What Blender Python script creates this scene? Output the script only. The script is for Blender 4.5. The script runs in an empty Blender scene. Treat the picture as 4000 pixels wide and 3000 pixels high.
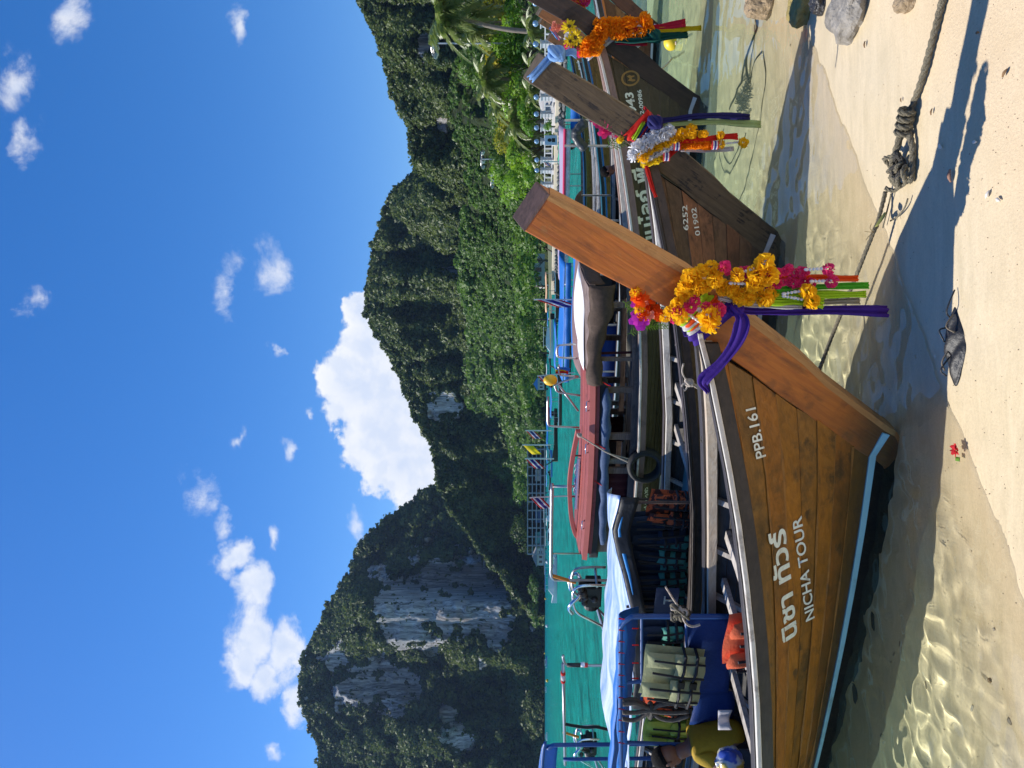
import bpy, bmesh, math, random
import numpy as np
from mathutils import Vector, Matrix
rnd = random.Random(7)
SC = bpy.context.scene
COL = SC.collection
R = math.radians

# ---------------------------------------------------------------- camera, sky, sun, exposure
EYE = 1.9; FPX = 2800.0; VHOR = 2118.0          # eye height, focal length in photo pixels, horizon line
cam_d = bpy.data.cameras.new('camera'); cam = bpy.data.objects.new('camera', cam_d); COL.objects.link(cam)
cam_d.sensor_width = 36; cam_d.lens = FPX/4000*36; cam_d.clip_start = .05; cam_d.clip_end = 9000
cam_d.shift_x = -(VHOR-2000)/4000
cam.matrix_world = Matrix(((0,1,0,0),(0,0,-1,0),(-1,0,0,EYE),(0,0,0,1)))   # phone held upright, picture stored on its side
SC.camera = cam

SUN_AZ = Vector((-.93,.39)).normalized(); SUN_EL = R(53.5)
world = bpy.data.worlds.new('World'); SC.world = world; world.use_nodes = True
SC.view_settings.view_transform = 'Standard'; SC.view_settings.look = 'None'
SC.view_settings.exposure = 0.58; SC.view_settings.gamma = 1
SKY_STRENGTH = .105
sun_d = bpy.data.lights.new('sun','SUN'); sun_d.energy = 4.4; sun_d.angle = R(.53); sun_d.color = (1,.95,.87)
sun = bpy.data.objects.new('sun', sun_d); COL.objects.link(sun)
sdir = Vector((SUN_AZ.x*math.cos(SUN_EL), SUN_AZ.y*math.cos(SUN_EL), math.sin(SUN_EL)))
sun.rotation_euler = sdir.to_track_quat('Z','Y').to_euler(); sun.location = (-20,10,40)

class NG:                                        # short node-graph writer
    def __init__(s, tree): s.t = tree; s.n = tree.nodes; s.l = tree.links
    def new(s, typ, **kw):
        n = s.n.new(typ)
        for k,v in kw.items(): setattr(n,k,v)
        return n
    def put(s, sock, v):
        if hasattr(v,'is_linked') or hasattr(v,'links'): s.l.new(v, sock)
        elif v is not None:
            try: sock.default_value = v
            except Exception: sock.default_value = tuple(v)+(1,)
    def math(s, op, a, b=None, c=None, clamp=False):
        n = s.new('ShaderNodeMath', operation=op); n.use_clamp = clamp
        s.put(n.inputs[0],a)
        if b is not None: s.put(n.inputs[1],b)
        if c is not None: s.put(n.inputs[2],c)
        return n.outputs[0]
    def vmath(s, op, a, b=None, c=None):
        n = s.new('ShaderNodeVectorMath', operation=op); s.put(n.inputs[0],a)
        if op=='SCALE' and b is not None: s.put(n.inputs['Scale'],b); b = None
        if b is not None: s.put(n.inputs[1],b)
        if c is not None: s.put(n.inputs[2],c)
        return n.outputs['Value'] if op in ('LENGTH','DOT_PRODUCT','DISTANCE') else n.outputs[0]
    def noise(s, vec, scale, detail=4, rough=.55, dist=0, w=None):
        n = s.new('ShaderNodeTexNoise'); s.put(n.inputs['Vector'],vec)
        n.inputs['Scale'].default_value = scale; n.inputs['Detail'].default_value = detail
        n.inputs['Roughness'].default_value = rough; n.inputs['Distortion'].default_value = dist
        return n.outputs[0]
    def mapr(s, v, a, b, c=0, d=1, smooth=False):
        n = s.new('ShaderNodeMapRange'); n.interpolation_type = 'SMOOTHSTEP' if smooth else 'LINEAR'
        s.put(n.inputs[0],v)
        for i,q in enumerate((a,b,c,d)): s.put(n.inputs[i+1], q)
        return n.outputs[0]
    def mix(s, f, a, b, typ='RGBA', mode='MIX'):
        n = s.new('ShaderNodeMix', data_type=typ)
        if typ=='RGBA': n.blend_type = mode; i = (0,6,7); o = 2
        elif typ=='VECTOR': i = (0,4,5); o = 1
        else: i = (0,2,3); o = 0
        s.put(n.inputs[i[0]],f)
        for k,v in ((i[1],a),(i[2],b)):
            if isinstance(v,(tuple,list)) and len(v)==3 and typ=='RGBA': v = tuple(v)+(1,)
            s.put(n.inputs[k],v)
        return n.outputs[o]
    def comb(s, x, y, z):
        n = s.new('ShaderNodeCombineXYZ')
        for i,v in enumerate((x,y,z)): s.put(n.inputs[i],v)
        return n.outputs[0]
    def sep(s, v):
        n = s.new('ShaderNodeSeparateXYZ'); s.put(n.inputs[0],v); return n.outputs

def build_sky():
    g = NG(world.node_tree); g.n.clear()
    sky = g.new('ShaderNodeTexSky', sky_type='NISHITA'); sky.sun_disc = False
    sky.sun_elevation = SUN_EL; sky.sun_rotation = math.atan2(SUN_AZ.x, SUN_AZ.y)
    sky.air_density = 1.0; sky.dust_density = .25; sky.ozone_density = 4.5; sky.altitude = 0
    hs = g.new('ShaderNodeHueSaturation'); hs.inputs['Saturation'].default_value = 1.32; hs.inputs['Hue'].default_value = .508
    g.l.new(sky.outputs[0], hs.inputs['Color'])
    bg = g.new('ShaderNodeBackground'); bg.inputs[1].default_value = SKY_STRENGTH
    tc = g.new('ShaderNodeTexCoord'); d = g.sep(tc.outputs['Generated'])
    y = g.math('MAXIMUM', g.math('ABSOLUTE', d[1]), .05)
    p = g.comb(g.math('DIVIDE', d[0], y), g.math('DIVIDE', d[2], y), 0)
    # cloud shapes: (centre u, v, half width, half height, softness, thickness)
    W = g.noise(p, 9, 5, .6); 
    wv = g.new('ShaderNodeTexNoise'); g.put(wv.inputs['Vector'],p); wv.inputs['Scale'].default_value = 14; wv.inputs['Detail'].default_value = 5; wv.inputs['Roughness'].default_value = .6
    warp = g.vmath('SCALE', g.vmath('SUBTRACT', wv.outputs['Color'], (.5,.5,.5)), None); warp.node.inputs['Scale'].default_value = .075
    pw = g.vmath('ADD', p, warp)
    def blob(u,v,ru,rv):
        c = ((u-1500)/FPX, (VHOR-v)/FPX, 0)
        q = g.vmath('MULTIPLY', g.vmath('SUBTRACT', pw, c), (FPX/ru, FPX/rv, 0))
        return g.math('SUBTRACT', 1, g.vmath('LENGTH', q))
    def union(bs):
        r = None
        for b in bs:
            k = blob(*b)
            r = k if r is None else g.math('SMOOTH_MAX', r, k, .12)
        return r
    cum = union([(1790,1400,85,90),(1660,1450,150,130),(1500,1420,190,190),(1330,1480,200,190),(1190,1560,190,170),(1560,1620,420,190),(1240,1690,260,150)])
    mid = union([(820,930,80,80),(700,1010,140,85),(520,990,150,110),(400,960,110,85),(460,1110,180,95),(260,1160,110,60),(330,1050,120,80)])
    wis = union([(1065,800,100,80),(960,890,95,55),(1850,880,170,62),(1965,1060,130,85),(2640,55,170,95),(2480,90,100,60),(1830,150,85,60),
                 (2890,950,110,38),(1290,950,60,36),(1225,1110,55,30),(905,1085,60,32),(1640,1090,36,22),(1365,1215,36,24),(70,1075,50,36),(920,1400,110,40),(2950,260,120,70)])
    n1 = g.noise(p, 26, 9, .58); n2 = g.noise(p, 11, 8, .66, .35)
    sh = g.vmath('ADD', p, (-.012,.014,0)); n1s = g.noise(sh, 26, 9, .58)
    a_c = g.mapr(g.math('ADD', cum, g.mapr(n1,.3,.7,-.2,.2)), -.03, .17, 0, 1, True)
    a_m = g.mapr(g.math('ADD', mid, g.mapr(n2,.3,.7,-.34,.34)), -.02, .6, 0, .95, True)
    a_w = g.mapr(g.math('ADD', wis, g.mapr(n2,.32,.68,-.62,.60)), -.02, 1.15, 0, .76, True)
    al = g.math('MAXIMUM', g.math('MAXIMUM', a_c, a_m), a_w)
    al = g.math('MULTIPLY', al, g.mapr(d[2], 0, .05))
    lit = g.mapr(g.math('SUBTRACT', n1, n1s), -.09, .07)                      # side of each billow turned to the sun
    core = g.mapr(g.math('ADD', g.math('MAXIMUM', cum, mid), g.mapr(W,.3,.7,-.25,.25)), .1, .95, 1, .55)
    b = g.math('MULTIPLY', g.mapr(lit,0,1,.7,1.0), core)
    cc = g.mix(b, (3.3,4.2,6.0), (6.3,6.4,6.6))
    out = g.mix(al, hs.outputs[0], cc)
    g.l.new(out, bg.inputs[0])
    o = g.new('ShaderNodeOutputWorld'); g.l.new(bg.outputs[0], o.inputs[0])
build_sky()

# ---------------------------------------------------------------- helpers
def at(u, v, Y):   return Vector(((u-1500)/FPX*Y, Y, EYE-(v-VHOR)/FPX*Y))    # point at depth Y on the line of sight of photo pixel u, v (upright photo)
def onz(u, v, Z):
    Y = (EYE-Z)*FPX/(v-VHOR); return Vector(((u-1500)/FPX*Y, Y, Z))

MATS = {}
def mat(name, col, rough=.6, metal=0, var=0, scale=8, bump=0, bscale=40, spec=.5, stretch=None, dark=None, dk=.5, trans=0, emit=None, sheen=0, coat=0):
    if name in MATS: return MATS[name]
    m = bpy.data.materials.new(name); m.use_nodes = True; MATS[name] = m
    g = NG(m.node_tree); bs = g.n['Principled BSDF']
    bs.inputs['Roughness'].default_value = rough; bs.inputs['Metallic'].default_value = metal
    bs.inputs['Specular IOR Level'].default_value = spec
    if trans: bs.inputs['Transmission Weight'].default_value = trans
    if coat: bs.inputs['Coat Weight'].default_value = coat
    c = tuple(col)+(1,)
    if var or bump or dark:
        tc = g.new('ShaderNodeTexCoord'); v = tc.outputs['Object']
        if stretch: v = g.vmath('MULTIPLY', v, stretch)
    if var or dark:
        n = g.noise(v, scale, 6, .6)
        a = g.mapr(n, .25, .75, 1-var, 1+var)
        cc = g.vmath('SCALE', c[:3], None); g.put(cc.node.inputs['Scale'], a)
        if dark:
            n2 = g.noise(v, scale*.45, 5, .7)
            cc = g.mix(g.mapr(n2, .52, .72, 0, dk), cc, dark)
        g.l.new(cc, bs.inputs['Base Color'])
    else: bs.inputs['Base Color'].default_value = c
    if bump:
        b = g.new('ShaderNodeBump'); b.inputs['Strength'].default_value = bump; b.inputs['Distance'].default_value = .02
        g.l.new(g.noise(v, bscale, 5, .6), b.inputs['Height']); g.l.new(b.outputs[0], bs.inputs['Normal'])
    return m

def wood(name, c1, c2, stain, amt=.6, rough=.62, ang=0, paint=None, pamt=.0, grain=1.0, coat=0, blot=0):
    """weathered timber: grain runs along local X (turned by ang in the XZ plane)"""
    if name in MATS: return MATS[name]
    m = bpy.data.materials.new(name); m.use_nodes = True; MATS[name] = m
    g = NG(m.node_tree); bs = g.n['Principled BSDF']; bs.inputs['Roughness'].default_value = rough
    if coat: bs.inputs['Coat Weight'].default_value = coat; bs.inputs['Coat Roughness'].default_value = .35
    tc = g.new('ShaderNodeTexCoord')
    mp = g.new('ShaderNodeMapping'); g.l.new(tc.outputs['Object'], mp.inputs[0]); mp.inputs['Rotation'].default_value = (0,ang,0)
    oi = g.new('ShaderNodeObjectInfo')
    off = g.vmath('ADD', mp.outputs[0], g.comb(g.math('MULTIPLY', oi.outputs['Random'], 31), g.math('MULTIPLY', oi.outputs['Random'], 17), 0))
    st = g.vmath('MULTIPLY', off, (1.6,22,22)); st2 = g.vmath('MULTIPLY', off, (3,9,9))
    n = g.noise(st, 2.2, 8, .62, .6); n2 = g.noise(st2, 1.3, 5, .6, .4); n3 = g.noise(off, 5.5, 7, .68, .3); n4 = g.noise(off, 1.4, 4, .6)
    col = g.mix(g.mapr(n,.3,.7), c1, c2)
    k = g.mapr(oi.outputs['Random'],0,1,.82,1.14)
    col = g.vmath('SCALE', col, None); g.put(col.node.inputs['Scale'], k)
    col = g.mix(g.math('MULTIPLY', g.mapr(n3,.5,.68,0,1,True), g.mapr(n4,.38,.62,.25,1.0)), col, stain); 
    col.node.inputs[0].links[0].from_node.use_clamp = True
    col = g.mix(g.mapr(n2,.55,.75,0,amt), col, tuple(x*.45 for x in stain))
    if blot:                                         # dark halos round plugs and nail heads, pale scuffs
        vo = g.new('ShaderNodeTexVoronoi'); vo.inputs['Scale'].default_value = 5.2; g.l.new(g.vmath('ADD', g.vmath('MULTIPLY', tc.outputs['Object'], (1,1,1.6)), g.vmath('SCALE', g.comb(n3,n2,n3), .25)), vo.inputs['Vector'])
        vv = g.math('ADD', vo.outputs['Distance'], g.math('MULTIPLY', g.math('SUBTRACT', n3, .5), .35))
        col = g.mix(g.mapr(vv,.10,.22,blot,0), col, (.022,.016,.009))
        sc_ = g.noise(off, 11, 7, .72, .2); col = g.mix(g.mapr(sc_,.6,.72,0,.5), col, (.34,.20,.06))
    if blot:
        zz = g.sep(tc.outputs['Object'])[2]
        col = g.mix(g.mapr(g.math('ADD', zz, g.math('MULTIPLY', g.math('SUBTRACT', n3, .5), .45)), .24, .44, .7, 0, True), col, (.050,.038,.014))
        col = g.mix(g.mapr(n4,.46,.66,0,.55), col, (.085,.050,.012))
    if paint:
        pn = g.math('ADD', g.math('MULTIPLY', g.noise(off, 7, 8, .7), .6), g.math('MULTIPLY', n, .4))
        col = g.mix(g.mapr(pn, .62-pamt*.4, .66-pamt*.4), paint, col)
    g.l.new(col, bs.inputs['Base Color'])
    b = g.new('ShaderNodeBump'); b.inputs['Strength'].default_value = .55*grain; b.inputs['Distance'].default_value = .006
    g.l.new(g.math('ADD', n, g.math('MULTIPLY', n3, .6)), b.inputs['Height']); g.l.new(b.outputs[0], bs.inputs['Normal'])
    g.l.new(g.mapr(n3,.3,.7,rough-.12,rough+.15), bs.inputs['Roughness'])
    return m

class MB:
    """collects shapes and links them as ONE mesh object"""
    def __init__(s): s.v = []; s.f = []; s.mi = []; s.cur = 0
    def add(s, vs, fs):
        o = len(s.v); s.v += [tuple(p) for p in vs]; s.f += [tuple(o+i for i in f) for f in fs]; s.mi += [s.cur]*len(fs)
        return s
    def box(s, c, d, M=None):
        x,y,z = [q/2 for q in d]
        vs = [Vector((i*x,j*y,k*z)) for i in (-1,1) for j in (-1,1) for k in (-1,1)]
        if M is not None: vs = [M@p for p in vs]
        vs = [p+Vector(c) for p in vs]
        return s.add(vs, [(0,1,3,2),(4,6,7,5),(0,4,5,1),(2,3,7,6),(0,2,6,4),(1,5,7,3)])
    def tube(s, pts, r, n=8, cap=True, closed=False):
        pts = [Vector(p) for p in pts]; m = len(pts)
        rs = r if isinstance(r,(list,tuple)) else [r]*m
        t0 = (pts[1]-pts[0]).normalized(); up = Vector((0,0,1)) if abs(t0.z)<.9 else Vector((1,0,0))
        a = t0.cross(up).normalized(); vs = []
        for i,p in enumerate(pts):
            t = (pts[min(i+1,m-1)]-pts[max(i-1,0)])
            if closed: t = pts[(i+1)%m]-pts[(i-1)%m]
            t = t.normalized() if t.length>1e-9 else t0
            a = (a-t*a.dot(t)); a = a.normalized() if a.length>1e-6 else t.orthogonal().normalized()
            b = t.cross(a)
            vs += [p+(a*math.cos(2*math.pi*k/n)+b*math.sin(2*math.pi*k/n))*rs[i] for k in range(n)]
        fs = []
        for i in range(m if closed else m-1):
            j = (i+1)%m
            fs += [(i*n+k, i*n+(k+1)%n, j*n+(k+1)%n, j*n+k) for k in range(n)]
        if cap and not closed: fs += [tuple(range(n-1,-1,-1)), tuple((m-1)*n+k for k in range(n))]
        return s.add(vs, fs)
    def bar(s, a, b, r, n=8): return s.tube([a,b], r, n)
    def loft(s, rings, cap=True, closed=True):
        n = len(rings[0]); vs = [p for r in rings for p in r]; fs = []
        for i in range(len(rings)-1):
            for k in range(n if closed else n-1):
                fs.append((i*n+k, i*n+(k+1)%n, (i+1)*n+(k+1)%n, (i+1)*n+k))
        if cap and closed: fs += [tuple(range(n-1,-1,-1)), tuple((len(rings)-1)*n+k for k in range(n))]
        return s.add(vs, fs)
    def grid(s, fn, nu, nv):
        vs = [fn(i/nu, j/nv) for i in range(nu+1) for j in range(nv+1)]; w = nv+1
        return s.add(vs, [(i*w+j, i*w+j+1, (i+1)*w+j+1, (i+1)*w+j) for i in range(nu) for j in range(nv)])
    def ball(s, c, r, n=8, m=6, M=None):
        rr = r if hasattr(r,'__len__') else (r,r,r); vs = []
        for i in range(m+1):
            th = math.pi*i/m
            for k in range(n):
                p = Vector((math.sin(th)*math.cos(2*math.pi*k/n)*rr[0], math.sin(th)*math.sin(2*math.pi*k/n)*rr[1], math.cos(th)*rr[2]))
                if M is not None: p = M@p
                vs.append(p+Vector(c))
        return s.add(vs, [(i*n+k, (i+1)*n+k, (i+1)*n+(k+1)%n, i*n+(k+1)%n) for i in range(m) for k in range(n)])
    def prism(s, poly, off):
        n = len(poly); o = Vector(off); p = [Vector(q) for q in poly]
        return s.add(p+[q+o for q in p], [tuple(range(n-1,-1,-1)), tuple(range(n,2*n))]+[(i,(i+1)%n,n+(i+1)%n,n+i) for i in range(n)])
    def mesh(s, name):
        me = bpy.data.meshes.new(name); me.from_pydata(s.v, [], s.f)
        if any(s.mi): me.polygons.foreach_set('material_index', s.mi)
        me.update(); return me
    def build(s, name, m, parent=None, smooth=False, solid=0, bevel=0, sub=0, fixn=False):
        me = s.mesh(name)
        if fixn or bevel:
            b = bmesh.new(); b.from_mesh(me); bmesh.ops.remove_doubles(b, verts=b.verts, dist=1e-5)
            bmesh.ops.recalc_face_normals(b, faces=b.faces); b.to_mesh(me); b.free()
        o = bpy.data.objects.new(name, me); COL.objects.link(o)
        for q in (m if isinstance(m,(list,tuple)) else [m]): me.materials.append(q)
        if smooth: me.polygons.foreach_set('use_smooth', [True]*len(me.polygons))
        if solid:
            md = o.modifiers.new('solid','SOLIDIFY'); md.thickness = solid; md.offset = 0
        if bevel:
            md = o.modifiers.new('bevel','BEVEL'); md.width = bevel; md.segments = 2; md.limit_method = 'ANGLE'
        if sub:
            md = o.modifiers.new('sub','SUBSURF'); md.levels = md.render_levels = sub
        if parent is not None: o.parent = parent
        return o

def tag(o, label=None, cat=None, group=None, kind=None):
    if label: o['label'] = label
    if cat: o['category'] = cat
    if group: o['group'] = group
    if kind: o['kind'] = kind
    return o
def thing(name, label, cat, loc=(0,0,0), rz=0, group=None):
    o = bpy.data.objects.new(name, None); COL.objects.link(o); o.location = loc; o.rotation_euler = (0,0,rz); o.empty_display_size = .2
    return tag(o, label, cat, group)
def kids(o): return [c for c in bpy.data.objects if c.parent == o]
def dup(o, parent=None, label=None):
    ch = kids(o); c = o.copy(); COL.objects.link(c)
    if parent is not None: c.parent = parent
    if label: c['label'] = label
    for k in ch: dup(k, c)
    return c
def shell(name, m, parent, fn, nu, nv, t=.004, smooth=True):        # a thin sheet with real thickness
    return MB().grid(fn, nu, nv).build(name, m, parent, smooth, solid=t)

# value noise for shaping terrain
def _h(ix, iy, seed):
    h = (ix.astype(np.int64)*374761393 + iy.astype(np.int64)*668265263 + seed*1442695) & 0xffffffff
    h = ((h ^ (h>>13))*1274126177) & 0xffffffff
    return ((h ^ (h>>16)) & 0xffff)/65535.
def vnoise(x, y, seed=0):
    x = np.asarray(x,float); y = np.asarray(y,float); ix = np.floor(x); iy = np.floor(y); fx = x-ix; fy = y-iy
    fx = fx*fx*fx*(fx*(fx*6-15)+10); fy = fy*fy*fy*(fy*(fy*6-15)+10)
    a = _h(ix,iy,seed); b = _h(ix+1,iy,seed); c = _h(ix,iy+1,seed); d = _h(ix+1,iy+1,seed)
    return (a*(1-fx)+b*fx)*(1-fy)+(c*(1-fx)+d*fx)*fy
def fbm(x, y, seed=0, oct=5, gain=.5):
    s = 0; a = 1; t = 0
    for o in range(oct):
        s = s+a*vnoise(x*2**o+17.3*o, y*2**o-9.1*o, seed+o); t += a; a *= gain
    return s/t
# ---------------------------------------------------------------- beach, sea
WZ = .15                                             # water level
def sand_s(x, y): return .562*x-.827*(y-3.10)         # metres up the beach from the water's edge
def sand_z(x, y):
    s = sand_s(x, y)
    up = WZ+.055*np.clip(s,0,4)+.012*np.clip(s-4,0,60)
    dn = WZ-4.0*(1-np.exp(-.18*np.clip(-s,0,None)/4.0))
    z = np.where(s>0, up, dn)
    return z+(fbm(x*1.3,y*1.3,3,4)-.5)*.05*np.clip(.35+np.abs(s)*.25,0,1)+(fbm(x*6,y*9,5,3)-.5)*.012
def nonuni(c, a, b, n0, g=1.09):
    v = [c]; st = n0
    while v[-1]<b: v.append(v[-1]+st); st *= g if v[-1]-c>6 else 1
    w = [c]; st = n0
    while w[-1]>a: w.append(w[-1]-st); st *= g if c-w[-1]>6 else 1
    return np.array(w[::-1][:-1]+v)
def sheet(name, fz, xs, ys, m):
    X,Y = np.meshgrid(xs,ys,indexing='ij'); Z = fz(X,Y)
    nx,ny = X.shape; vs = np.stack([X,Y,Z],-1).reshape(-1,3)
    i = np.arange(nx*ny).reshape(nx,ny); f = np.stack([i[:-1,:-1],i[1:,:-1],i[1:,1:],i[:-1,1:]],-1).reshape(-1,4)
    me = bpy.data.meshes.new(name); me.vertices.add(len(vs)); me.vertices.foreach_set('co', vs.ravel())
    me.loops.add(f.size); me.loops.foreach_set('vertex_index', f.ravel()); me.polygons.add(len(f))
    me.polygons.foreach_set('loop_start', np.arange(0,f.size,4)); me.polygons.foreach_set('loop_total', np.full(len(f),4))
    me.update(calc_edges=True); me.polygons.foreach_set('use_smooth', [True]*len(f))
    o = bpy.data.objects.new(name, me); COL.objects.link(o); me.materials.append(m); return o

def sand_mat():
    m = bpy.data.materials.new('sand'); m.use_nodes = True; g = NG(m.node_tree); bs = g.n['Principled BSDF']
    geo = g.new('ShaderNodeNewGeometry'); P = geo.outputs['Position']; x,y,z = g.sep(P)
    s = g.math('SUBTRACT', g.math('MULTIPLY', x, .562), g.math('MULTIPLY', g.math('SUBTRACT', y, 3.1), .827))
    n = g.noise(P, 3, 6, .6); f = g.noise(P, 90, 4, .7); sp = g.noise(P, 260, 2, .5)
    se = g.math('ADD', s, g.math('MULTIPLY', g.math('SUBTRACT', n, .5), .5))
    wet = g.mapr(se, .35, 1.0, 1, 0, True)
    stk = g.noise(g.vmath('MULTIPLY', P, (1.1,5,1)), 3.2, 6, .6, .8)
    dry = g.mix(g.mapr(n,.3,.7), (.56,.43,.27), (.63,.50,.33)); wetc = g.mix(g.mapr(stk,.32,.7), (.55,.455,.29), (.66,.545,.36))
    col = g.mix(wet, dry, wetc)
    k = g.mapr(f,.2,.8,.86,1.12); col2 = g.vmath('SCALE', col, None); g.put(col2.node.inputs['Scale'], k)
    spk = g.mapr(sp, .70,.74); col3 = g.mix(g.math('MULTIPLY', spk, .55), col2, (.16,.11,.07))
    g.l.new(col3, bs.inputs['Base Color'])
    g.l.new(g.mapr(wet,0,1,.85,.30), bs.inputs['Roughness'])
    g.l.new(g.mapr(wet,0,1,.2,.5), bs.inputs['Specular IOR Level'])
    b = g.new('ShaderNodeBump'); b.inputs['Distance'].default_value = .01; g.l.new(g.mapr(wet,0,1,.5,.16), b.inputs['Strength'])
    g.l.new(g.math('ADD', f, g.math('MULTIPLY', stk, .8)), b.inputs['Height']); g.l.new(b.outputs[0], bs.inputs['Normal'])
    return m
xs = nonuni(0,-1500,1500,.055,1.12); ys = nonuni(3.5,-60,1500,.055,1.12)
beach = tag(sheet('sand_beach', sand_z, xs, ys, sand_mat()), kind='structure')

def water_mat():
    m = bpy.data.materials.new('sea_water'); m.use_nodes = True; g = NG(m.node_tree); g.n.clear()
    geo = g.new('ShaderNodeNewGeometry'); P = geo.outputs['Position']; x,y,z = g.sep(P)
    s = g.math('SUBTRACT', g.math('MULTIPLY', g.math('SUBTRACT', y, 3.1), .827), g.math('MULTIPLY', x, .562))
    depth = g.math('MULTIPLY', g.math('SUBTRACT', 1, g.math('EXPONENT', g.math('MULTIPLY', g.math('MAXIMUM', s, 0), -.045))), 4.0)
    turb = g.math('SUBTRACT', 1, g.math('EXPONENT', g.math('MULTIPLY', depth, -.75)))          # light scattered back by the water column
    nn = g.noise(g.vmath('MULTIPLY', P, (.02,.05,1)), 1, 4, .6)
    far = g.mapr(y, 25, 330, 0, 1)
    c0 = g.mix(g.mapr(depth,.12,1.3), (.15,.24,.17), (.008,.20,.16))
    stk = g.noise(g.vmath('MULTIPLY', P, (.9,.30,1)), 1, 7, .72, .5); c0v = g.vmath('SCALE', c0, None); g.put(c0v.node.inputs['Scale'], g.mapr(stk,.32,.68,.45,1.6)); c0 = c0v  # light and dark streaks of the waves are put into the water colour
    c1 = g.mix(g.math('MULTIPLY', far, g.mapr(nn,.25,.75,.45,1.1)), c0, (.003,.105,.15))
    df = g.new('ShaderNodeBsdfDiffuse'); g.l.new(c1, df.inputs[0])
    tr = g.new('ShaderNodeBsdfTransparent'); g.l.new(g.mix(g.mapr(depth,0,.9), (1,1,1), (.70,.92,.84)), tr.inputs[0])
    mx = g.new('ShaderNodeMixShader'); g.l.new(turb, mx.inputs[0]); g.l.new(tr.outputs[0], mx.inputs[1]); g.l.new(df.outputs[0], mx.inputs[2])
    # waves: ripples by the beach, wind waves out in the bay
    r1 = g.noise(g.vmath('MULTIPLY', P, (4.5,8,1)), 1, 3, .5, .5); r2 = g.noise(g.vmath('MULTIPLY', P, (1.0,1.9,1)), 1, 5, .6, .3); r3 = g.noise(g.vmath('MULTIPLY', P, (.22,.5,1)), 1, 6, .65)
    hgt = g.math('ADD', g.math('MULTIPLY', r1, g.mapr(y, 3, 20, .018, .012)), g.math('ADD', g.math('MULTIPLY', r2, g.mapr(y,4,24,.012,.42)), g.math('MULTIPLY', r3, g.mapr(y,10,60,0,1.3))))
    b = g.new('ShaderNodeBump'); b.inputs['Strength'].default_value = 1; b.inputs['Distance'].default_value = .55; g.l.new(hgt, b.inputs['Height'])
    g.l.new(b.outputs[0], df.inputs['Normal'])
    gl = g.new('ShaderNodeBsdfGlossy'); gl.inputs['Roughness'].default_value = .06; g.l.new(b.outputs[0], gl.inputs['Normal'])
    fr = g.new('ShaderNodeFresnel'); fr.inputs[0].default_value = 1.33; g.l.new(b.outputs[0], fr.inputs['Normal'])
    fc = g.math('MINIMUM', g.math('MULTIPLY', fr.outputs[0], g.mapr(y,6,60,.9,.62)), .5)
    o2 = g.new('ShaderNodeMixShader'); g.l.new(fc, o2.inputs[0]); g.l.new(mx.outputs[0], o2.inputs[1]); g.l.new(gl.outputs[0], o2.inputs[2])
    out = g.new('ShaderNodeOutputMaterial'); g.l.new(o2.outputs[0], out.inputs[0]); return m
wx = nonuni(0,-1500,1500,.12,1.14); wy = nonuni(4.0,-2,1500,.12,1.14)
def water_z(x, y):
    k = np.clip((y-5)/25,0,1); return WZ+(fbm(x*.35,y*.6,11,3)-.5)*.10*k+(fbm(x*2.2,y*4,12,2)-.5)*.006
def ripple(x, y):                                    # small real waves that bend the sunlight on the sandy bottom
    d = np.clip(-sand_s(x,y)*.18,0,.3); a = np.clip(d/.085,.0,1); q = fbm(x*1.7+3,y*1.7,31,2)
    w = (vnoise(x*7.5+q*2.5,y*9.5-q*2,21)-.5)*.021+(vnoise(x*14-q*2,y*12+q*3,22)-.5)*.0145+(vnoise(x*2.6,y*3.4,23)-.5)*.016
    w = w*np.clip(1-(x+.3)/1.6*.55,.45,1); return WZ+w*(.06+.94*a)*np.clip((14-y)/4,.2,1)
def shallow_mat():
    m = bpy.data.materials.new('clear_shallow_water'); m.use_nodes = True; g = NG(m.node_tree); g.n.clear()
    x,y,z = g.sep(g.new('ShaderNodeNewGeometry').outputs['Position'])
    s = g.math('SUBTRACT', g.math('MULTIPLY', g.math('SUBTRACT', y, 3.1), .827), g.math('MULTIPLY', x, .562)); depth = g.math('MULTIPLY', g.math('MAXIMUM', s, 0), .18)
    gl = g.new('ShaderNodeBsdfGlass'); gl.inputs['IOR'].default_value = 1.33; gl.inputs['Roughness'].default_value = 0; g.l.new(g.mix(g.mapr(depth,.0,.6), (1,1,1), (.78,.96,.83)), gl.inputs['Color'])
    df = g.new('ShaderNodeBsdfDiffuse'); df.inputs[0].default_value = (.42,.56,.37,1)
    mx = g.new('ShaderNodeMixShader'); g.l.new(g.mapr(depth,.05,.6,0,.24), mx.inputs[0]); g.l.new(gl.outputs[0], mx.inputs[1]); g.l.new(df.outputs[0], mx.inputs[2])
    o = g.new('ShaderNodeOutputMaterial'); g.l.new(mx.outputs[0], o.inputs[0]); return m
PX0,PX1,PY0,PY1 = -7.0,7.0,1.2,12.0
def cutaxis(v,a,b): return np.unique(np.concatenate([v[(v<a-.02)|(v>b+.02)],[a,b]]))
sx_ = np.unique(np.round(np.concatenate([np.arange(PX0,-2.6,.06),np.arange(-2.6,.8,.015),np.arange(.8,2.2,.03),np.arange(2.2,PX1+.01,.05),[PX0,PX1]]),4)); sy_ = np.unique(np.round(np.concatenate([np.arange(PY0,2,.06),np.arange(2,4.8,.015),np.arange(4.8,6.2,.03),np.arange(6.2,PY1,.06),[PY0,PY1]]),4))
shallow = tag(sheet('shallow_water', ripple, sx_, sy_, shallow_mat()), kind='structure')
_b = bmesh.new(); _b.from_mesh(shallow.data); _b.verts.ensure_lookup_table()      # trim the sheet along the water's edge
_v = np.array([v.co[:] for v in _b.verts]); _d = _v[:,2]-sand_z(_v[:,0],_v[:,1]); _w = (_d>.003)&(_d<.008)
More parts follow.
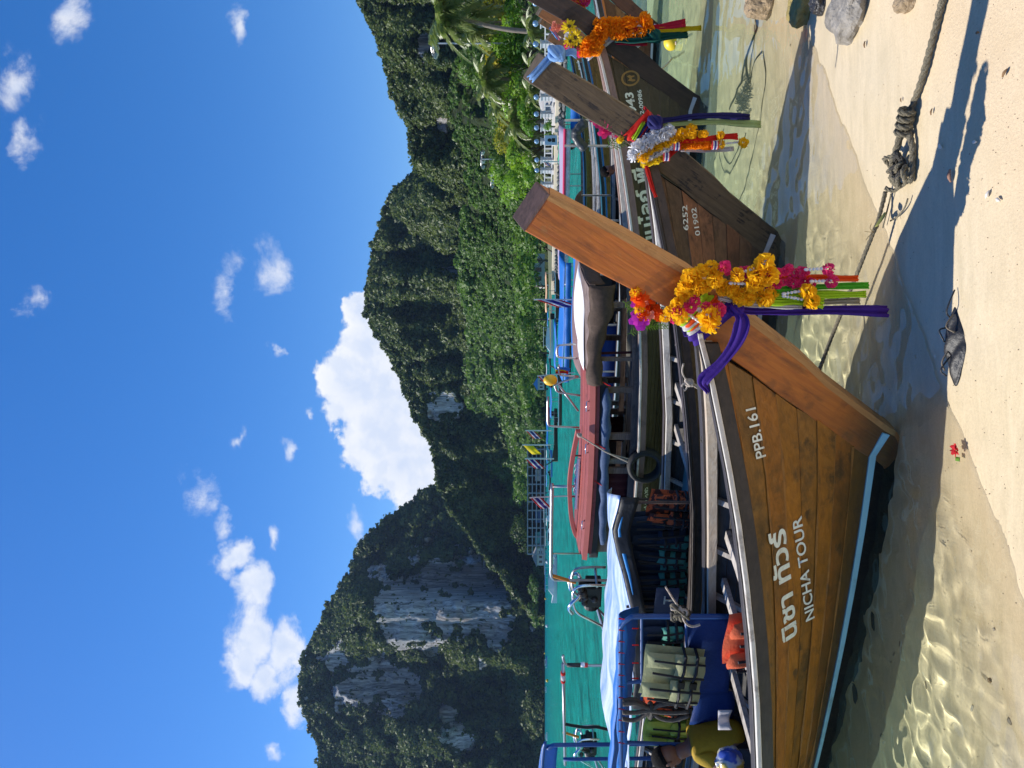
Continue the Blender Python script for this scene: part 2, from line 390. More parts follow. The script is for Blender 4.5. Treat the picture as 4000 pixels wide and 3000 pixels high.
for i in np.nonzero(_w)[0]:
    x,y = _v[i,0],_v[i,1]; k = (.008-_d[i])/.18
    x -= .562*k; y += .827*k; _b.verts[i].co = (x,y,float(sand_z(np.array(x),np.array(y)))+.008)
bmesh.ops.delete(_b, geom=[_b.verts[i] for i in np.nonzero(_d<=.003)[0]], context='VERTS'); bmesh.ops.dissolve_degenerate(_b, dist=.004, edges=_b.edges); _b.to_mesh(shallow.data); _b.free()
# the open sea goes round the clear shallows
for nm,(xa,ya) in {'a':(cutaxis(wx,PX0,PX1),wy[wy>PY1-.001]),'b':(wx[wx<PX0+.001],wy[wy<PY1]),'c':(wx[wx>PX1-.001],wy[wy<PY1])}.items(): pass
wxs = np.unique(np.concatenate([wx,[PX0,PX1]])); wys = np.unique(np.concatenate([wy,[PY1]]))
sea = tag(sheet('sea_water', water_z, wxs, wys, water_mat()), kind='structure')
_b = bmesh.new(); _b.from_mesh(sea.data)
bmesh.ops.delete(_b, geom=[f for f in _b.faces if PX0<f.calc_center_median().x<PX1 and f.calc_center_median().y<PY1], context='FACES'); _b.to_mesh(sea.data); _b.free()
sun_d.cycles.is_caustics_light = True; shallow.cycles.is_caustics_caster = True; beach.cycles.is_caustics_receiver = True

# ---------------------------------------------------------------- limestone hills and their forest
def lerp(pts, x): return np.interp(x, [p[0] for p in pts], [p[1] for p in pts])
M1 = [(-900,1500),(-500,1330),(-200,1255),(0,1248),(72,1255),(159,1208),(238,1187),(274,1172),(347,1180),(419,1187),(470,1208),(520,1234),(607,1274),(708,1339),(766,1375),(846,1389),(896,1425),(961,1491),(1026,1599),(1070,1642),(1106,1722),(1157,1787),(1220,1850),(1330,1960),(1500,2085)]
M2 = [(600,2090),(760,1960),(900,1850),(1020,1760),(1136,1712),(1196,1700),(1256,1700),(1328,1646),(1389,1622),(1467,1586),(1521,1574),(1588,1538),(1642,1513),(1714,1465),(1774,1441),(1841,1435),(1901,1447),(2010,1465),(2105,1488),(2170,1501),(2246,1544),(2284,1593),(2349,1640),(2450,1720),(2600,1850),(2750,1990)]
M3 = [(2150,1990),(2210,1850),(2280,1720),(2330,1650),(2349,1632),(2414,1604),(2512,1609),(2539,1582),(2588,1550),(2674,1528),(2821,1490),(2919,1441),(3000,1414),(3200,1370),(3600,1450),(4100,1700)]
MF = [(560,2112),(700,2095),(850,2040),(980,1960),(1100,1880),(1200,1830),(1350,1835),(1500,1815),(1650,1860),(1800,1835),(1950,1800),(2100,1815),(2250,1850),(2403,1832),(2539,1765),(2700,1775),(2850,1820),(3000,1850),(3300,1850),(4000,1900)]
CLIFF = {'M1':[(655,1740,205,350),(560,1600,120,150),(330,1480,120,220),(420,1330,60,90),(205,1760,45,40),(120,1800,60,75),(560,1930,110,120)],
         'M2':[(1420,1745,80,75),(2110,1855,75,45),(1930,1790,30,60),(1760,1660,150,120),(1560,1740,70,80),(2250,1740,120,70)],
         'M3':[(2830,1660,75,60),(2720,1600,40,30),(2500,1700,120,60),(2890,1760,60,50)], 'MF':[]}
ROCKY = {'M1':CLIFF['M1'], 'M2':[(1425,1745,55,60),CLIFF['M2'][1],CLIFF['M2'][2]], 'M3':[(2835,1665,42,36),(2520,1735,40,34)], 'MF':[]}
def emask(us, vs, L, amp=.45, seed=40):
    r = np.zeros(us.shape)
    nz = (fbm(us/70,vs/70,seed,5,.6)-.5)*2*amp
    for (u,v,a,b) in L:
        r = np.maximum(r, np.clip((1-np.sqrt(((us-u)/a)**2+((vs-v)/b)**2)+nz)*4,0,1))
    return r
def rock_mat():
    m = bpy.data.materials.new('limestone_hill'); m.use_nodes = True; g = NG(m.node_tree); bs = g.n['Principled BSDF']; bs.inputs['Roughness'].default_value = .9; bs.inputs['Specular IOR Level'].default_value = .15
    P = g.new('ShaderNodeNewGeometry').outputs['Position']
    st = g.vmath('MULTIPLY', P, (.26,.26,.026)); a = g.noise(st, 1.6, 9, .72, .6); b = g.noise(P, .05, 6, .65); c = g.noise(g.vmath('MULTIPLY', P, (.22,.22,.03)), 1.5, 6, .7)
    col = g.mix(g.mapr(a,.38,.64), (.16,.165,.175), (.68,.68,.67)); col = g.mix(g.mapr(b,.55,.72,0,.7), col, (.46,.34,.25)); col = g.mix(g.mapr(c,.5,.66,0,.85), col, (.035,.045,.03))
    at_ = g.new('ShaderNodeAttribute'); at_.attribute_name = 'rock'
    soil = g.mix(g.noise(P,.12,4), (.022,.040,.012), (.05,.065,.022))
    mk = g.mapr(g.math('ADD', at_.outputs['Fac'], g.math('MULTIPLY', g.math('SUBTRACT', g.noise(P,.16,6,.7), .5), .9)), .3, .5)
    g.l.new(g.mix(mk, soil, col), bs.inputs['Base Color'])
    bp = g.new('ShaderNodeBump'); bp.inputs['Distance'].default_value = 3; bp.inputs['Strength'].default_value = .9; g.l.new(a, bp.inputs['Height']); g.l.new(bp.outputs[0], bs.inputs['Normal'])
    return m
ROCK = rock_mat()
def hill(key, name, sil, d0, d1, nu, ne, relief, ncrown, csize, seed):
    """a hillside that rises from its foot at d0(u) to its crest at d1(u), with gullies, cliffs and a back slope"""
    us = np.linspace(sil[0][0], sil[-1][0], nu); es = np.linspace(0,1,ne)
    U,E = np.meshgrid(us,es,indexing='ij'); top = lerp(sil,us)
    D0 = np.array([d0(u) for u in us]); D1 = np.array([d1(u) for u in us])
    vb = VHOR+(EYE-.0)*FPX/D0
    V = vb[:,None]+(top-vb)[:,None]*E
    cl = emask(U,V,CLIFF[key],.35,seed); rk = emask(U+22*(fbm(U/30,V/60,seed+21,3)-.5)*4,V,ROCKY[key],1.0,seed+3); rk = np.clip(rk-1.5*np.clip(fbm(U/26,V/46,seed+13,4,.6)-.62,0,1)*6,0,1)
    rid = 1-np.abs(2*fbm(U/150+seed,V/230,seed,5,.55)-1)*2
    slope = (1-.93*cl)*(.15+1.6*vnoise(U/90,V/75,seed+9)**1.8)
    Y = np.cumsum(slope,1); Y = (Y-Y[:,:1])/(Y[:,-1:]-Y[:,:1]+1e-6)
    Y = D0[:,None]+(D1-D0)[:,None]*Y
    gul = (fbm(U/190+V/330,V/260-U/700,seed+5,5)-.5)*2
    edge = np.clip(E*5,0,1)*np.clip((1-E)*6,.25,1)
    Y = Y+relief*edge*(1-.85*cl)*(gul+.5*(rid-.4)+.75*(fbm(U/46,V/60,seed+7,3)-.5)+.03*cl*(fbm(U/18,V/110,seed+8,4)-.5)*4)
    X = (U-1500)/FPX*Y; Z = EYE-(V-VHOR)/FPX*Y
    # back slope, down to below the water
    bx=[];by=[];bz=[]
    for k,(dy,fz) in enumerate(((.12,.86),(.3,.5),(.55,-.05))):
        bx.append(X[:,-1]*(1+dy)); by.append(Y[:,-1]*(1+dy)); bz.append(Z[:,-1]*fz-2*(k==2))
    X = np.concatenate([X]+[b[:,None] for b in bx],1); Yf = np.concatenate([Y]+[b[:,None] for b in by],1); Z = np.concatenate([Z]+[b[:,None] for b in bz],1)
    Z[:,0] -= 3; Z[0] = np.minimum(Z[0],-3); Z[-1] = np.minimum(Z[-1],-3)
    vs = np.stack([X,Yf,Z],-1).reshape(-1,3); w = X.shape[1]
    i = np.arange(vs.shape[0]).reshape(nu,w); f = np.stack([i[:-1,:-1],i[1:,:-1],i[1:,1:],i[:-1,1:]],-1).reshape(-1,4)
    me = bpy.data.meshes.new(name); me.vertices.add(len(vs)); me.vertices.foreach_set('co',vs.ravel()); me.loops.add(f.size); me.loops.foreach_set('vertex_index',f.ravel())
    me.polygons.add(len(f)); me.polygons.foreach_set('loop_start',np.arange(0,f.size,4)); me.polygons.foreach_set('loop_total',np.full(len(f),4)); me.update(calc_edges=True)
    rkf = np.concatenate([rk,np.zeros((nu,3))],1)
    a = me.attributes.new('rock','FLOAT','POINT'); a.data.foreach_set('value', rkf.ravel())
    o = bpy.data.objects.new(name,me); COL.objects.link(o); me.materials.append(ROCK); tag(o,kind='structure')
    # tree crowns, spread by area over everything that is not bare rock
    q = vs[f]; ar = np.linalg.norm(np.cross(q[:,1]-q[:,0],q[:,3]-q[:,0]),axis=1)
    rq = rkf.ravel()[f].mean(1); gx = f[:,0]%w
    wgt = np.minimum(ar,np.percentile(ar,97))*np.where(rq>.45,.035,1-rq)*np.where(gx>=ne,.25,1); wgt/=wgt.sum()
    rs = np.random.RandomState(seed); k = rs.choice(len(f),ncrown,p=wgt); r1 = rs.rand(ncrown,1); r2 = rs.rand(ncrown,1)
    pts = (q[k,0]*(1-r1)+q[k,1]*r1)*(1-r2)+(q[k,3]*(1-r1)+q[k,2]*r1)*r2
    sc = csize*(.5+.5*rs.rand(ncrown)+1.1*rs.rand(ncrown)**6)*(pts[:,1]/pts[:,1].mean())**.5*np.where(rq[k]>.2,.55,1)
    pts[:,2] += sc*.25
    return pts[pts[:,2]>.5], sc[pts[:,2]>.5]

def leaf_mat(name, c1, c2, c3, tr=.25, gls=.03):
    m = bpy.data.materials.new(name); m.use_nodes = True; g = NG(m.node_tree); g.n.clear()
    oi = g.new('ShaderNodeObjectInfo'); P = g.new('ShaderNodeNewGeometry')
    n = g.noise(P.outputs['Position'], .035, 4, .6); n2 = g.noise(P.outputs['Position'], .9, 3, .6)
    col = g.mix(g.mapr(g.math('ADD', g.math('MULTIPLY', oi.outputs['Random'], .6), g.math('MULTIPLY', n, .7)), .35, .95), c1, c2)
    col = g.mix(g.mapr(n2,.48,.75,0,.8), col, c3)
    d = g.new('ShaderNodeBsdfDiffuse'); g.l.new(col, d.inputs[0]); t = g.new('ShaderNodeBsdfTranslucent'); g.l.new(col, t.inputs[0])
    gl = g.new('ShaderNodeBsdfGlossy'); gl.inputs[1].default_value = .5
    mx = g.new('ShaderNodeMixShader'); mx.inputs[0].default_value = tr; g.l.new(d.outputs[0],mx.inputs[1]); g.l.new(t.outputs[0],mx.inputs[2])
    m2 = g.new('ShaderNodeMixShader'); m2.inputs[0].default_value = gls; g.l.new(mx.outputs[0],m2.inputs[1]); g.l.new(gl.outputs[0],m2.inputs[2])
    o = g.new('ShaderNodeOutputMaterial'); g.l.new(m2.outputs[0],o.inputs[0]); MATS[name]=m; return m
LEAF_HILL = leaf_mat('forest_leaves',(.024,.060,.012),(.105,.150,.026),(.17,.20,.045),.38)
LEAF_FOOT = leaf_mat('foothill_leaves',(.035,.10,.012),(.10,.20,.024),(.16,.25,.03),.45)
LEAF_GARDEN = leaf_mat('garden_leaves',(.09,.24,.012),(.21,.40,.025),(.32,.46,.04),.52)
LEAF_YELLOW = leaf_mat('yellow_leaves',(.20,.24,.014),(.44,.38,.02),(.50,.44,.03),.5)
LEAF_PALM = leaf_mat('palm_leaves',(.12,.20,.03),(.27,.34,.08),(.44,.46,.2),.45,.10)

def crown_mesh(name, m, seed, nlobe, nleaf, leaf, flat=.75, spread=.62):
    r = random.Random(seed); lob = []
    for i in range(nlobe):
        a = r.uniform(0,6.283); d = spread*math.sqrt(r.random()); lob.append((Vector((d*math.cos(a),d*math.sin(a),flat*r.uniform(-.35,.75)*(1-.4*d))), r.uniform(.34,.6)))
    vs=[];fs=[];ns=[]
    for i in range(nleaf):
        c,rad = r.choice(lob); n = Vector((r.gauss(0,1),r.gauss(0,1),abs(r.gauss(0,1))*.9-.15)).normalized()
        p = c+n*rad*r.uniform(.78,1.08); nn = (n+Vector((r.gauss(0,.45),r.gauss(0,.45),r.gauss(0,.45)))).normalized()
        t = nn.orthogonal().normalized(); t.rotate(Matrix.Rotation(r.uniform(0,6.28),3,nn)); b = nn.cross(t); s = leaf*r.uniform(.6,1.3)
        k = len(vs); vs += [p-t*s, p-b*s*.55-nn*s*.15, p+t*s, p+b*s*.55-nn*s*.15]; fs.append((k,k+1,k+2,k+3)); ns += [tuple((n*.75+nn*.45+Vector((0,0,.12))).normalized())]*4
    me = bpy.data.meshes.new(name); me.from_pydata(vs,[],fs); me.materials.append(m); me.update(); me.polygons.foreach_set('use_smooth',[True]*len(fs)); me.normals_split_custom_set_from_vertices(ns); return me
def scatter(name, pts, sc, meshes, label, seed):
    me = bpy.data.meshes.new(name); me.vertices.add(len(pts)); me.vertices.foreach_set('co',pts.astype(np.float32).ravel())
    a = me.attributes.new('sc','FLOAT','POINT'); a.data.foreach_set('value',sc.astype(np.float32))
    o = bpy.data.objects.new(name,me); COL.objects.link(o); tag(o,label,'forest',kind='stuff')
    c = bpy.data.collections.new(name+'_crowns')
    for q in meshes: c.objects.link(bpy.data.objects.new('crown',q))
    t = bpy.data.node_groups.new(name,'GeometryNodeTree'); t.interface.new_socket('Geometry',in_out='INPUT',socket_type='NodeSocketGeometry'); t.interface.new_socket('Geometry',in_out='OUTPUT',socket_type='NodeSocketGeometry')
    n = t.nodes; gi = n.new('NodeGroupInput'); go = n.new('NodeGroupOutput'); ip = n.new('GeometryNodeInstanceOnPoints'); ci = n.new('GeometryNodeCollectionInfo')
    ci.inputs['Collection'].default_value = c; ci.inputs['Separate Children'].default_value = True; ci.inputs['Reset Children'].default_value = True
    na = n.new('GeometryNodeInputNamedAttribute'); na.data_type='FLOAT'; na.inputs[0].default_value='sc'
    rv = n.new('FunctionNodeRandomValue'); rv.data_type='FLOAT_VECTOR'; rv.inputs[0].default_value=(-.2,-.2,0); rv.inputs[1].default_value=(.2,.2,6.28); rv.inputs['Seed'].default_value = seed
    L = t.links.new; L(gi.outputs[0],ip.inputs['Points']); L(ci.outputs[0],ip.inputs['Instance']); ip.inputs['Pick Instance'].default_value=True
    L(rv.outputs[0],ip.inputs['Rotation']); L(na.outputs[0],ip.inputs['Scale']); L(ip.outputs[0],go.inputs[0])
    md = o.modifiers.new('scatter','NODES'); md.node_group = t; return o
far_crowns = [crown_mesh('crown',LEAF_HILL,s,4+s%3,70,.36) for s in range(5)]
foot_crowns = [crown_mesh('crown',LEAF_FOOT,s+20,6+s%3,170,.24) for s in range(5)]
def fd(u): return float(np.interp(u,[500,1000,1500,2000,2400,3000,4000],[470,400,300,170,110,80,70]))
p,s = hill('M1','limestone_hill',M1,lambda u:470,lambda u:610,420,190,44,56000,2.4,101); scatter('hillside_forest',p,s,far_crowns,'dark forest over the tall cliffed hill on the left',1)
p,s = hill('M2','limestone_hill',M2,lambda u:fd(u)+70,lambda u:430,420,170,25,60000,1.8,202); scatter('hillside_forest',p,s,far_crowns,'forest over the long middle hill below the big cloud',2)
p,s = hill('M3','limestone_hill',M3,lambda u:fd(u)+60,lambda u:270,300,150,13,40000,1.15,303); scatter('hillside_forest',p,s,far_crowns,'forest over the steep hill on the right',3)
p,s = hill('MF','foothill',MF,fd,lambda u:fd(u)*1.35+25,420,70,8,16000,2.0,404)
s = s*np.clip(p[:,1]/250,.45,1.5); scatter('foothill_forest',p,s,foot_crowns,'brighter green forest at the foot of the hills',4)
# ---------------------------------------------------------------- long wooden boats
FRONT = [(-.30,-.12),(-.1,0),(.03,.08),(.18,.16),(.37,.30),(.53,.42),(.62,.52),(.82,.66),(.98,.78),(1.25,.98),(1.55,1.15),(1.87,1.32),(2.2,1.48)]   # stem front edge: height, run
BACK = [(-.3,-.45),(-.1,-.28),(.18,-.05),(.54,.21),(.68,.29),(.89,.45),(1.05,.55),(1.33,.80),(1.51,.90),(1.77,1.04),(1.98,1.18),(2.3,1.36)]
SHEER = [(-9.5,.72),(-8,.62),(-6,.57),(-4,.585),(-2.8,.63),(-1.8,.71),(-1.5,.76),(-1,.83),(-.7,.88),(-.3,.95),(0,1.01),(.25,1.07),(.5,1.13),(.8,1.22)]
def frt(z): return float(np.interp(z,[p[0] for p in FRONT],[p[1] for p in FRONT]))
def bck(z): return float(np.interp(z,[p[0] for p in BACK],[p[1] for p in BACK]))
def shr(t): return float(np.interp(t,[p[0] for p in SHEER],[p[1] for p in SHEER]))
ZLOW = .235
STERN = -9.0
def zq(q,t): return ZLOW+(shr(t)-ZLOW)*q
def tend(q):
    t = .3
    for i in range(40): t = .5*t+.5*bck(zq(q,t))
    return t
TEND = {}
def te(q):
    k = round(q,3)
    if k not in TEND: TEND[k] = tend(k)
    return TEND[k]
def wq(q,t):
    d = max(te(q)-t,0); A = .53+.33*max(q,0)**.8; L = 1.95-.55*max(q,0)
    s = 1 if t>-5 else 1-.42*((-5-t)/4)**1.6
    return .054+A*(1-math.exp(-d/L))*s
def hull_pt(t, z, side=-1, out=0):
    q = min(1,max(0,(z-ZLOW)/(shr(t)-ZLOW))); return Vector((t, side*(wq(q,t)+out), z))
def stations(t1, t0=STERN, n=26):
    return [t0+(t1-t0)*(1-(1-i/n)**1.9) for i in range(n+1)]

class Boat:
    def __init__(b, name, label, foot, rz, pal, group='wooden longtail boats moored side by side', npl=8, ribs=True, cat='boat', scale=1, sz=1):
        b.root = thing(name, label, cat, foot, rz, group); b.root.scale = (scale,scale,scale*sz); b.sz = scale*sz; r = b.root; b.pal = pal
        b.rz = rz; b.foot = Vector(foot); b.sc = scale
        # stem post
        pr = [((.02,-.22),(-.38,-.2)),((.08,.03),(-.20,.08)),((.16,.18),(-.03,.22)),((.30,.37),(.10,.44)),((.42,.53),(.24,.60)),((.54,.66),(.35,.76)),((.66,.82),(.48,.92)),((.78,.98),(.60,1.09)),((.98,1.25),(.81,1.34)),((1.15,1.55),(.975,1.65)),((1.32,1.87),(1.165,1.975))]
        rings = []
        for i,(f,k) in enumerate(pr):
            w = .056; up = (.025,.05) if i==len(pr)-1 else (0,0)
            rings.append([Vector((f[0],-w,f[1])),Vector((f[0]+up[0],w,f[1]+up[1])),Vector((k[0]+up[0],w,k[1]+up[1])),Vector((k[0],-w,k[1]))])
        MB().loft(rings,cap=True).build('stem_post', pal['stem'], r, bevel=.007)
        tp = rings[-1]; cz = Vector((.012,0,.024)); c = sum(tp,Vector())/4
        MB().loft([[p+(p-c)*.02 for p in tp],[p+cz*.35+(c-p)*.04 for p in tp]]).build('stem_cap', pal['cap'], r)
        if 'edge' in pal:
            er=[[Vector((f[0]+.004,-.0565,f[1]-.002)),Vector((f[0]+.004,.0565,f[1]-.002)),Vector((f[0]-.020,.0575,f[1]+.011)),Vector((f[0]-.020,-.0575,f[1]+.011))] for f,k in pr[1:]]
            MB().loft(er).build('worn_front_edge', pal['edge'], r, fixn=True)
        # strakes: each plank of the hull its own piece
        G = .0016
        for side in (-1,1):
            for i in range(npl):
                q0 = i/npl; q1 = (i+1)/npl; n = 26; rows = []
                for k in range(n+1):
                    row = []
                    for q,dz in ((q0,G),(q1,-G)):
                        t = stations(te(q)-.004)[k]; w = wq(q,t); z = zq(q,t)+dz
                        row.append((t,w,z))
                    (t0,w0,z0),(t1,w1,z1) = row; th = .022; prd = .0035*((i*7)%3-1)
                    rows.append([Vector((t0,side*(w0+prd),z0)),Vector((t1,side*(w1+prd),z1)),Vector((t1,side*max(w1-th,.002),z1)),Vector((t0,side*max(w0-th,.002),z0))])
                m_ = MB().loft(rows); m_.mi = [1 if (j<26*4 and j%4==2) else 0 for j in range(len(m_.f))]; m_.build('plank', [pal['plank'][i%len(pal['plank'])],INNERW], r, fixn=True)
        if 'putty' in pal:
            for side in (-1,1):
                for i in range(1,npl):
                    if i in (4,): continue
                    q=i/npl; rows=[]; n=40; ts=stations(te(q)-.01,n=n)
                    for k,t in enumerate(ts):
                        h=.0012+.0055*max(0,math.sin(t*5+i*2.1)*math.sin(t*11+i)+.2); w=wq(q,t)+.0042; z=zq(q,t); rows.append([Vector((t,side*w,z-h)),Vector((t,side*w,z+h)),Vector((t,side*(w-.008),z+h)),Vector((t,side*(w-.008),z-h))])
                    MB().loft(rows).build('seam_putty', pal['putty'], r, fixn=True)
        # painted waterline strake, run across the stem to its front edge, and the dark bottom
        for side in (-1,1):
            top=[];bot=[]
            for t in [STERN+(te(0)-STERN)*k/24 for k in range(25)]:
                w = wq(0,t)+.008; top.append(Vector((t,side*w,ZLOW+.002))); bot.append(Vector((t,side*(w-.006),ZLOW-.034+.017*min(1,max(0,(-t)/2.5)))))
            for z,zb in ((ZLOW-.05,ZLOW-.10),):
                f = frt(.17); top.append(Vector((f-.02,side*.065,.205))); bot.append(Vector((f-.033,side*.065,.168)))
            rows = [[a,b_,b_-Vector((0,side*.014,0)),a-Vector((0,side*.014,0))] for a,b_ in zip(top,bot)]
            MB().loft(rows).build('waterline_strake', pal['stripe'], r, fixn=True)
            g = []
            for t in [STERN+(.0-STERN)*k/20 for k in range(21)]:
                w = wq(0,t); dp = -.22 if t<-2 else -.22+.0*t
                g.append([Vector((t,side*(w-.002),ZLOW-.012)),Vector((t,side*(w-.02),.13)),Vector((t,side*max(w*.8,.05),0)),Vector((t,side*max(w*.5,.03),dp*.8)),Vector((t,0,dp))])
            MB().loft(g,cap=False,closed=False).build('bottom_planking', pal['bottom'], r, True)
        # gunwale: outer rubbing rail, dark cap, inner rail
        for side in (-1,1):
            for nm,o0,o1,z0,z1,mt in (('rubbing_rail',.0,.034,-.02,.004,'rail'),('sheer_strip',.0,.018,-.085,-.022,'gcap'),('gunwale_cap',-.095,-.002,-.02,.012,'gcap'),('inner_rail',-.15,-.099,-.06,-.004,'irail')):
                rows=[]
                for t in stations(te(1)+(.03 if nm=='rubbing_rail' else -.02),n=22):
                    w = wq(1,t); k = min(1,max(.05,(w-.05)/.2)); a = w+(o0*k if o0<0 else o0); c_ = w+(o1*k if o1<0 else o1); z = shr(t)
                    rows.append([Vector((t,side*a,z+z0)),Vector((t,side*c_,z+z0)),Vector((t,side*c_,z+z1)),Vector((t,side*a,z+z1))])
                MB().loft(rows).build(nm, pal[mt], r, fixn=True, bevel=.004)
            if 'band' in pal:                                    # painted bands under the rail
                for j,mt in enumerate(pal['band']):
                    rows=[]
                    for t in stations(te(1)-.01,n=22):
                        w = wq(1,t); z = shr(t)-.058-.034*j
                        rows.append([Vector((t,side*(w+.010),z)),Vector((t,side*(w+.006),z-.032)),Vector((t,side*(w-.01),z-.032)),Vector((t,side*(w-.01),z))])
                    MB().loft(rows).build('painted_band', mt, r, fixn=True)
        # fore deck, floor, ribs, thwarts, transom
        dk=[]
        for t in (-.05,.1,.25,.4,.54): w = max(wq(1,t)-.11,.02); dk.append([Vector((t,-w,shr(t)-.05)),Vector((t,w,shr(t)-.05)),Vector((t,w,shr(t)-.07)),Vector((t,-w,shr(t)-.07))])
        MB().loft(dk).build('fore_deck', pal['gcap'], r, fixn=True)
        for j in range(6):
            rows=[]
            for t in [STERN+.1+(-.7-STERN)*k/12 for k in range(13)]:
                w = (wq(.15,t)-.05); y0 = -w+2*w*j/6+.006; y1 = -w+2*w*(j+1)/6-.006; z = .27
                rows.append([Vector((t,y0,z)),Vector((t,y1,z)),Vector((t,y1,z-.02)),Vector((t,y0,z-.02))])
            MB().loft(rows).build('floor_board', pal['floor'], r, fixn=True)
        if ribs:
            for k in range(17):
                t = -.25-.5*k
                for side in (-1,1):
                    rows=[]
                    for q in (.02,.35,.7,.97):
                        w = wq(q,t)-.024; z = zq(q,t); rows.append([Vector((t-.02,side*w,z)),Vector((t+.02,side*w,z)),Vector((t+.02,side*max(w-.04,.01),z)),Vector((t-.02,side*max(w-.04,.01),z))])
                    MB().loft(rows).build('rib', pal['rib'], r, fixn=True)
            for t in (-.55,-1.05,-1.55,-2.05,-4.2,-6.2):
                w = wq(.8,t)-.05; z = zq(.78,t)
                MB().box((t,0,z),(.07 if t>-3 else .2,2*w,.035)).build('thwart', pal['rib'], r, bevel=.004)
        w = wq(1,STERN)-.01; w0 = wq(0,STERN)-.01
        MB().prism([(STERN,-w0,ZLOW-.1),(STERN,w0,ZLOW-.1),(STERN,w,shr(STERN)),(STERN,-w,shr(STERN))],(.04,0,0)).build('transom', pal['plank'][0], r, fixn=True)
    def W(b, t, w, z):                                            # boat coordinates to world
        return b.foot+Matrix.Rotation(b.rz,3,'Z')@Vector((t*b.sc,w*b.sc,z*b.sz))
    def L(b, p):
        q = Matrix.Rotation(-b.rz,3,'Z')@(Vector(p)-b.foot); return Vector((q.x/b.sc,q.y/b.sc,q.z/b.sz))
    def text(b, body, t0, z0, t1, z1, h, m, side=-1, off=.006, bold=0, name='lettering', spacing=1):
        cu = bpy.data.curves.new('txt','FONT'); cu.body = body; cu.size = 1; cu.offset = bold; cu.space_character = spacing; cu.resolution_u = 3
        o = bpy.data.objects.new('txt',cu); COL.objects.link(o); dg = bpy.context.evaluated_depsgraph_get(); me = bpy.data.meshes.new_from_object(o.evaluated_get(dg)); bpy.data.objects.remove(o)
        bm = bmesh.new(); bm.from_mesh(me); bpy.data.meshes.remove(me)
        xs = [v.co.x for v in bm.verts]; x0,x1 = min(xs),max(xs)
        if not any('\u0e00'<=ch<='\u0e7f' for ch in body): cap = .72
        else: cap = .62
        bmesh.ops.subdivide_edges(bm, edges=[e for e in bm.edges if e.calc_length()>.25], cuts=1)
        for v in bm.verts:
            k = (v.co.x-x0)/(x1-x0); t = t0+(t1-t0)*k; z = z0+(z1-z0)*k+v.co.y/cap*h
            w = hull_pt(t,z,side,off); v.co = w
        me = bpy.data.meshes.new(name); bm.to_mesh(me); bm.free(); me.materials.append(m)
        q = bpy.data.objects.new(name,me); COL.objects.link(q); q.parent = b.root; return q
def px_hull(bt, u, v, side=-1):                                   # where the sight line of a photo pixel meets a boat's side
    lo,hi = 1.5,40.
    best=None
    for i in range(900):
        Y = lo+(hi-lo)*(i/900)**2; p = bt.L(at(u,v,Y)); 
        if p.x<STERN or p.x>1: continue
        q = (p.z-ZLOW)/(shr(p.x)-ZLOW)
        if -.3<q<1.3:
            e = side*p.y-wq(min(1,max(0,q)),p.x)
            if best is None or abs(e)<best[0]: best=(abs(e),p.x,p.z)
    return best[1],best[2]

A30 = R(-30)
RAIL = wood('sun_bleached_rail',(.60,.55,.47),(.78,.74,.66),(.25,.20,.16),.25,.7)
GCAP = wood('dark_gunwale',(.016,.012,.010),(.045,.032,.026),(.02,.015,.012),.3,.5)
IRAIL = wood('pale_inner_rail',(.50,.37,.24),(.66,.56,.43),(.32,.26,.20),.3,.65)
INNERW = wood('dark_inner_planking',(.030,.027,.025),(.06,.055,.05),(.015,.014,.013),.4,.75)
RIBW = wood('grey_rib_wood',(.30,.26,.22),(.55,.50,.43),(.16,.13,.11),.4,.75)
FLOORW = wood('dark_floor_boards',(.022,.020,.018),(.05,.045,.04),(.03,.03,.03),.4,.7)
LETTER = mat('white_lettering',(.74,.80,.75),.6,var=.12,scale=30,dark=(.30,.22,.12),dk=.55)
DARKB = mat('tarred_bottom',(.012,.011,.009),.7,var=.4,scale=9,bump=.3,spec=.2)
def planks(tagname, cols, stain, **k): return [wood('%s_plank_%s'%(tagname,'abcdefgh'[i]),c,tuple(min(1,x*1.75+.008) for x in c),stain,**k) for i,c in enumerate(cols)]
pal1 = dict(putty=mat('amber_seam_putty',(.25,.105,.012),.6,var=.4,scale=14,dark=(.05,.03,.012),dk=.8),edge=wood('worn_edge_wood',(.32,.13,.03),(.46,.24,.075),(.16,.06,.02),.5,.6,R(57)),stem=wood('varnished_stem',(.34,.080,.007),(.52,.150,.012),(.13,.034,.006),.75,.40,R(57),blot=.35), cap=wood('dark_end_grain',(.06,.035,.03),(.13,.075,.062),(.03,.02,.02),.5,.7),
            plank=planks('golden',[(.165,.072,.007),(.23,.080,.006),(.26,.099,.007),(.20,.082,.007),(.28,.110,.007),(.235,.085,.006)],(.050,.030,.010),rough=.42,amt=.75,blot=.75),
            stripe=mat('pale_blue_paint',(.32,.62,.68),.5,var=.1,scale=6,dark=(.14,.17,.10),dk=.55), bottom=DARKB, rail=RAIL, gcap=GCAP, irail=IRAIL, rib=RIBW, floor=FLOORW)
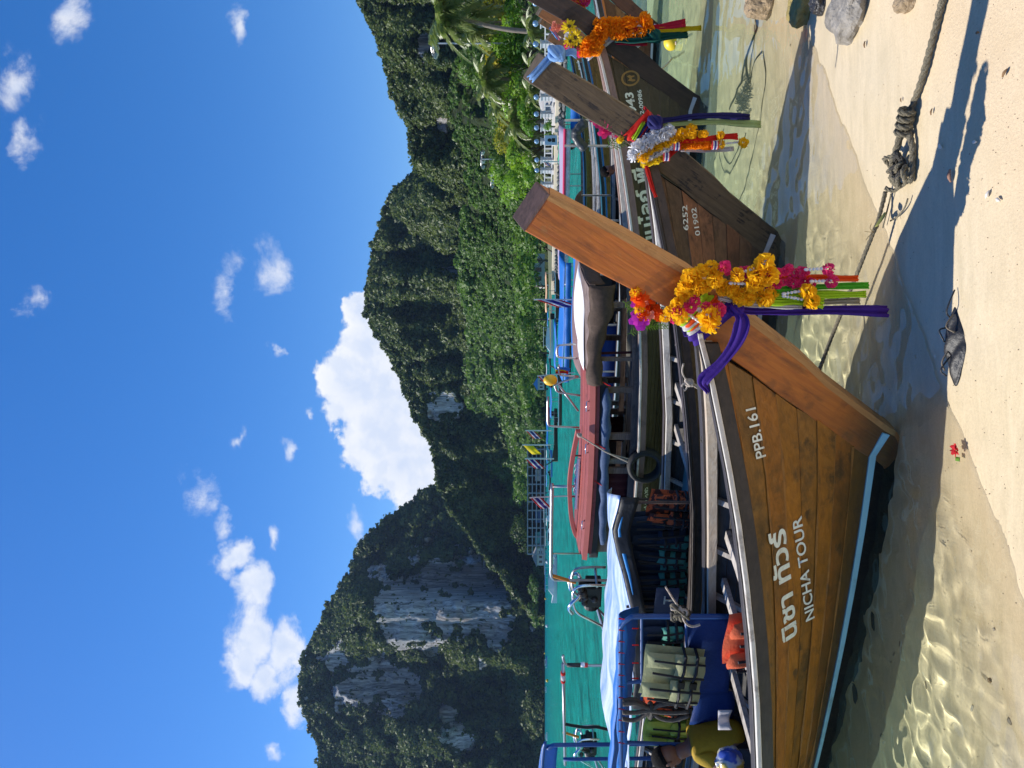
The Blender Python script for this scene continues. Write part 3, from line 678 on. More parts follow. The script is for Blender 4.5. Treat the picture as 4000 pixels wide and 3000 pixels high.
pal2 = dict(stem=wood('blotched_stem',(.070,.045,.022),(.125,.085,.045),(.020,.014,.010),.5,.6,R(57),paint=(.024,.017,.013),pamt=.5), cap=wood('worn_end',(.12,.085,.05),(.20,.15,.10),(.03,.02,.02),.5,.8),
            plank=planks('reddish',[(.055,.032,.018),(.085,.043,.022),(.12,.048,.022),(.10,.05,.025),(.135,.058,.027),(.145,.06,.026)],(.035,.022,.014),rough=.55,amt=.7),
            stripe=mat('chipped_white_paint',(.55,.52,.50),.6,var=.12,scale=6,dark=(.20,.10,.06),dk=.5), bottom=mat('dark_red_bottom',(.022,.010,.009),.5,var=.3,scale=6), rail=GCAP, gcap=wood('brown_gunwale',(.03,.02,.016),(.07,.045,.035),(.02,.015,.012),.3,.5), irail=RAIL, rib=RIBW, floor=FLOORW)
pal3 = dict(stem=wood('dark_brown_stem',(.034,.019,.012),(.068,.037,.022),(.02,.013,.01),.4,.55,R(57)), cap=pal2['cap'],
            plank=planks('olive',[(.032,.024,.014),(.038,.028,.016),(.034,.027,.016),(.042,.032,.018),(.04,.032,.020),(.036,.030,.018)],(.06,.043,.018),rough=.55,amt=.5),
            stripe=mat('grey_white_paint',(.50,.52,.55),.6,var=.1,scale=5), bottom=DARKB, rail=RAIL, gcap=wood('pinkish_gunwale',(.20,.12,.095),(.30,.19,.15),(.10,.07,.055),.4,.7), irail=RAIL, rib=wood('grey_rib_wood_dim',(.2,.17,.15),(.32,.28,.25),(.1,.08,.07),.4,.75), floor=FLOORW)
O1 = onz(1250,3560,0); O2 = onz(2100,3110,0); O3 = onz(2575,2780,0); O2 = O2-Vector((math.cos(A30),math.sin(A30),0))*.14
b1 = Boat('longtail_boat','golden brown wooden longtail boat in front, blue waterline strip and white NICHA TOUR lettering', O1, A30, pal1)
b2 = Boat('longtail_boat','dark reddish wooden longtail boat with the white numbers 6252 01902 on its bow', O2, A30, pal2)
b3 = Boat('longtail_boat','dark olive wooden longtail boat with big white Thai letters and a red-roofed cabin', O3, A30, pal3, sz=1.13)
def hull_text(bt, body, p0, p1, hpx, m, bold=0, **k):
    (t0,z0),(t1,z1) = px_hull(bt,*p0),px_hull(bt,*p1); Y = bt.W(t0,-.4,z0).y
    return bt.text(body,t0,z0,t1,z1,hpx/FPX*Y,m,bold=bold,**k)
hull_text(b1,'PPB.161',(1222,2990),(1412,2950),46,LETTER,.012)
hull_text(b1,'\u0e19\u0e34\u0e0a\u0e32 \u0e17\u0e31\u0e27\u0e23\u0e4c',(522,3112),(945,3062),56,LETTER,.028)
hull_text(b1,'NICHA TOUR',(590,3180),(990,3128),42,LETTER,.016)
hull_text(b2,'6252',(2100,2690),(2200,2683),22,LETTER,.01)
hull_text(b2,'01902',(2082,2735),(2190,2718),22,LETTER,.01)
# ---------------------------------------------------------------- flowers, ribbons and cloths tied to the prows
def _pl(b, u, v, w):                                              # point of a photo pixel's sight line on the plane y = w of a boat
    k = (u-1500)/FPX; m = (v-VHOR)/FPX; s = Vector((-math.sin(b.rz), math.cos(b.rz)))
    Y = (w+s.x*b.foot.x+s.y*b.foot.y)/(s.x*k+s.y); return Vector((k*Y, Y, EYE-m*Y))
Boat.pl = _pl
def place(o, parent):                                             # mesh written in world coordinates, child of a thing that is only moved
    o.parent = parent; o.location = -parent.location; return o
def cloth(name, col, rough=.75, tr=.25, var=.12):
    if name in MATS: return MATS[name]
    m = mat(name, col, rough, var=var, scale=25, bump=.25, bscale=60, spec=.25); g = NG(m.node_tree); bs = g.n['Principled BSDF']
    out = [n for n in g.n if n.type=='OUTPUT_MATERIAL'][0]; t = g.new('ShaderNodeBsdfTranslucent'); t.inputs[0].default_value = tuple(col)+(1,)
    mx = g.new('ShaderNodeMixShader'); mx.inputs[0].default_value = tr; g.l.new(bs.outputs[0],mx.inputs[1]); g.l.new(t.outputs[0],mx.inputs[2]); g.l.new(mx.outputs[0],out.inputs[0]); return m
PET_Y = cloth('yellow_petals',(.92,.56,.015),tr=.45); PET_O = cloth('orange_petals',(.92,.33,.008),tr=.45); PET_P = cloth('pink_petals',(.75,.045,.20),tr=.4); PET_R = cloth('orange_rose_petals',(.92,.14,.012),tr=.4)
PET_M = cloth('magenta_petals',(.62,.05,.58)); PET_W = cloth('white_petals',(.78,.78,.80)); PET_S = cloth('salmon_petals',(.85,.32,.22)); PET_G = cloth('green_leaflets',(.12,.26,.03)); PET_L = cloth('lemon_petals',(.92,.70,.03),tr=.4)
PURPLE = cloth('purple_cloth',(.055,.018,.25)); LIME = cloth('lime_cloth',(.46,.72,.03),tr=.4); GREEN = cloth('green_cloth',(.10,.50,.03),tr=.4); ORANGE = cloth('orange_cloth',(.85,.10,.01),tr=.35)
WHITEC = cloth('white_cloth',(.68,.66,.68),tr=.4); BEIGE = cloth('beige_cloth',(.35,.31,.24)); RED = cloth('red_cloth',(.72,.03,.02),tr=.35); CRIM = cloth('crimson_cloth',(.55,.015,.05)); YELC = cloth('yellow_cloth',(.72,.52,.01),tr=.35)
DGREEN = cloth('dark_green_cloth',(.008,.085,.07)); NAVY = cloth('navy_cloth',(.022,.022,.13)); PLIME = cloth('pale_lime_cloth',(.50,.62,.28),tr=.45); LBLUE = cloth('light_blue_cloth',(.20,.38,.68)); SALM = cloth('salmon_cloth',(.80,.16,.12))

def petal_flower(name, m, seed, layers, npet, cup=.5, ruff=.25, m2=None, centre=.0):
    """a bloom of radius 1: rings of cupped, ruffled petals"""
    r = random.Random(seed); mb = MB()
    for L in range(layers):
        k = (L+.6)/layers; tilt = cup*(1-k)*1.5+.12
        for i in range(npet):
            a = 6.283*(i+.5*(L%2))/npet+r.uniform(-.2,.2); ln = (.42+.58*k)*r.uniform(.86,1.1); wd = 3.0/npet*ln*1.15
            d = Vector((math.cos(a),math.sin(a),0)); s = Vector((-math.sin(a),math.cos(a),0)); z0 = .35*(1-k)
            e = [Vector((0,0,z0-.05))]
            def P(f,w,h): return d*(f*ln*math.cos(tilt*f))+s*(w*wd)+Vector((0,0,z0+f*ln*math.sin(tilt)*.9+h))
            mb.add([P(.08,-.2,0),P(.08,.2,0),P(.6,.55,r.uniform(-ruff,ruff)*.4),P(.6,-.55,r.uniform(-ruff,ruff)*.4),P(1,.32,r.uniform(-ruff,ruff)),P(1,-.32,r.uniform(-ruff,ruff)),P(.66,0,-.07),P(1.02,0,r.uniform(-ruff,ruff)*.6)],
                   [(0,1,2,6),(0,6,3),(6,2,4,7),(3,6,7,5)])
    me = mb.mesh(name); me.materials.append(m)
    if m2:
        me.materials.append(m2); b = MB().ball((0,0,.16),(centre,centre,.18),10,5); n0 = len(me.polygons)
        mb.cur = 1; mb.add(b.v,b.f); me2 = mb.mesh(name); me2.materials.append(m); me2.materials.append(m2); bpy.data.meshes.remove(me); me = me2
    me.polygons.foreach_set('use_smooth',[True]*len(me.polygons)); return me
def full_bloom(name, m, seed, n=46):
    """a pompon: ruffled petals all the way round"""
    r = random.Random(seed); mb = MB()
    for i in range(n):
        z = 1-2*(i+.5)/n; a = i*2.399; q = math.sqrt(1-z*z); d = Vector((q*math.cos(a),q*math.sin(a),z)); s = d.orthogonal().normalized(); s.rotate(Matrix.Rotation(r.uniform(0,6.28),3,d)); b = d.cross(s)
        w = r.uniform(.26,.42); p = d*.45; h = d*r.uniform(.85,1.12)
        mb.add([p-s*w*.4,p+s*w*.4,h+s*w+b*r.uniform(-.12,.2),h+d*.1+b*r.uniform(.0,.25),h-s*w+b*r.uniform(-.12,.2),d*.8+b*.05],[(0,1,2,5),(5,2,3),(5,3,4),(0,5,4)])
    me = mb.mesh(name); me.materials.append(m); return me
MARI_Y = [full_bloom('blossom',PET_Y,i) for i in range(3)]; MARI_O = [full_bloom('blossom',PET_O,10+i) for i in range(3)]; CARN_P = [full_bloom('blossom',PET_P,20+i,38) for i in range(2)]; MARI_W = [full_bloom('blossom',PET_W,30+i,40) for i in range(2)]; MARI_L = [full_bloom('blossom',PET_L,50+i,40) for i in range(2)]
ROSE = petal_flower('rose',PET_R,3,4,6,1.0,.12); ORCH = petal_flower('orchid',PET_M,5,2,5,.5,.1); SALF = petal_flower('small_bloom',PET_S,6,2,5,.6,.15); PINKF = petal_flower('orchid',PET_P,7,2,5,.5,.12); WHF = petal_flower('small_bloom',PET_W,8,2,5,.6,.12)
SUNF = petal_flower('sunflower',PET_L,9,2,11,.25,.08,mat('sunflower_heart',(.10,.05,.012),.9),.36)
def leafspray(seed=1):
    r = random.Random(seed); mb = MB()
    for i in range(9):
        x = -1+i*.24; 
        for sd in (-1,1):
            mb.add([(x,0,0),(x+.12,sd*.2,.05),(x+.3,sd*(.5-.04*i),r.uniform(-.05,.1)),(x+.2,sd*.12,.02)],[(0,1,2,3)])
    mb.tube([(-1.3,0,0),(1.1,0,0)],.03,5); me = mb.mesh('leaf_spray'); me.materials.append(PET_G); return me
SPRAY = leafspray()
def put(me, pos, r, parent, rot=None, name=None):
    o = bpy.data.objects.new(name or me.name.split('.')[0], me); COL.objects.link(o); o.parent = parent; o.location = Vector(pos)-parent.location; o.scale = (r,r,r)
    o.rotation_euler = rot if rot else (rnd.uniform(0,6),rnd.uniform(0,6),rnd.uniform(0,6)); return o
TOCAM = (R(62),0,0)
def face(pos):                                                   # turn a bloom's +Z towards the open side the people look at, with some play
    d = (Vector((rnd.uniform(-.5,.3),-1,rnd.uniform(.0,.8)))); return d.to_track_quat('Z','Y').to_euler()
def walk(pts, step):
    pts = [Vector(p) for p in pts]; out=[]; carry=0
    for a,b in zip(pts,pts[1:]):
        L=(b-a).length; d=carry
        while d<L: out.append(a.lerp(b,d/L)); d+=step
        carry=d-L
    return out
def garland(parent, pts, meshes, r, step, jit=.2):
    for p in walk(pts,step):
        put(rnd.choice(meshes), p+Vector((rnd.gauss(0,jit),rnd.gauss(0,jit),rnd.gauss(0,jit)))*r, r*rnd.uniform(.85,1.15), parent)
def beads(parent, pts, r=.006, step=.016, m=None, name='bead_string'):
    mb = MB()
    for i,p in enumerate(walk(pts,step)):
        mb.ball(p,(r,r,r*(1.5 if i%3==0 else .9)),6,4)
    mb.tube(pts,r*.25,4); return place(mb.build(name,m or PET_W,None,True),parent)
def spline(pts, n=6):
    P = [Vector(p) for p in pts]; P = [P[0]*2-P[1]]+P+[P[-1]*2-P[-2]]; out=[]
    for i in range(1,len(P)-2):
        for k in range(n):
            t=k/n; a,b,c,d = P[i-1:i+3]; out.append(.5*((2*b)+(c-a)*t+(2*a-5*b+4*c-d)*t*t+(3*b-a-3*c+d)*t**3))
    return out+[P[-2]]
def ribbon(name, pts, w, m, parent, fold=3, depth=.012, wdir=None, seed=0, taper=None, nrm=None):
    """a bunched strip of cloth: a pleated band that follows a path"""
    r = random.Random(seed); path = spline(pts,6); n = fold*4+1; mb = MB(); V=[]
    ph = r.uniform(0,6)
    for i,p in enumerate(path):
        t = (path[min(i+1,len(path)-1)]-path[max(i-1,0)]).normalized()
        N = Vector(nrm) if nrm else Vector((.15,-1,.2)); s = t.cross(N).normalized(); nn = s.cross(t).normalized()
        f = i/(len(path)-1); p = p+s*(.22*w*math.sin(f*4.2+ph)*f)+nn*(.25*w*math.sin(f*5.1+ph*2)*f); ww = w*(taper(f) if taper else 1)*(1+.16*math.sin(f*6+ph)+.10*math.sin(f*15+ph*3)); row=[]
        for k in range(n):
            x = k/(n-1)-.5; row.append(p+s*x*ww+nn*depth*math.sin(x*fold*6.283+ph+f*1.5)*(.5+.5*math.cos(x*3)))
        V.append(row)
    fs=[]; vs=[q for row in V for q in row]
    for i in range(len(V)-1):
        for k in range(n-1): fs.append((i*n+k,i*n+k+1,(i+1)*n+k+1,(i+1)*n+k))
    mb.add(vs,fs); o = mb.build(name,m,None,True,solid=.0025); return place(o,parent) if parent else o
def knot(parent, c, r, m, name='knot'):
    mb = MB(); c = Vector(c)
    for k in range(3):
        a = k*1.1; ring=[c+Vector((math.cos(t)*r*.7,math.sin(t)*r*.45,math.sin(t+a)*r*.8)) for t in [6.283*i/14 for i in range(14)]]
        mb.tube(ring,r*.38,7,closed=True)
    return place(mb.build(name,m,None,True),parent)
def band(parent, b, p0, p1, wdt, m, name, lift=.012, th=.01, fold=2):
    """a strip of cloth wrapped round a stem post from edge to edge (near side and over both edges)"""
    a = b.pl(*p0,-.057-lift); c = b.pl(*p1,-.057-lift); s = Vector((-math.sin(b.rz),math.cos(b.rz),0))*.17
    d = (c-a).normalized(); pts = [a+s-d*.012, a-d*.014+s*.3, a-d*.008, a.lerp(c,.33)-s*.05, a.lerp(c,.66)-s*.05, c+d*.008, c+d*.014+s*.3, c+s+d*.012]
    path = spline(pts,5); V=[]; n = fold*4+1; up = Vector((d.z,0,-d.x)).normalized() if abs(d.z)<.99 else Vector((1,0,0))
    ax = s.cross(d).normalized(); mb = MB()
    for i,p in enumerate(path):
        t = (path[min(i+1,len(path)-1)]-path[max(i-1,0)]).normalized(); nn = ax.cross(t).normalized(); row=[]
        for k in range(n):
            x = k/(n-1)-.5; row.append(p+ax*x*wdt+nn*th*math.sin(x*fold*6.283+i*.25))
        V.append(row)
    mb.add([q for r_ in V for q in r_],[(i*n+k,i*n+k+1,(i+1)*n+k+1,(i+1)*n+k) for i in range(len(V)-1) for k in range(n-1)])
    return place(mb.build(name,m,None,True,solid=.003),parent)

# --- front boat
def c7(x,y): return (2200-y/2.074, 2600+x/2.074)                  # notes taken from enlarged views
def c3(x,y): return (2100-y/2.074, 2000+x/2.074)
def P1(uv, w=-.13): return b1.pl(uv[0],uv[1],w)
g = thing('flower_garland','yellow marigold garland with pink carnation strands looped round the prow of the front boat','garland',P1(c7(300,650)),0)
for path in ([(60,880),(90,800),(150,740),(210,690),(300,650),(400,660),(500,690),(600,720),(700,745),(800,760),(900,725)],[(175,580),(260,560),(350,540),(430,525)],[(240,640),(330,600),(420,620),(520,655)],[(600,760),(700,780),(820,700)],[(130,690),(200,630)]):
    garland(g,[P1(c7(*q),-.13) for q in path],MARI_Y,.029,.032,.28)
for q,r in (((580,570),.03),((735,560),.04),((720,640),.04),((800,470),.042),((830,575),.045),((1150,700),.034),((1185,780),.036),((350,900),.05),((360,960),.045),((120,900),.036)): put(rnd.choice(MARI_Y),P1(c7(*q),-.16),r,g)
for path in ([(480,505),(500,560)],[(600,540),(860,545)],[(860,545),(1140,545)],[(620,620),(860,630)],[(860,630),(1185,630)]): garland(g,[P1(c7(*q),-.125) for q in path],CARN_P,.021,.024,.2)
for q,r in (((1320,520),.026),((1345,620),.028),((480,500),.026),((200,830),.028),((240,780),.026),((90,860),.024),((420,860),.036),((330,820),.02)): put(rnd.choice(CARN_P),P1(c7(*q),-.15),r,g)
for pa in ([(1140,525),(1310,515)],[(1185,620),(1340,615)],[(530,635),(690,640)],[(620,545),(720,520)],[(960,720),(1140,690)],[(960,740),(1130,770)],[(250,850),(340,900)],[(200,900),(300,960)],[(270,840),(390,930)]): beads(g,[P1(c7(*q),-.15) for q in pa],.0075)
g = thing('flower_bouquet','orange rose and magenta orchid bouquet behind the prow of the front boat','bouquet',P1(c3(1080,650),-.02))
for q,me,r in (((1040,560),ROSE,.05),((1105,625),ROSE,.05),((1060,690),ROSE,.04),((1165,650),ROSE,.05),((1010,600),ORCH,.036),((1030,720),ORCH,.062),((1060,745),ORCH,.05),((1000,520),ROSE,.03),((1190,700),ROSE,.03),((1120,690),SALF,.035),((1140,560),ROSE,.03),((1075,590),SALF,.03)):
    p = P1(c3(*q),-.03+rnd.uniform(-.03,.03)); put(me,p,r,g,face(p))
for q in ((1000,495),(1240,700),(1350,690),(1030,640)): put(rnd.choice(MARI_Y),P1(c3(*q),-.05),.026,g)
for q in ((1290,690),(1310,720)): put(CARN_P[0],P1(c3(*q),-.05),.022,g)
for q,a in (((1040,800),1.2),((1165,780),1.6),((1120,720),.8),((990,640),2.2),((1200,640),1.9)): put(SPRAY,P1(c3(*q),-.03),.05,g,(R(80),a,0))
for q in ((1060,640),(1120,600),(1150,700),(1010,690),(1200,660)): put(SPRAY,P1(c3(*q),-.0),.055,g,(R(80),rnd.uniform(0,6),0))
t = thing('prow_ribbons','lime, green, orange, beige and white ribbons hanging under the yellow garland','ribbons',P1(c7(700,750)))
band(t,b1,c3(1400,760),c3(1600,560),.085,LIME,'wrap_band',.014); band(t,b1,c3(1440,770),c3(1650,590),.05,ORANGE,'wrap_band',.02); band(t,b1,c3(1430,800),c3(1690,620),.06,WHITEC,'wrap_band',.017)
ribbon('ribbon',[P1(c7(860,690),-.12),P1(c7(1200,665),-.12),P1(c7(1645,668),-.12)],.030,GREEN,t,2,.006,seed=1)
ribbon('ribbon',[P1(c7(860,735),-.125),P1(c7(1250,720),-.125),P1(c7(1630,725),-.125)],.034,LIME,t,3,.006,seed=2)
ribbon('ribbon',[P1(c7(800,770),-.13),P1(c7(1050,780),-.13),P1(c7(1270,815),-.13)],.042,LIME,t,3,.008,seed=3)
ribbon('ribbon',[P1(c7(780,760),-.11),P1(c7(1200,790),-.11),P1(c7(1570,790),-.11)],.026,BEIGE,t,2,.006,seed=4)
ribbon('ribbon',[P1(c7(820,590),-.11),P1(c7(1200,590),-.11),P1(c7(1560,585),-.11)],.026,ORANGE,t,2,.006,seed=5)
ribbon('ribbon',[P1(c7(430,745),-.115),P1(c7(600,785),-.115),P1(c7(860,800),-.12),P1(c7(1100,815),-.12)],.034,WHITEC,t,3,.008,seed=6)
t = thing('purple_sash','purple cloth sash knotted round the prow of the front boat with a long tail','sash',P1(c3(1830,640)))
band(t,b1,c3(1470,880),c3(1780,620),.072,PURPLE,'wrap_band',.014,.007)
knot(t,P1(c3(1815,640),-.13),.03,PURPLE)
ribbon('tail',[P1(c3(1840,645),-.13),P1(c7(800,868),-.13),P1(c7(1200,868),-.13),P1(c7(1800,868),-.13)],.040,PURPLE,t,2,.012,seed=7,taper=lambda f:.55+.5*min(1,f*2))
ribbon('tail',[P1(c3(1820,650),-.14),P1(c3(1868,740),-.17),P1(c3(1820,900),-.19),P1(c3(1690,1070),-.19),P1(c3(1560,1180),-.18),P1(c3(1528,1240),-.17),P1(c3(1570,1310),-.165)],.060,PURPLE,t,2,.009,seed=8,taper=lambda f:(.5+2.5*f if f<.2 else 1.0)-.75*max(0,f-.72)/.28,nrm=(.1,-1,.35))
# --- second boat
def c4(x,y): return (2700-y/2.074, 2000+x/2.074)
def c9(x,y): return (2500-y/2.074, 2400+x/2.074)
def P2(uv, w=-.13): return b2.pl(uv[0],uv[1],w)
g = thing('flower_garland','white and yellow layered garland round the prow of the boat numbered 6252','garland',P2(c9(300,150)))
garland(g,[P2(c9(*q),-.13) for q in [(150,235),(190,160),(270,110),(350,65),(430,20),(480,0)]],MARI_W,.05,.05,.12)
garland(g,[P2(c9(*q),-.14) for q in [(215,180),(300,120),(400,60),(480,25)]],MARI_W,.04,.05,.12)
garland(g,[P2(c9(*q),-.15) for q in [(210,245),(290,190),(380,140),(490,85)]],MARI_Y,.03,.036,.15)
garland(g,[P2(c9(*q),-.145) for q in [(230,262),(330,215),(420,175),(500,140)]],MARI_W,.024,.03,.1)
garland(g,[P2(c9(*q),-.14) for q in [(245,290),(330,270),(410,230)]],MARI_L,.026,.03,.1)
garland(g,[P2(c9(*q),-.13) for q in [(490,55),(620,60),(720,55)]],MARI_Y,.028,.034,.2)
garland(g,[P2(c9(*q),-.13) for q in [(540,140),(660,138),(780,140)]],MARI_O,.03,.02,.08)
for q,r in (((620,25),.045),((545,50),.04),((860,135),.03),((1045,120),.035),((860,60),.028),((730,45),.026)): put(rnd.choice(MARI_Y),P2(c9(*q),-.15),r,g)
beads(g,[P2(c9(870,130),-.14),P2(c9(1040,110),-.14)],.008); beads(g,[P2(c9(560,45),-.14),P2(c9(610,30),-.14)],.008)
FLAGB = mat('tricolour_band',(.5,.5,.5),.7)
def tricolour(m):
    gg = NG(m.node_tree); bs = gg.n['Principled BSDF']; tc = gg.new('ShaderNodeTexCoord'); y = gg.sep(tc.outputs['Generated'])[2]
    cr = gg.new('ShaderNodeValToRGB'); cr.color_ramp.interpolation='CONSTANT'; e = cr.color_ramp.elements; e[0].color=(.55,.02,.03,1); e[1].position=1/6; e[1].color=(.7,.7,.7,1)
    for p,c in ((2/6,(.03,.03,.22,1)),(4/6,(.7,.7,.7,1)),(5/6,(.55,.02,.03,1))): k=e.new(p); k.color=c
    gg.l.new(y,cr.inputs[0]); gg.l.new(cr.outputs[0],bs.inputs['Base Color'])
tricolour(FLAGB)
for q in ((812,140),(505,150),(420,232)):
    c = P2(c9(*q),-.15); place(MB().tube([c+Vector((0,0,-.022)),c+Vector((0,0,.022))],.03,12).build('tricolour_ring',FLAGB,None),g)
t = thing('prow_ribbons','red, navy and pale lime ribbons hanging from the prow of the boat numbered 6252','ribbons',P2(c4(1100,330)))
band(t,b2,c4(960,500),c4(1120,330),.10,RED,'wrap_band',.012); band(t,b2,c4(1010,520),c4(1140,350),.05,NAVY,'wrap_band',.018); band(t,b2,c4(1080,520),c4(1220,390),.08,SALM,'wrap_band',.018); band(t,b2,c4(990,490),c4(1060,380),.03,LIME,'wrap_band',.02); band(t,b2,c4(1230,660),c4(1350,560),.05,RED,'wrap_band',.01)
knot(t,P2(c4(1160,370),-.14),.045,NAVY)
ribbon('ribbon',[P2(c4(1180,360),-.14),P2(c4(1500,325),-.14),P2(c4(1930,310),-.14)],.042,NAVY,t,2,.012,seed=11)
ribbon('ribbon',[P2(c4(1200,390),-.13),P2(c4(1600,375),-.13),P2(c4(2020,368),-.13)],.048,PLIME,t,2,.008,seed=12,taper=lambda f:.6+.5*f)
ribbon('ribbon',[P2(c9(520,100),-.135),P2(c9(760,88),-.135),P2(c9(998,80),-.135)],.042,RED,t,2,.008,seed=13)
ribbon('ribbon',[P2(c9(540,170),-.12),P2(c9(760,178),-.12),P2(c9(968,178),-.12)],.034,WHITEC,t,2,.008,seed=14)
ribbon('ribbon',[P2(c4(1085,720),-.62),P2(c4(1110,800),-.64),P2(c4(1140,900),-.66),P2(c4(1165,975),-.68)],.022,RED,t,2,.006,seed=15)
g = thing('flower_bouquet','pink orchid spray behind the prow of the boat numbered 6252','bouquet',P2(c4(780,430),0))
for q,r in (((680,335),.05),((735,375),.06),((770,400),.05),((755,445),.06),((830,430),.05),((870,460),.06),((800,385),.04),((655,320),.03)): p=P2(c4(*q),-.02); put(PINKF,p,r,g,face(p))
for q in ((640,315),(800,450),(830,470),(700,350)): p=P2(c4(*q),-.02); put(WHF,p,.035,g,face(p))
for q in ((870,515),(885,500)): put(MARI_L[0],P2(c4(*q),-.05),.022,g)
for q,a in (((900,500),1.6),((910,540),1.2),((760,400),2.0),((850,490),.8)): put(SPRAY,P2(c4(*q),-.01),.08,g,(R(80),a,0))
def c5(x,y): return (3000-y/2.212, 1900+x/2.212)
t = thing('cloth_tie','light blue cloth strip knotted round the top of the prow of the boat numbered 6252','cloth',P2(c5(600,450)))
band(t,b2,c5(395,670),c5(590,455),.05,LBLUE,'wrap_band',.012); knot(t,P2(c5(605,462),-.12),.05,LBLUE)
ribbon('tail',[P2(c5(625,462),-.13),P2(c5(700,465),-.13),P2(c5(780,468),-.13)],.055,LBLUE,t,2,.008,seed=16)
# --- third boat
def P3(uv, w=-.13): return b3.pl(uv[0],uv[1],w)
g = thing('flower_garland','thick orange marigold garland round the prow of the boat with the cabin','garland',P3(c5(900,350)))
for k in range(5):
    o = k*34; garland(g,[P3(c5(*q),-.15-.03*math.sin(k*.8)) for q in [(830+o*.9,455+o*.05-k*12),(880+o*.9,380-k*14),(930+o*.8,300-k*14),(975+o*.7,240-k*10)]],MARI_O,.062,.075,.15)
garland(g,[P3(c5(*q),-.15) for q in [(1080,215),(1200,205),(1310,195)]],MARI_O,.062,.05,.12); garland(g,[P3(c5(*q),-.15) for q in [(1090,290),(1180,292),(1265,295)]],MARI_O,.06,.05,.12)
garland(g,[P3(c5(*q),-.12) for q in [(960,195),(1060,190)]],MARI_O,.05,.06,.15)
for q in ((1370,155),(1385,200),(1400,250),(1345,285)): put(rnd.choice(MARI_O),P3(c5(*q),-.16),.06,g)
beads(g,[P3(c5(1310,195),-.15),P3(c5(1370,170),-.15)],.012,.025); beads(g,[P3(c5(1270,295),-.15),P3(c5(1340,285),-.15)],.012,.025); beads(g,[P3(c5(1310,220),-.15),P3(c5(1380,245),-.15)],.012,.025)
t = thing('prow_ribbons','crimson, yellow and dark green ribbons under the orange garland','ribbons',P3(c5(1300,280)))
ribbon('ribbon',[P3(c5(1150,250),-.13),P3(c5(1450,230),-.13),P3(c5(1720,215),-.13)],.085,CRIM,t,3,.015,seed=21,taper=lambda f:.7+.4*f)
ribbon('ribbon',[P3(c5(1300,262),-.12),P3(c5(1600,250),-.12),P3(c5(1860,238),-.12)],.07,YELC,t,3,.012,seed=22)
ribbon('ribbon',[P3(c5(1110,340),-.14),P3(c5(1300,330),-.17),P3(c5(1480,315),-.17),P3(c5(1740,292),-.15)],.10,DGREEN,t,3,.03,seed=23)
knot(t,P3(c5(1440,310),-.17),.07,DGREEN); ribbon('ribbon',[P3(c5(1120,375),-.11),P3(c5(1390,382),-.11)],.03,CRIM,t,2,.008,seed=24); band(t,b3,c5(880,490),c5(1080,330),.07,WHITEC,'wrap_band',.008)
g = thing('flower_bouquet','sunflower and salmon blossom bouquet on the prow above the orange garland','bouquet',P3(c5(700,300),0))
for i in range(26): p=P3(c5(590+rnd.uniform(-15,100),215+rnd.uniform(-35,45)),-.06+rnd.uniform(-.04,.04)); put(SALF,p,.035,g,face(p))
for q,r in (((718,240),.10),((780,328),.10),((728,362),.085)): p=P3(c5(*q),-.14); put(SUNF,p,r,g,face(p))
for q in ((700,300),(740,300),(760,280),(690,330),(770,400),(720,400),(750,420)): p=P3(c5(*q),-.1); put(WHF,p,.04,g,face(p))
for q,a in (((830,360),1.0),((820,380),.6),((840,385),1.4),((800,395),.9),((760,410),.4)): put(SPRAY,P3(c5(*q),-.12),.09,g,(R(80),a,0))
for q in ((810,440),(715,405)): put(CARN_P[0],P3(c5(*q),-.12),.06,g)
# ---------------------------------------------------------------- cabin, awnings, vests, person and gear on the boats
REDP = wood('red_roof_paint',(.24,.034,.026),(.34,.060,.045),(.12,.022,.018),.3,.6); REDL = mat('coral_roof_paint',(.50,.12,.09),.55,var=.1,scale=6)
CABW = wood('cabin_wood',(.10,.065,.05),(.24,.17,.14),(.05,.035,.03),.5,.7); CABG = wood('grey_cabin_post',(.16,.15,.13),(.30,.28,.25),(.08,.07,.06),.4,.75)
BLACKC = mat('black_tarp',(.014,.014,.016),.6,var=.3,scale=8,bump=.3,bscale=14); BROWNC = cloth('brown_tarp',(.095,.062,.045),tr=.1,var=.3); DENIM = cloth('blue_grey_tarp',(.085,.135,.25),tr=.2,var=.25); MAROON = cloth('maroon_cloth',(.055,.010,.018),tr=.1)
STEEL = mat('galvanised_pipe',(.42,.41,.40),.35,.85,var=.12,scale=14,bump=.1); CHROME = mat('polished_steel',(.75,.75,.77),.16,1); BLUEP = mat('blue_painted_pipe',(.012,.075,.26),.45,var=.2,scale=12); BLACKM = mat('black_engine_metal',(.012,.012,.013),.38,.5,bump=.2); RUBBER = mat('tyre_rubber',(.022,.022,.024),.75,var=.25,scale=20,bump=.25); ORM = mat('orange_plastic',(.65,.22,.02),.5)
TARPB = cloth('blue_tarp_panel',(.012,.045,.20),.55,.3,.15); TARPT = cloth('bright_blue_tarp',(.03,.20,.62),.5,.25,.1); ROPE = mat('pale_rope',(.50,.42,.34),.9,var=.2,scale=60,bump=.6,bscale=140); ROPED = mat('weathered_rope',(.20,.175,.12),.95,var=.35,scale=40,bump=.8,bscale=160); ROPEB = mat('dark_wet_rope',(.055,.05,.042),.8,var=.3,scale=40,bump=.7,bscale=160)
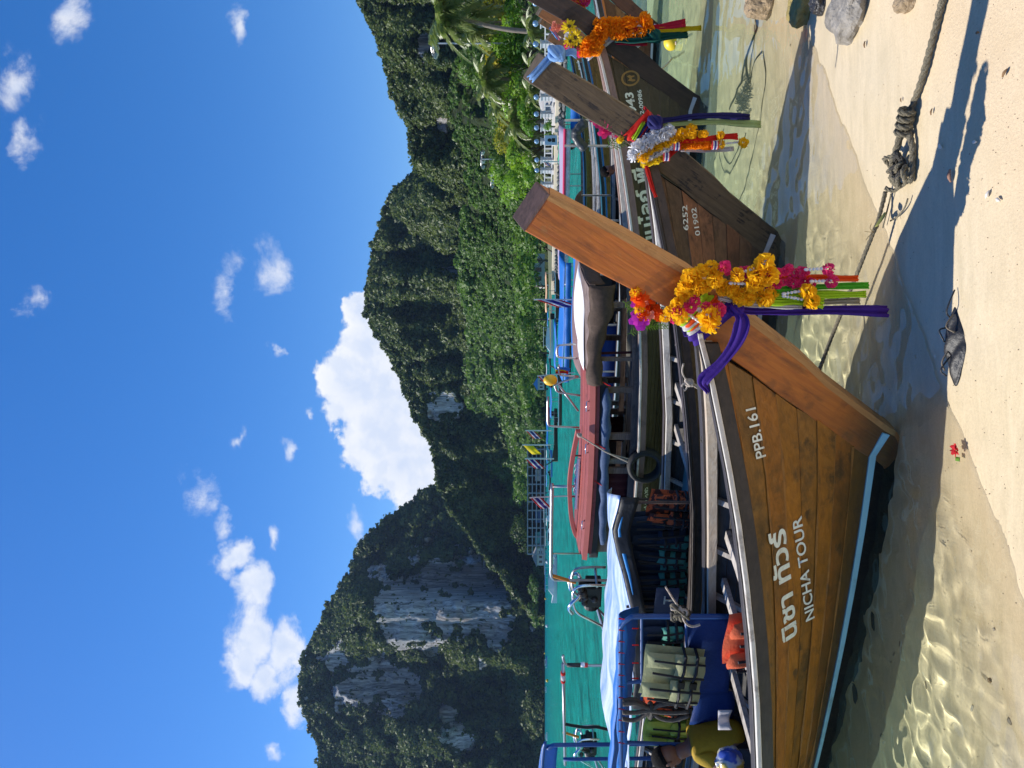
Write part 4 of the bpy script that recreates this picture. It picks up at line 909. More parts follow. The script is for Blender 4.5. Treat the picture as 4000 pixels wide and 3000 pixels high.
def canopy_mat():
    m = bpy.data.materials.new('worn_sky_sheen_tarp'); m.use_nodes = True; g = NG(m.node_tree); bs = g.n['Principled BSDF']; bs.inputs['Roughness'].default_value=.36
    tc = g.new('ShaderNodeTexCoord'); n = g.noise(g.vmath('MULTIPLY',tc.outputs['Object'],(.8,5,1)),1.4,6,.6,.3); n2 = g.noise(tc.outputs['Object'],22,5,.7)
    c = g.mix(g.mapr(n,.36,.62,0,1),(.14,.30,.66),(.62,.70,.80)); c = g.mix(g.mapr(n2,.5,.7,0,.35),c,(.8,.82,.85)); g.l.new(c,bs.inputs['Base Color'])  # white wear, with the sky's reflection painted in as pale streaks
    b = g.new('ShaderNodeBump'); b.inputs['Strength'].default_value=.4; b.inputs['Distance'].default_value=.02; g.l.new(n,b.inputs['Height']); g.l.new(b.outputs[0],bs.inputs['Normal']); return m
TARPW = canopy_mat()
def bm_(b): return b.root
# --- cabin of the third boat (parts of the boat)
def r3(mb,name,m,**k): return mb.build(name,m,b3.root,**k)
cb = thing('cabin_roof','long red painted plank roof over the cabin of the dark olive boat','boat roof'); cb.parent=None
bpy.data.objects.remove(cb)
RT0,RT1 = -1.95,-6.05
def roofz(t,y): return (1.155+.065*(1-(y/.85)**2))+.05*((t-RT0)/(RT1-RT0)-.5)**2*4-.0*t-.03*((t-RT0)/(RT1-RT0))
for j in range(9):
    y0 = -.86+1.72*j/9; y1 = y0+1.72/9-.016; rows=[]
    e = -.12*abs(math.sin(j*2.1))
    for k in range(13):
        t = -3.05+(RT1+.1+e+3.05)*k/12; z0=roofz(t,y0); z1=roofz(t,y1); rows.append([Vector((t,y0,z0)),Vector((t,y1,z1)),Vector((t,y1,z1-.02)),Vector((t,y0,z0-.02))])
    r3(MB().loft(rows),'roof_plank',REDP,fixn=True)
for sd in (-1,1):
    rows=[]
    for k in range(13):
        t=-2.95+(RT1+.1+2.95)*k/12; z=roofz(t,.88); rows.append([Vector((t,sd*.885,z+.012)),Vector((t,sd*.90,z-.05)),Vector((t,sd*.87,z-.05)),Vector((t,sd*.87,z+.012))])
    r3(MB().loft(rows),'roof_fascia',REDL,fixn=True)
    rows=[[Vector((t,sd*.865,roofz(t,.87)-.05)),Vector((t,sd*.875,roofz(t,.87)-.10)),Vector((t,sd*.85,roofz(t,.87)-.10)),Vector((t,sd*.85,roofz(t,.87)-.05))] for t in [-2.95+(RT1+.2+2.95)*k/12 for k in range(13)]]
    r3(MB().loft(rows),'roof_fascia',REDP,fixn=True)
# front half: white cloth bulge and brown folded tarp
r3(MB().grid(lambda a,c:Vector((-1.92-1.15*a,-.50+1.15*c,roofz(-2.5,.85*(1.6*c-.8))+.012+.06*math.sin(math.pi*min(1,a*1.15+.02))**.7*max(0,math.sin(math.pi*(c*.94+.03)))**.6)),16,12),'white_roof_cover',mat('white_canvas',(.74,.72,.72),.8,var=.06,scale=6,bump=.25,bscale=14),smooth=True,solid=.006)
r3(MB().grid(lambda a,c:Vector((-1.75-1.3*a,-.88-.03*math.sin(a*9)-.05*c*(1-c)*4,roofz(-2.2,.86)+.01-c*(.20+.05*math.sin(a*5+1))+.012*math.sin(a*23+c*5))),30,8),'folded_front_tarp',BROWNC,smooth=True,solid=.01)
r3(MB().grid(lambda a,c:Vector((-1.75,-.86+1.72*a,roofz(-1.9,.86*(2*a-1))-c*.16+.01*math.sin(a*20))),20,4),'folded_front_tarp',BROWNC,smooth=True,solid=.01)
for j in range(6):
    y0=-.86+1.72*j/6; r3(MB().loft([[Vector((t,y0,roofz(t,y0)-.004)),Vector((t,y0+.28,roofz(t,y0+.28)-.004)),Vector((t,y0+.28,roofz(t,y0+.28)-.024)),Vector((t,y0,roofz(t,y0)-.024))] for t in (-1.8,-2.4,-3.03)]),'roof_plank',CABW,fixn=True)
# black side cloth under the roof and the rolled blue tarp
r3(MB().grid(lambda a,c:Vector((-3.0-2.95*a,-.83+.012*math.sin(a*30),roofz(-3-2.95*a,.85)-.08-.115*c)),30,4),'side_curtain',BLACKC,smooth=True,solid=.006)
r3(MB().tube([Vector((-3.12-2.55*k/26,-.865,.975-.045*k/26+.006*math.sin(k*1.7))) for k in range(27)],[.012+.042*min(1,k/2.,(27-k)/3.)*(1+.22*math.sin(k*1.3)) for k in range(27)],9),'rolled_tarp',DENIM,smooth=True)
for t in (-3.0,-3.95,-4.55): r3(MB().tube([(t,-.87,1.07),(t-.05,-.915,.97),(t-.08,-.88,.94)],.006,5),'tie_cord',RED)
# posts, sills and window panels on both sides
for sd in (-1,1):
    ymx = .74
    for t,w,m in ((-2.06,.07,CABW),(-2.78,.05,CABW),(-3.22,.085,CABW),(-3.92,.10,CABW),(-4.32,.075,CABG),(-4.47,.10,CABW),(-5.0,.06,CABW),(-5.8,.05,CABW)):
        r3(MB().box((t,sd*ymx,.84),(w,.035,.56)),'cabin_post',m,bevel=.004)
    rows=[[Vector((t,sd*(ymx+.022),shr(t)+.075)),Vector((t,sd*(ymx+.022),shr(t)+.005)),Vector((t,sd*(ymx-.02),shr(t)+.005)),Vector((t,sd*(ymx-.02),shr(t)+.075))] for t in [-2.0-4.0*k/10 for k in range(11)]]
    r3(MB().loft(rows),'cabin_sill',CABW,fixn=True)
    r3(MB().grid(lambda a,c:Vector((-5.05-.85*a,sd*(ymx+.03),.60+.48*c)),10,2),'rear_panel',wood('grey_cabin_panel',(.07,.06,.055),(.13,.115,.105),(.03,.03,.03),.4,.8),solid=.02)
    r3(MB().grid(lambda a,c:Vector((-4.55-.45*a,sd*(ymx-.03)+.012*math.sin(a*22),.58+.46*c)),14,2),'cabin_curtain',MAROON,smooth=True,solid=.004)
r3(MB().grid(lambda a,c:Vector((-2.72-.02*c,-.70+.05*a,.62+.50*c)),3,4),'cabin_curtain',MAROON,smooth=True,solid=.01)
r3(MB().box((-4.0,0,.55),(1.6,1.2,.03)),'cabin_bench',FLOORW)
r3(MB().grid(lambda a,c:Vector((-5.95,-.7+1.4*a,.4+.72*c)),4,3),'rear_bulkhead',CABW,solid=.02)
# curved red pole rail above the aft roof, chrome bits, roof handles
cp = [_pl(b3,*q,-.3) for q in ((1320,2258),(1220,2238),(1130,2226),(1060,2226),(980,2232),(920,2246),(895,2262))]; cp=[b3.L(p) for p in cp]
r3(MB().loft([[p+Vector((0,-.03,.028)),p+Vector((0,.03,.028)),p+Vector((0,.03,-.028)),p+Vector((0,-.03,-.028))] for p in spline(cp,5)]),'curved_roof_rail',REDL,fixn=True,bevel=.006)
for k in (1,3,5): r3(MB().bar(cp[k],(cp[k].x,cp[k].y,roofz(cp[k].x,.3)),.012,6),'rail_strut',REDP)
for q,r_ in (((1155,2266),.05),((1120,2268),.07),((1085,2270),.05),((1180,2262),.035)):
    c=b3.L(_pl(b3,*q,-.25)); r3(MB().ball((c.x,c.y,roofz(c.x,.25)+.03),(r_*1.4,r_,.045),10,6),'roof_float',CHROME if r_>.05 else mat('white_plastic',(.75,.75,.75),.4),smooth=True)
r3(MB().bar((-4.6,-.3,roofz(-4.6,.3)+.03),(-5.5,-.3,roofz(-5.5,.3)+.03),.022,8),'roof_pipe',mat('white_plastic',(.75,.75,.75),.4))
for t in (-3.35,-4.0,-5.3): r3(MB().tube([(t,-.80,roofz(t,.8)+.0),(t,-.82,roofz(t,.8)+.03),(t-.14,-.82,roofz(t,.8)+.03),(t-.14,-.80,roofz(t,.8))],.009,6),'grab_handle',CHROME,smooth=True)
# bent steel frames standing on the roof
def hoop(pts,name='pipe_frame',r=.014,m=None,b=b3): 
    return MB().tube([b.L(p) for p in pts],r,8).build(name,m or STEEL,b.root,True)
A = lambda u,v,w=-.1: _pl(b3,u,v,w)
def bend(pts,n=4): return spline(pts,n)
hoop(bend([A(1455,2266),A(1462,2215),A(1468,2182),A(1480,2172),A(1500,2176),A(1530,2260)])); hoop(bend([A(1330,2262),A(1335,2160),A(1345,2142),A(1380,2140),A(1450,2140)])); hoop([A(1395,2258),A(1500,2180)])
hoop(bend([A(1600,2256),A(1603,2195),A(1610,2178),A(1645,2178),A(1652,2195),A(1655,2250)])); hoop(bend([A(1530,2258),A(1533,2200),A(1540,2185),A(1575,2182)]))
f = thing('float_buoy','yellow float hung on the roof frame of the cabin boat','buoy',A(1505,2145)); place(MB().ball(A(1515,2150),(.075,.075,.095),14,10).build('float',mat('yellow_float',(.80,.48,.01),.45),None,True),f); place(MB().tube([A(1490,2152),A(1502,2152)],.03,8).build('neck',BLACKM,None),f)
t_ = thing('coloured_cloth','red and yellow cloth strips hanging from the roof frame','cloth',A(1545,2175)); 
for i,(mm,u) in enumerate(((YELC,1555),(RED,1546),(TARPT,1561))): ribbon('strip',[A(u,2170),A(u,2200),A(u-2,2212+8*i)],.035,mm,t_,2,.01,seed=40+i)
# steel frame aft of the cabin
B3 = lambda u,v: _pl(b3,u,v,.0)
hoop(bend([B3(1110,2156),B3(1000,2155),B3(900,2154),B3(800,2153),B3(760,2153),B3(738,2162),B3(734,2190),B3(733,2280),B3(732,2400)]),r=.024); hoop([B3(838,2158),B3(838,2290)],r=.012,m=mat('bamboo_rod',(.36,.33,.22),.7)); hoop([B3(1100,2156),B3(1100,2300)],r=.02)
# --- tyre fender with its rope
c_ = b3.pl(1182,2520,-.90); c_ = b3.L(c_); ty = thing('tyre','black tyre hung as a fender against the dark olive hull','tyre',b3.W(*c_),A30+R(12)); ty.scale=(1.3,1.3,1.3)
mb=MB(); ring=[]
for i in range(28):
    a=6.283*i/28; d=Vector((math.cos(a),0,math.sin(a))); ring.append([d*.125+Vector((0,.055,0)),d*.165+Vector((0,.07,0)),d*.185+Vector((0,.03,0)),d*.185+Vector((0,-.03,0)),d*.165+Vector((0,-.07,0)),d*.125+Vector((0,-.055,0)),d*.14+Vector((0,-.045,0)),d*.16,d*.14+Vector((0,.045,0))])
n=9; mb.add([p for r_ in ring for p in r_],[(i*n+k,((i+1)%28)*n+k,((i+1)%28)*n+(k+1)%n,i*n+(k+1)%n) for i in range(28) for k in range(n)])
mb.build('casing',RUBBER,ty,True)
t_ = thing('tyre_rope','pale rope from the red roof down to the tyre fender','rope',A(1310,2262)); place(MB().tube([b3.pl(1298,2264,-.9),b3.pl(1235,2365,-.97),b3.pl(1195,2452,-1.0)],.010,6).build('strand',ROPE,None),t_); place(MB().tube([b3.pl(1228,2378,-.97),b3.pl(1208,2455,-.98)],.007,6).build('strand',ROPE,None),t_); knot(t_,b3.pl(1300,2264,-.9),.03,ROPE)
hull_text(b3,'\u0e21\u0e19\u0e44\u0e25\u0e01\u0e4c \u0e1e\u0e35',(2043,2566),(2350,2525),40,LETTER,.03); hull_text(b3,'943',(2562,2486),(2640,2471),30,LETTER,.03); hull_text(b3,'52-00986',(2540,2518),(2650,2504),15,LETTER,.02); hull_text(b3,'\u0e08\u0e31\u0e19\u0e1b\u0e23\u0e30\u0e14\u0e34\u0e29\u0e10\u0e4c \u0e52\u0e50-\u0e51.\u0e52\u0e56',(953,2535),(1098,2530),13,LETTER,.015)
em = b3.pl(2712,2425,-.5); t0,z0 = px_hull(b3,2695,2462)
mb=MB(); N=30
for rr in ((.075,.058),): mb.add([hull_pt(t0+math.cos(6.283*i/N)*r_,z0+math.sin(6.283*i/N)*r_*1.25,-1,.004) for r_ in rr for i in range(N)],[(i,(i+1)%N,N+(i+1)%N,N+i) for i in range(N)])
mb.add([hull_pt(t0+x*.065,z0+y*.08,-1,.004) for x,y in ((-.5,-.3),(-.3,.3),(0,.1),(.3,.45),(.5,.1),(.35,-.1),(.4,-.5),(.2,-.5),(.1,-.15),(-.15,-.2),(-.2,-.6),(-.4,-.6))],[tuple(range(12))]); mb.build('round_emblem',mat('faded_gold_paint',(.28,.17,.05),.6,var=.2),b3.root)

# --- awning of the second boat
def r2(mb,name,m,**k): return mb.build(name,m,b2.root,**k)
def can2(a,c):
    t=-1.75-1.15*c-(3.9-1.15*c)*a; nz=float(np.interp(t,[-5.7,-4.4,-3.5,-3,-2.5,-2.1,-1.75],[1.0,1.04,1.08,1.12,1.26,1.33,1.29])); y=-.78+1.56*c
    return Vector((t,y,nz*(1-c)+ (1.16-.0*a)*c+.10*math.sin(math.pi*c)+.008*math.sin(t*9+y*5)+.03*(float(fbm(np.array(t*2.2),np.array(y*4.),6,4))-.5)-.025*abs(math.sin((t+1.75)*2.5))*math.sin(math.pi*c)))
r2(MB().grid(can2,80,18),'awning_sheet',TARPW,smooth=True,solid=.008)
r2(MB().grid(lambda a,c:Vector((-1.76-2.6*a,-.79+.015*math.sin(a*25),can2(a*.66,0).z-.01-c*(.14-.04*a))),30,4),'awning_valance',BLACKC,smooth=True,solid=.006)
r2(MB().grid(lambda a,c:Vector((-1.95-.95*a,-.80,can2((.2+.95*a)/3.9,0).z-.045-.03*c*math.sin(math.pi*(a*.9+.1)))),14,2),'sky_blue_strip',mat('sky_blue_canvas',(.02,.25,.62),.5),smooth=True,solid=.004)
for t in (-1.85,-3.02,-4.2,-5.4):
    for sd in ((-1,1) if t<-3 else (-1,)): r2(MB().bar((t,sd*.74,shr(t)-.05),(t,sd*.74,1.16),.013,8),'awning_post',wood('rusty_post',(.07,.04,.028),(.14,.08,.055),(.03,.02,.02),.4,.7))
r2(MB().grid(lambda a,c:Vector((-3.3-2.6*a,.70,.60+.5*c+.01*math.sin(a*30))),30,3),'far_curtain',mat('dark_netting',(.018,.022,.026),.8),smooth=True,solid=.004)
r2(MB().box((-3.2,-.52,.45),(2.6,.28,.025)),'side_bench',mat('teal_paint',(.05,.17,.19),.55,var=.15,scale=5)); r2(MB().box((-3.2,.5,.45),(2.6,.28,.025)),'side_bench',mat('teal_paint',(.05,.17,.19),.55,var=.15,scale=5))
tx0=b2.L(b2.pl(448,2605,-.76)); tx1=b2.L(b2.pl(706,2605,-.76))
ban = r2(MB().grid(lambda a,c:Vector((tx0.x+(tx1.x-tx0.x)*a,-.765+.006*math.sin(a*12),.72+.20*c)),14,2),'name_banner',mat('navy_banner',(.014,.030,.085),.55,var=.15,scale=5),solid=.004)
def flat_text(b,body,t0,t1,y,z,h,m,name='lettering'):
    cu=bpy.data.curves.new('txt','FONT'); cu.body=body; cu.size=1; cu.offset=.02; cu.resolution_u=3; o=bpy.data.objects.new('txt',cu); COL.objects.link(o); me=bpy.data.meshes.new_from_object(o.evaluated_get(bpy.context.evaluated_depsgraph_get())); bpy.data.objects.remove(o)
    xs=[v.co.x for v in me.vertices]; a,c=min(xs),max(xs)
    for v in me.vertices: v.co=Vector((t0+(t1-t0)*(v.co.x-a)/(c-a),y,z+v.co.y/.72*h))
    me.materials.append(m); me.name=name; q=bpy.data.objects.new(name,me); COL.objects.link(q); q.parent=b.root
ta=b2.L(b2.pl(468,2600,-.775)).x; tb=b2.L(b2.pl(560,2600,-.775)).x; tc_=b2.L(b2.pl(640,2600,-.775)).x; td=b2.L(b2.pl(672,2600,-.775)).x
flat_text(b2,'SED',ta,tb,-.777,.765,.085,mat('cream_print',(.62,.60,.50),.6)); flat_text(b2,'T',tc_,td,-.777,.765,.085,mat('cream_print',(.62,.60,.50),.6))
# life vests
def vest(label, pos, rz, base, panel, strap, w=.36, h=.46, tilt=0, group='life vests hung in the boats', seed=0):
    r=random.Random(seed); t=thing('life_vest',label,'life vest',pos,rz,group); t.rotation_euler=(tilt,r.uniform(-.12,.12),rz)
    def pad(cx,cz,sx,sz,m,name,dy=0,th=.055):
        mb=MB(); mb.grid(lambda a,c:Vector((cx+sx*(a-.5),dy-th*.5*(max(0,math.sin(math.pi*a)*math.sin(math.pi*c)))**.45,cz+sz*(c-.5)+.01*math.sin(a*5+seed))),8,8); mb.grid(lambda a,c:Vector((cx+sx*(.5-a),dy+th*.5*(max(0,math.sin(math.pi*a)*math.sin(math.pi*c)))**.45,cz+sz*(c-.5)+.01*math.sin((1-a)*5+seed))),8,8)
        return mb.build(name,m,t,True)
    pad(0,-h*.5,w,h,base,'back_panel',.06,.06)
    for sd in (-1,1):
        pad(sd*w*.26,-h*.72,w*.47,h*.5,panel,'front_panel',-.02,.07); pad(sd*w*.30,-h*.26,w*.30,h*.5,base,'shoulder_panel',.0,.06)
    mb=MB()
    for z in (-h*.60,-h*.80): mb.tube([(-w*.51,.05,z),(-w*.5,-.05,z),(-w*.25,-.075,z),(0,-.06,z+.01),(w*.25,-.075,z),(w*.5,-.05,z),(w*.51,.05,z)],.011,5)
    for sd in (-1,1): mb.tube([(sd*w*.16,-.06,-h*.1),(sd*w*.14,-.075,-h*.6),(sd*w*.14,-.07,-h*.95)],.009,5); mb.tube([(sd*w*.38,-.05,-h*.1),(sd*w*.39,-.066,-h*.6),(sd*w*.38,-.05,-h*.95)],.008,5)
    mb.build('strap',strap,t); MB().box((0,-.07,-h*.60),(.05,.025,.045)).build('buckle',BLACKM,t); MB().box((0,-.07,-h*.80),(.05,.025,.045)).build('buckle',BLACKM,t)
    return t
NAVYV=cloth('navy_vest_fabric',(.020,.034,.065),tr=.02); TEALV=cloth('teal_vest_fabric',(.075,.30,.25),tr=.02); OLIVE=cloth('olive_vest_fabric',(.36,.37,.20),tr=.02); ORV=cloth('orange_vest_fabric',(.62,.10,.03),tr=.03); ORV2=cloth('bright_orange_vest',(.85,.16,.06),tr=.03); LIMEV=cloth('lime_vest_fabric',(.42,.52,.08),tr=.02); BLKS=mat('black_webbing',(.012,.012,.014),.7)
def cam_mat():
    m=mat('flame_camouflage',(.5,.1,.03),.7); g=NG(m.node_tree); bs=g.n['Principled BSDF']; tc=g.new('ShaderNodeTexCoord'); n=g.noise(tc.outputs['Object'],13,3,.5,1.2); g.l.new(g.mix(g.mapr(n,.47,.53),(.62,.11,.025),(.05,.012,.010)),bs.inputs['Base Color']); return m
FLAME=cam_mat()
for i,(u,v,lab,bs_,pn) in enumerate(((1015,2535,'flame patterned orange life vest at the front of the second boat',FLAME,FLAME),(925,2465,'dark navy life vest hanging next to the flame patterned vest',NAVYV,NAVYV),(868,2478,'navy and teal life vest, the right one of the pair under the pale blue awning',NAVYV,TEALV),(765,2478,'navy and teal life vest, the left one of the pair under the pale blue awning',NAVYV,TEALV),(660,2478,'navy and teal life vest hanging above the navy banner',NAVYV,TEALV))):
    vest(lab,b2.pl(u,v,-.60),A30+R(10),bs_,pn,BLKS,.30,.46 if i else .36,seed=i)
for i,(u,v,wv,lb) in enumerate(((870,2560,-.5,'right'),(768,2560,-.5,'left'))): vest('lower navy and teal life vest above the teal bench, '+lb+' of two',b2.pl(u,v,wv),A30-R(5),NAVYV,TEALV,BLKS,.30,.36,seed=10+i)
vest('navy life vest with teal straps behind the blue pipe rail',b1.pl(500,2508,.52),A30,NAVYV,TEALV,BLKS,.28,.30,seed=21)
vest('large olive green life vest hooked on the blue pipe rail',b1.pl(365,2515,.30),A30+R(12),OLIVE,OLIVE,BLKS,.42,.42,seed=22)
vest('dull orange life vest hanging behind the olive one',b1.pl(262,2520,.42),A30-R(8),ORV,ORV,BLKS,.34,.36,seed=23)
vest('lime and black life vest hanging behind the person in yellow',b1.pl(135,2520,.62),A30,LIMEV,LIMEV,BLKS,.34,.42,seed=24)
vest('bright orange life vest lying inside the front gunwale',b1.pl(470,2848,-.27),A30+R(4),ORV2,ORV2,BLKS,.38,.34,tilt=R(10),seed=25)
# --- blue pipe frame, awning and tarp panel of the front boat
def r1(mb,name,m,**k): return mb.build(name,m,b1.root,**k)
Q=lambda u,v,w=.45:b1.L(b1.pl(u,v,w))
for sd,w in ((1,.5),):
    pass
top=spline([Q(592,2848,.42),Q(592,2600,.42),Q(592,2490,.42),Q(588,2465,.42),Q(560,2432,.42),Q(520,2425,.42),Q(300,2424,.42),Q(0,2427,.42),Q(-300,2430,.42)],5); r1(MB().tube(top,.018,8),'blue_pipe_frame',BLUEP,smooth=True)
r1(MB().bar(Q(592,2506,.42),Q(250,2506,.42),.011,7),'blue_pipe_rail',BLUEP); r1(MB().bar(Q(592,2680,.42),Q(250,2684,.42),.011,7),'blue_pipe_rail',BLUEP)
for sd,w in ((-1,-.62),):
    r1(MB().bar((-2.6,-.72,shr(-2.6)),(-2.6,-.72,1.0),.001,4),'mooring_pin',BLUEP)
r1(MB().bar(Q(330,2425,.42),Q(340,2520,.42),.013,7),'blue_pipe_post',BLUEP); r1(MB().bar(Q(100,2425,.42),Q(90,2700,.42),.016,7),'blue_pipe_post',BLUEP); r1(MB().bar(Q(-10,2425,.42),Q(-10,2740,.42),.016,7),'blue_pipe_post',BLUEP)
def tp(a,c):
    p=Q(592-300*a,2680+165*c,.44); return p+Vector((0,.010*math.sin(a*9+c*4)-.012*math.sin(math.pi*c)*math.sin(a*5),-.012*math.sin(math.pi*a)*c))
r1(MB().grid(tp,16,8),'blue_side_tarp',TARPB,smooth=True,solid=.004)
r1(MB().grid(lambda a,c:Q(300-130*a,2700+160*c+10*math.sin(a*4),.5),8,5),'blue_side_tarp',TARPB,smooth=True,solid=.004)
def aw(a,c):
    p=Q(560-1900*a,2424,.42); y=p.y+.05+.62*c; return Vector((p.x-.55*c,y,1.335-.02*a+.03*math.sin(c*3)-.22*c*c+.006*math.sin(p.x*14)))
r1(MB().grid(aw,26,6),'blue_awning',TARPT,smooth=True,solid=.006)  # runs on out of view, lengthened to shade the seated person
r1(MB().grid(lambda a,c:Q(560-560*a,2420+ (26+6*math.sin(a*17))*c-12*(1-c)*abs(math.sin(a*11)),.41),30,3),'awning_hem',TARPT,smooth=True,solid=.004)
for i in range(12): r1(MB().tube([Q(585-i*44,2425,.415),Q(583-i*44,2416,.40),Q(581-i*44,2440,.41)],.004,4),'red_lacing',RED)
for u in (545,480,410,350): r1(MB().bar(Q(u,2470,.45),Q(u,2495,.45),.006,4),'red_lacing',RED)
# rope bundle, white sign, cloth, bags
t_=thing('rope_bundle','thick bundle of grey brown rope hanging from the blue pipe frame','rope',b1.pl(225,2440,.38))
for k in range(7):
    a=k*.9; pts=[b1.pl(225+38*math.cos(a)*s_,v,.36+.05*math.sin(a)) for v,s_ in ((2432,1.0),(2480,1.1),(2530,.35),(2548,.3),(2580,.9),(2630,1.1),(2690,.6))]
    place(MB().tube(spline(pts,5),.016,6).build('strand',mat('grey_brown_rope',(.11,.095,.08),.9,var=.3,scale=30,bump=.6,bscale=90),None,True),t_)
place(MB().tube([b1.pl(225+30*math.cos(6.283*i/12),2540+7*math.sin(6.283*i/12),.36-.045*math.sin(6.283*i/12)) for i in range(12)],.016,6,closed=True).build('binding',ROPEB,None,True),t_)
t_=thing('rope_tangle','grey and tan rope tangle tied to the blue pipe corner','rope',b1.pl(600,2660,.36))
for k in range(6):
    pts=[b1.pl(600+rnd.uniform(-28,40),2650+rnd.uniform(-30,45),.34+rnd.uniform(-.03,.03)) for i in range(7)]; place(MB().tube(spline(pts,5),.009,6).build('strand',rnd.choice([ROPED,ROPE,ROPEB]),None,True),t_)
place(MB().tube(spline([b1.pl(708,2600,.3),b1.pl(660,2630,.3),b1.pl(625,2655,.34)],4),.007,6).build('strand',ROPE,None),t_); place(MB().tube(spline([b1.pl(600,2660,.34),b1.pl(565,2680,.33),b1.pl(553,2705,.33),b1.pl(560,2735,.33)],5),.008,6).build('strand',ROPE,None),t_)
wc=thing('white_cloth','small white cloth lying on the boat floor left of the blue tarp','cloth',b1.pl(190,2830,.1)); place(MB().grid(lambda a,c:b1.pl(225-75*a,2805+55*c-12*math.sin(a*3.1)*c,.1+.03*math.sin(a*6)),8,5).build('sheet',WHITEC,None,True,solid=.006),wc)
pb=thing('plastic_bag','white plastic bag with yellow and blue contents at the left edge of the front boat','bag',b1.pl(35,2840,.0))
mb=MB(); c=b1.pl(22,2850,-.05); 
def bag(a,cc):
    th=a*math.pi; ph=cc*6.283; n_=1+.16*math.sin(ph*5+th*3)+.08*math.sin(ph*9); return c+Vector((math.sin(th)*math.cos(ph)*.10*n_,math.sin(th)*math.sin(ph)*.08*n_,math.cos(th)*.085*n_))
mb.grid(bag,12,20); m=mat('printed_plastic',(.5,.55,.6),.3); gg=NG(m.node_tree); tc=gg.new('ShaderNodeTexCoord'); nn=gg.noise(tc.outputs['Object'],9,2,.4); gg.l.new(gg.mix(gg.mapr(nn,.5,.56),gg.mix(gg.mapr(nn,.40,.44),(.05,.10,.45),(.5,.55,.62)),(.55,.42,.06)),gg.n['Principled BSDF'].inputs['Base Color']); place(mb.build('bag',m,None,True),pb)
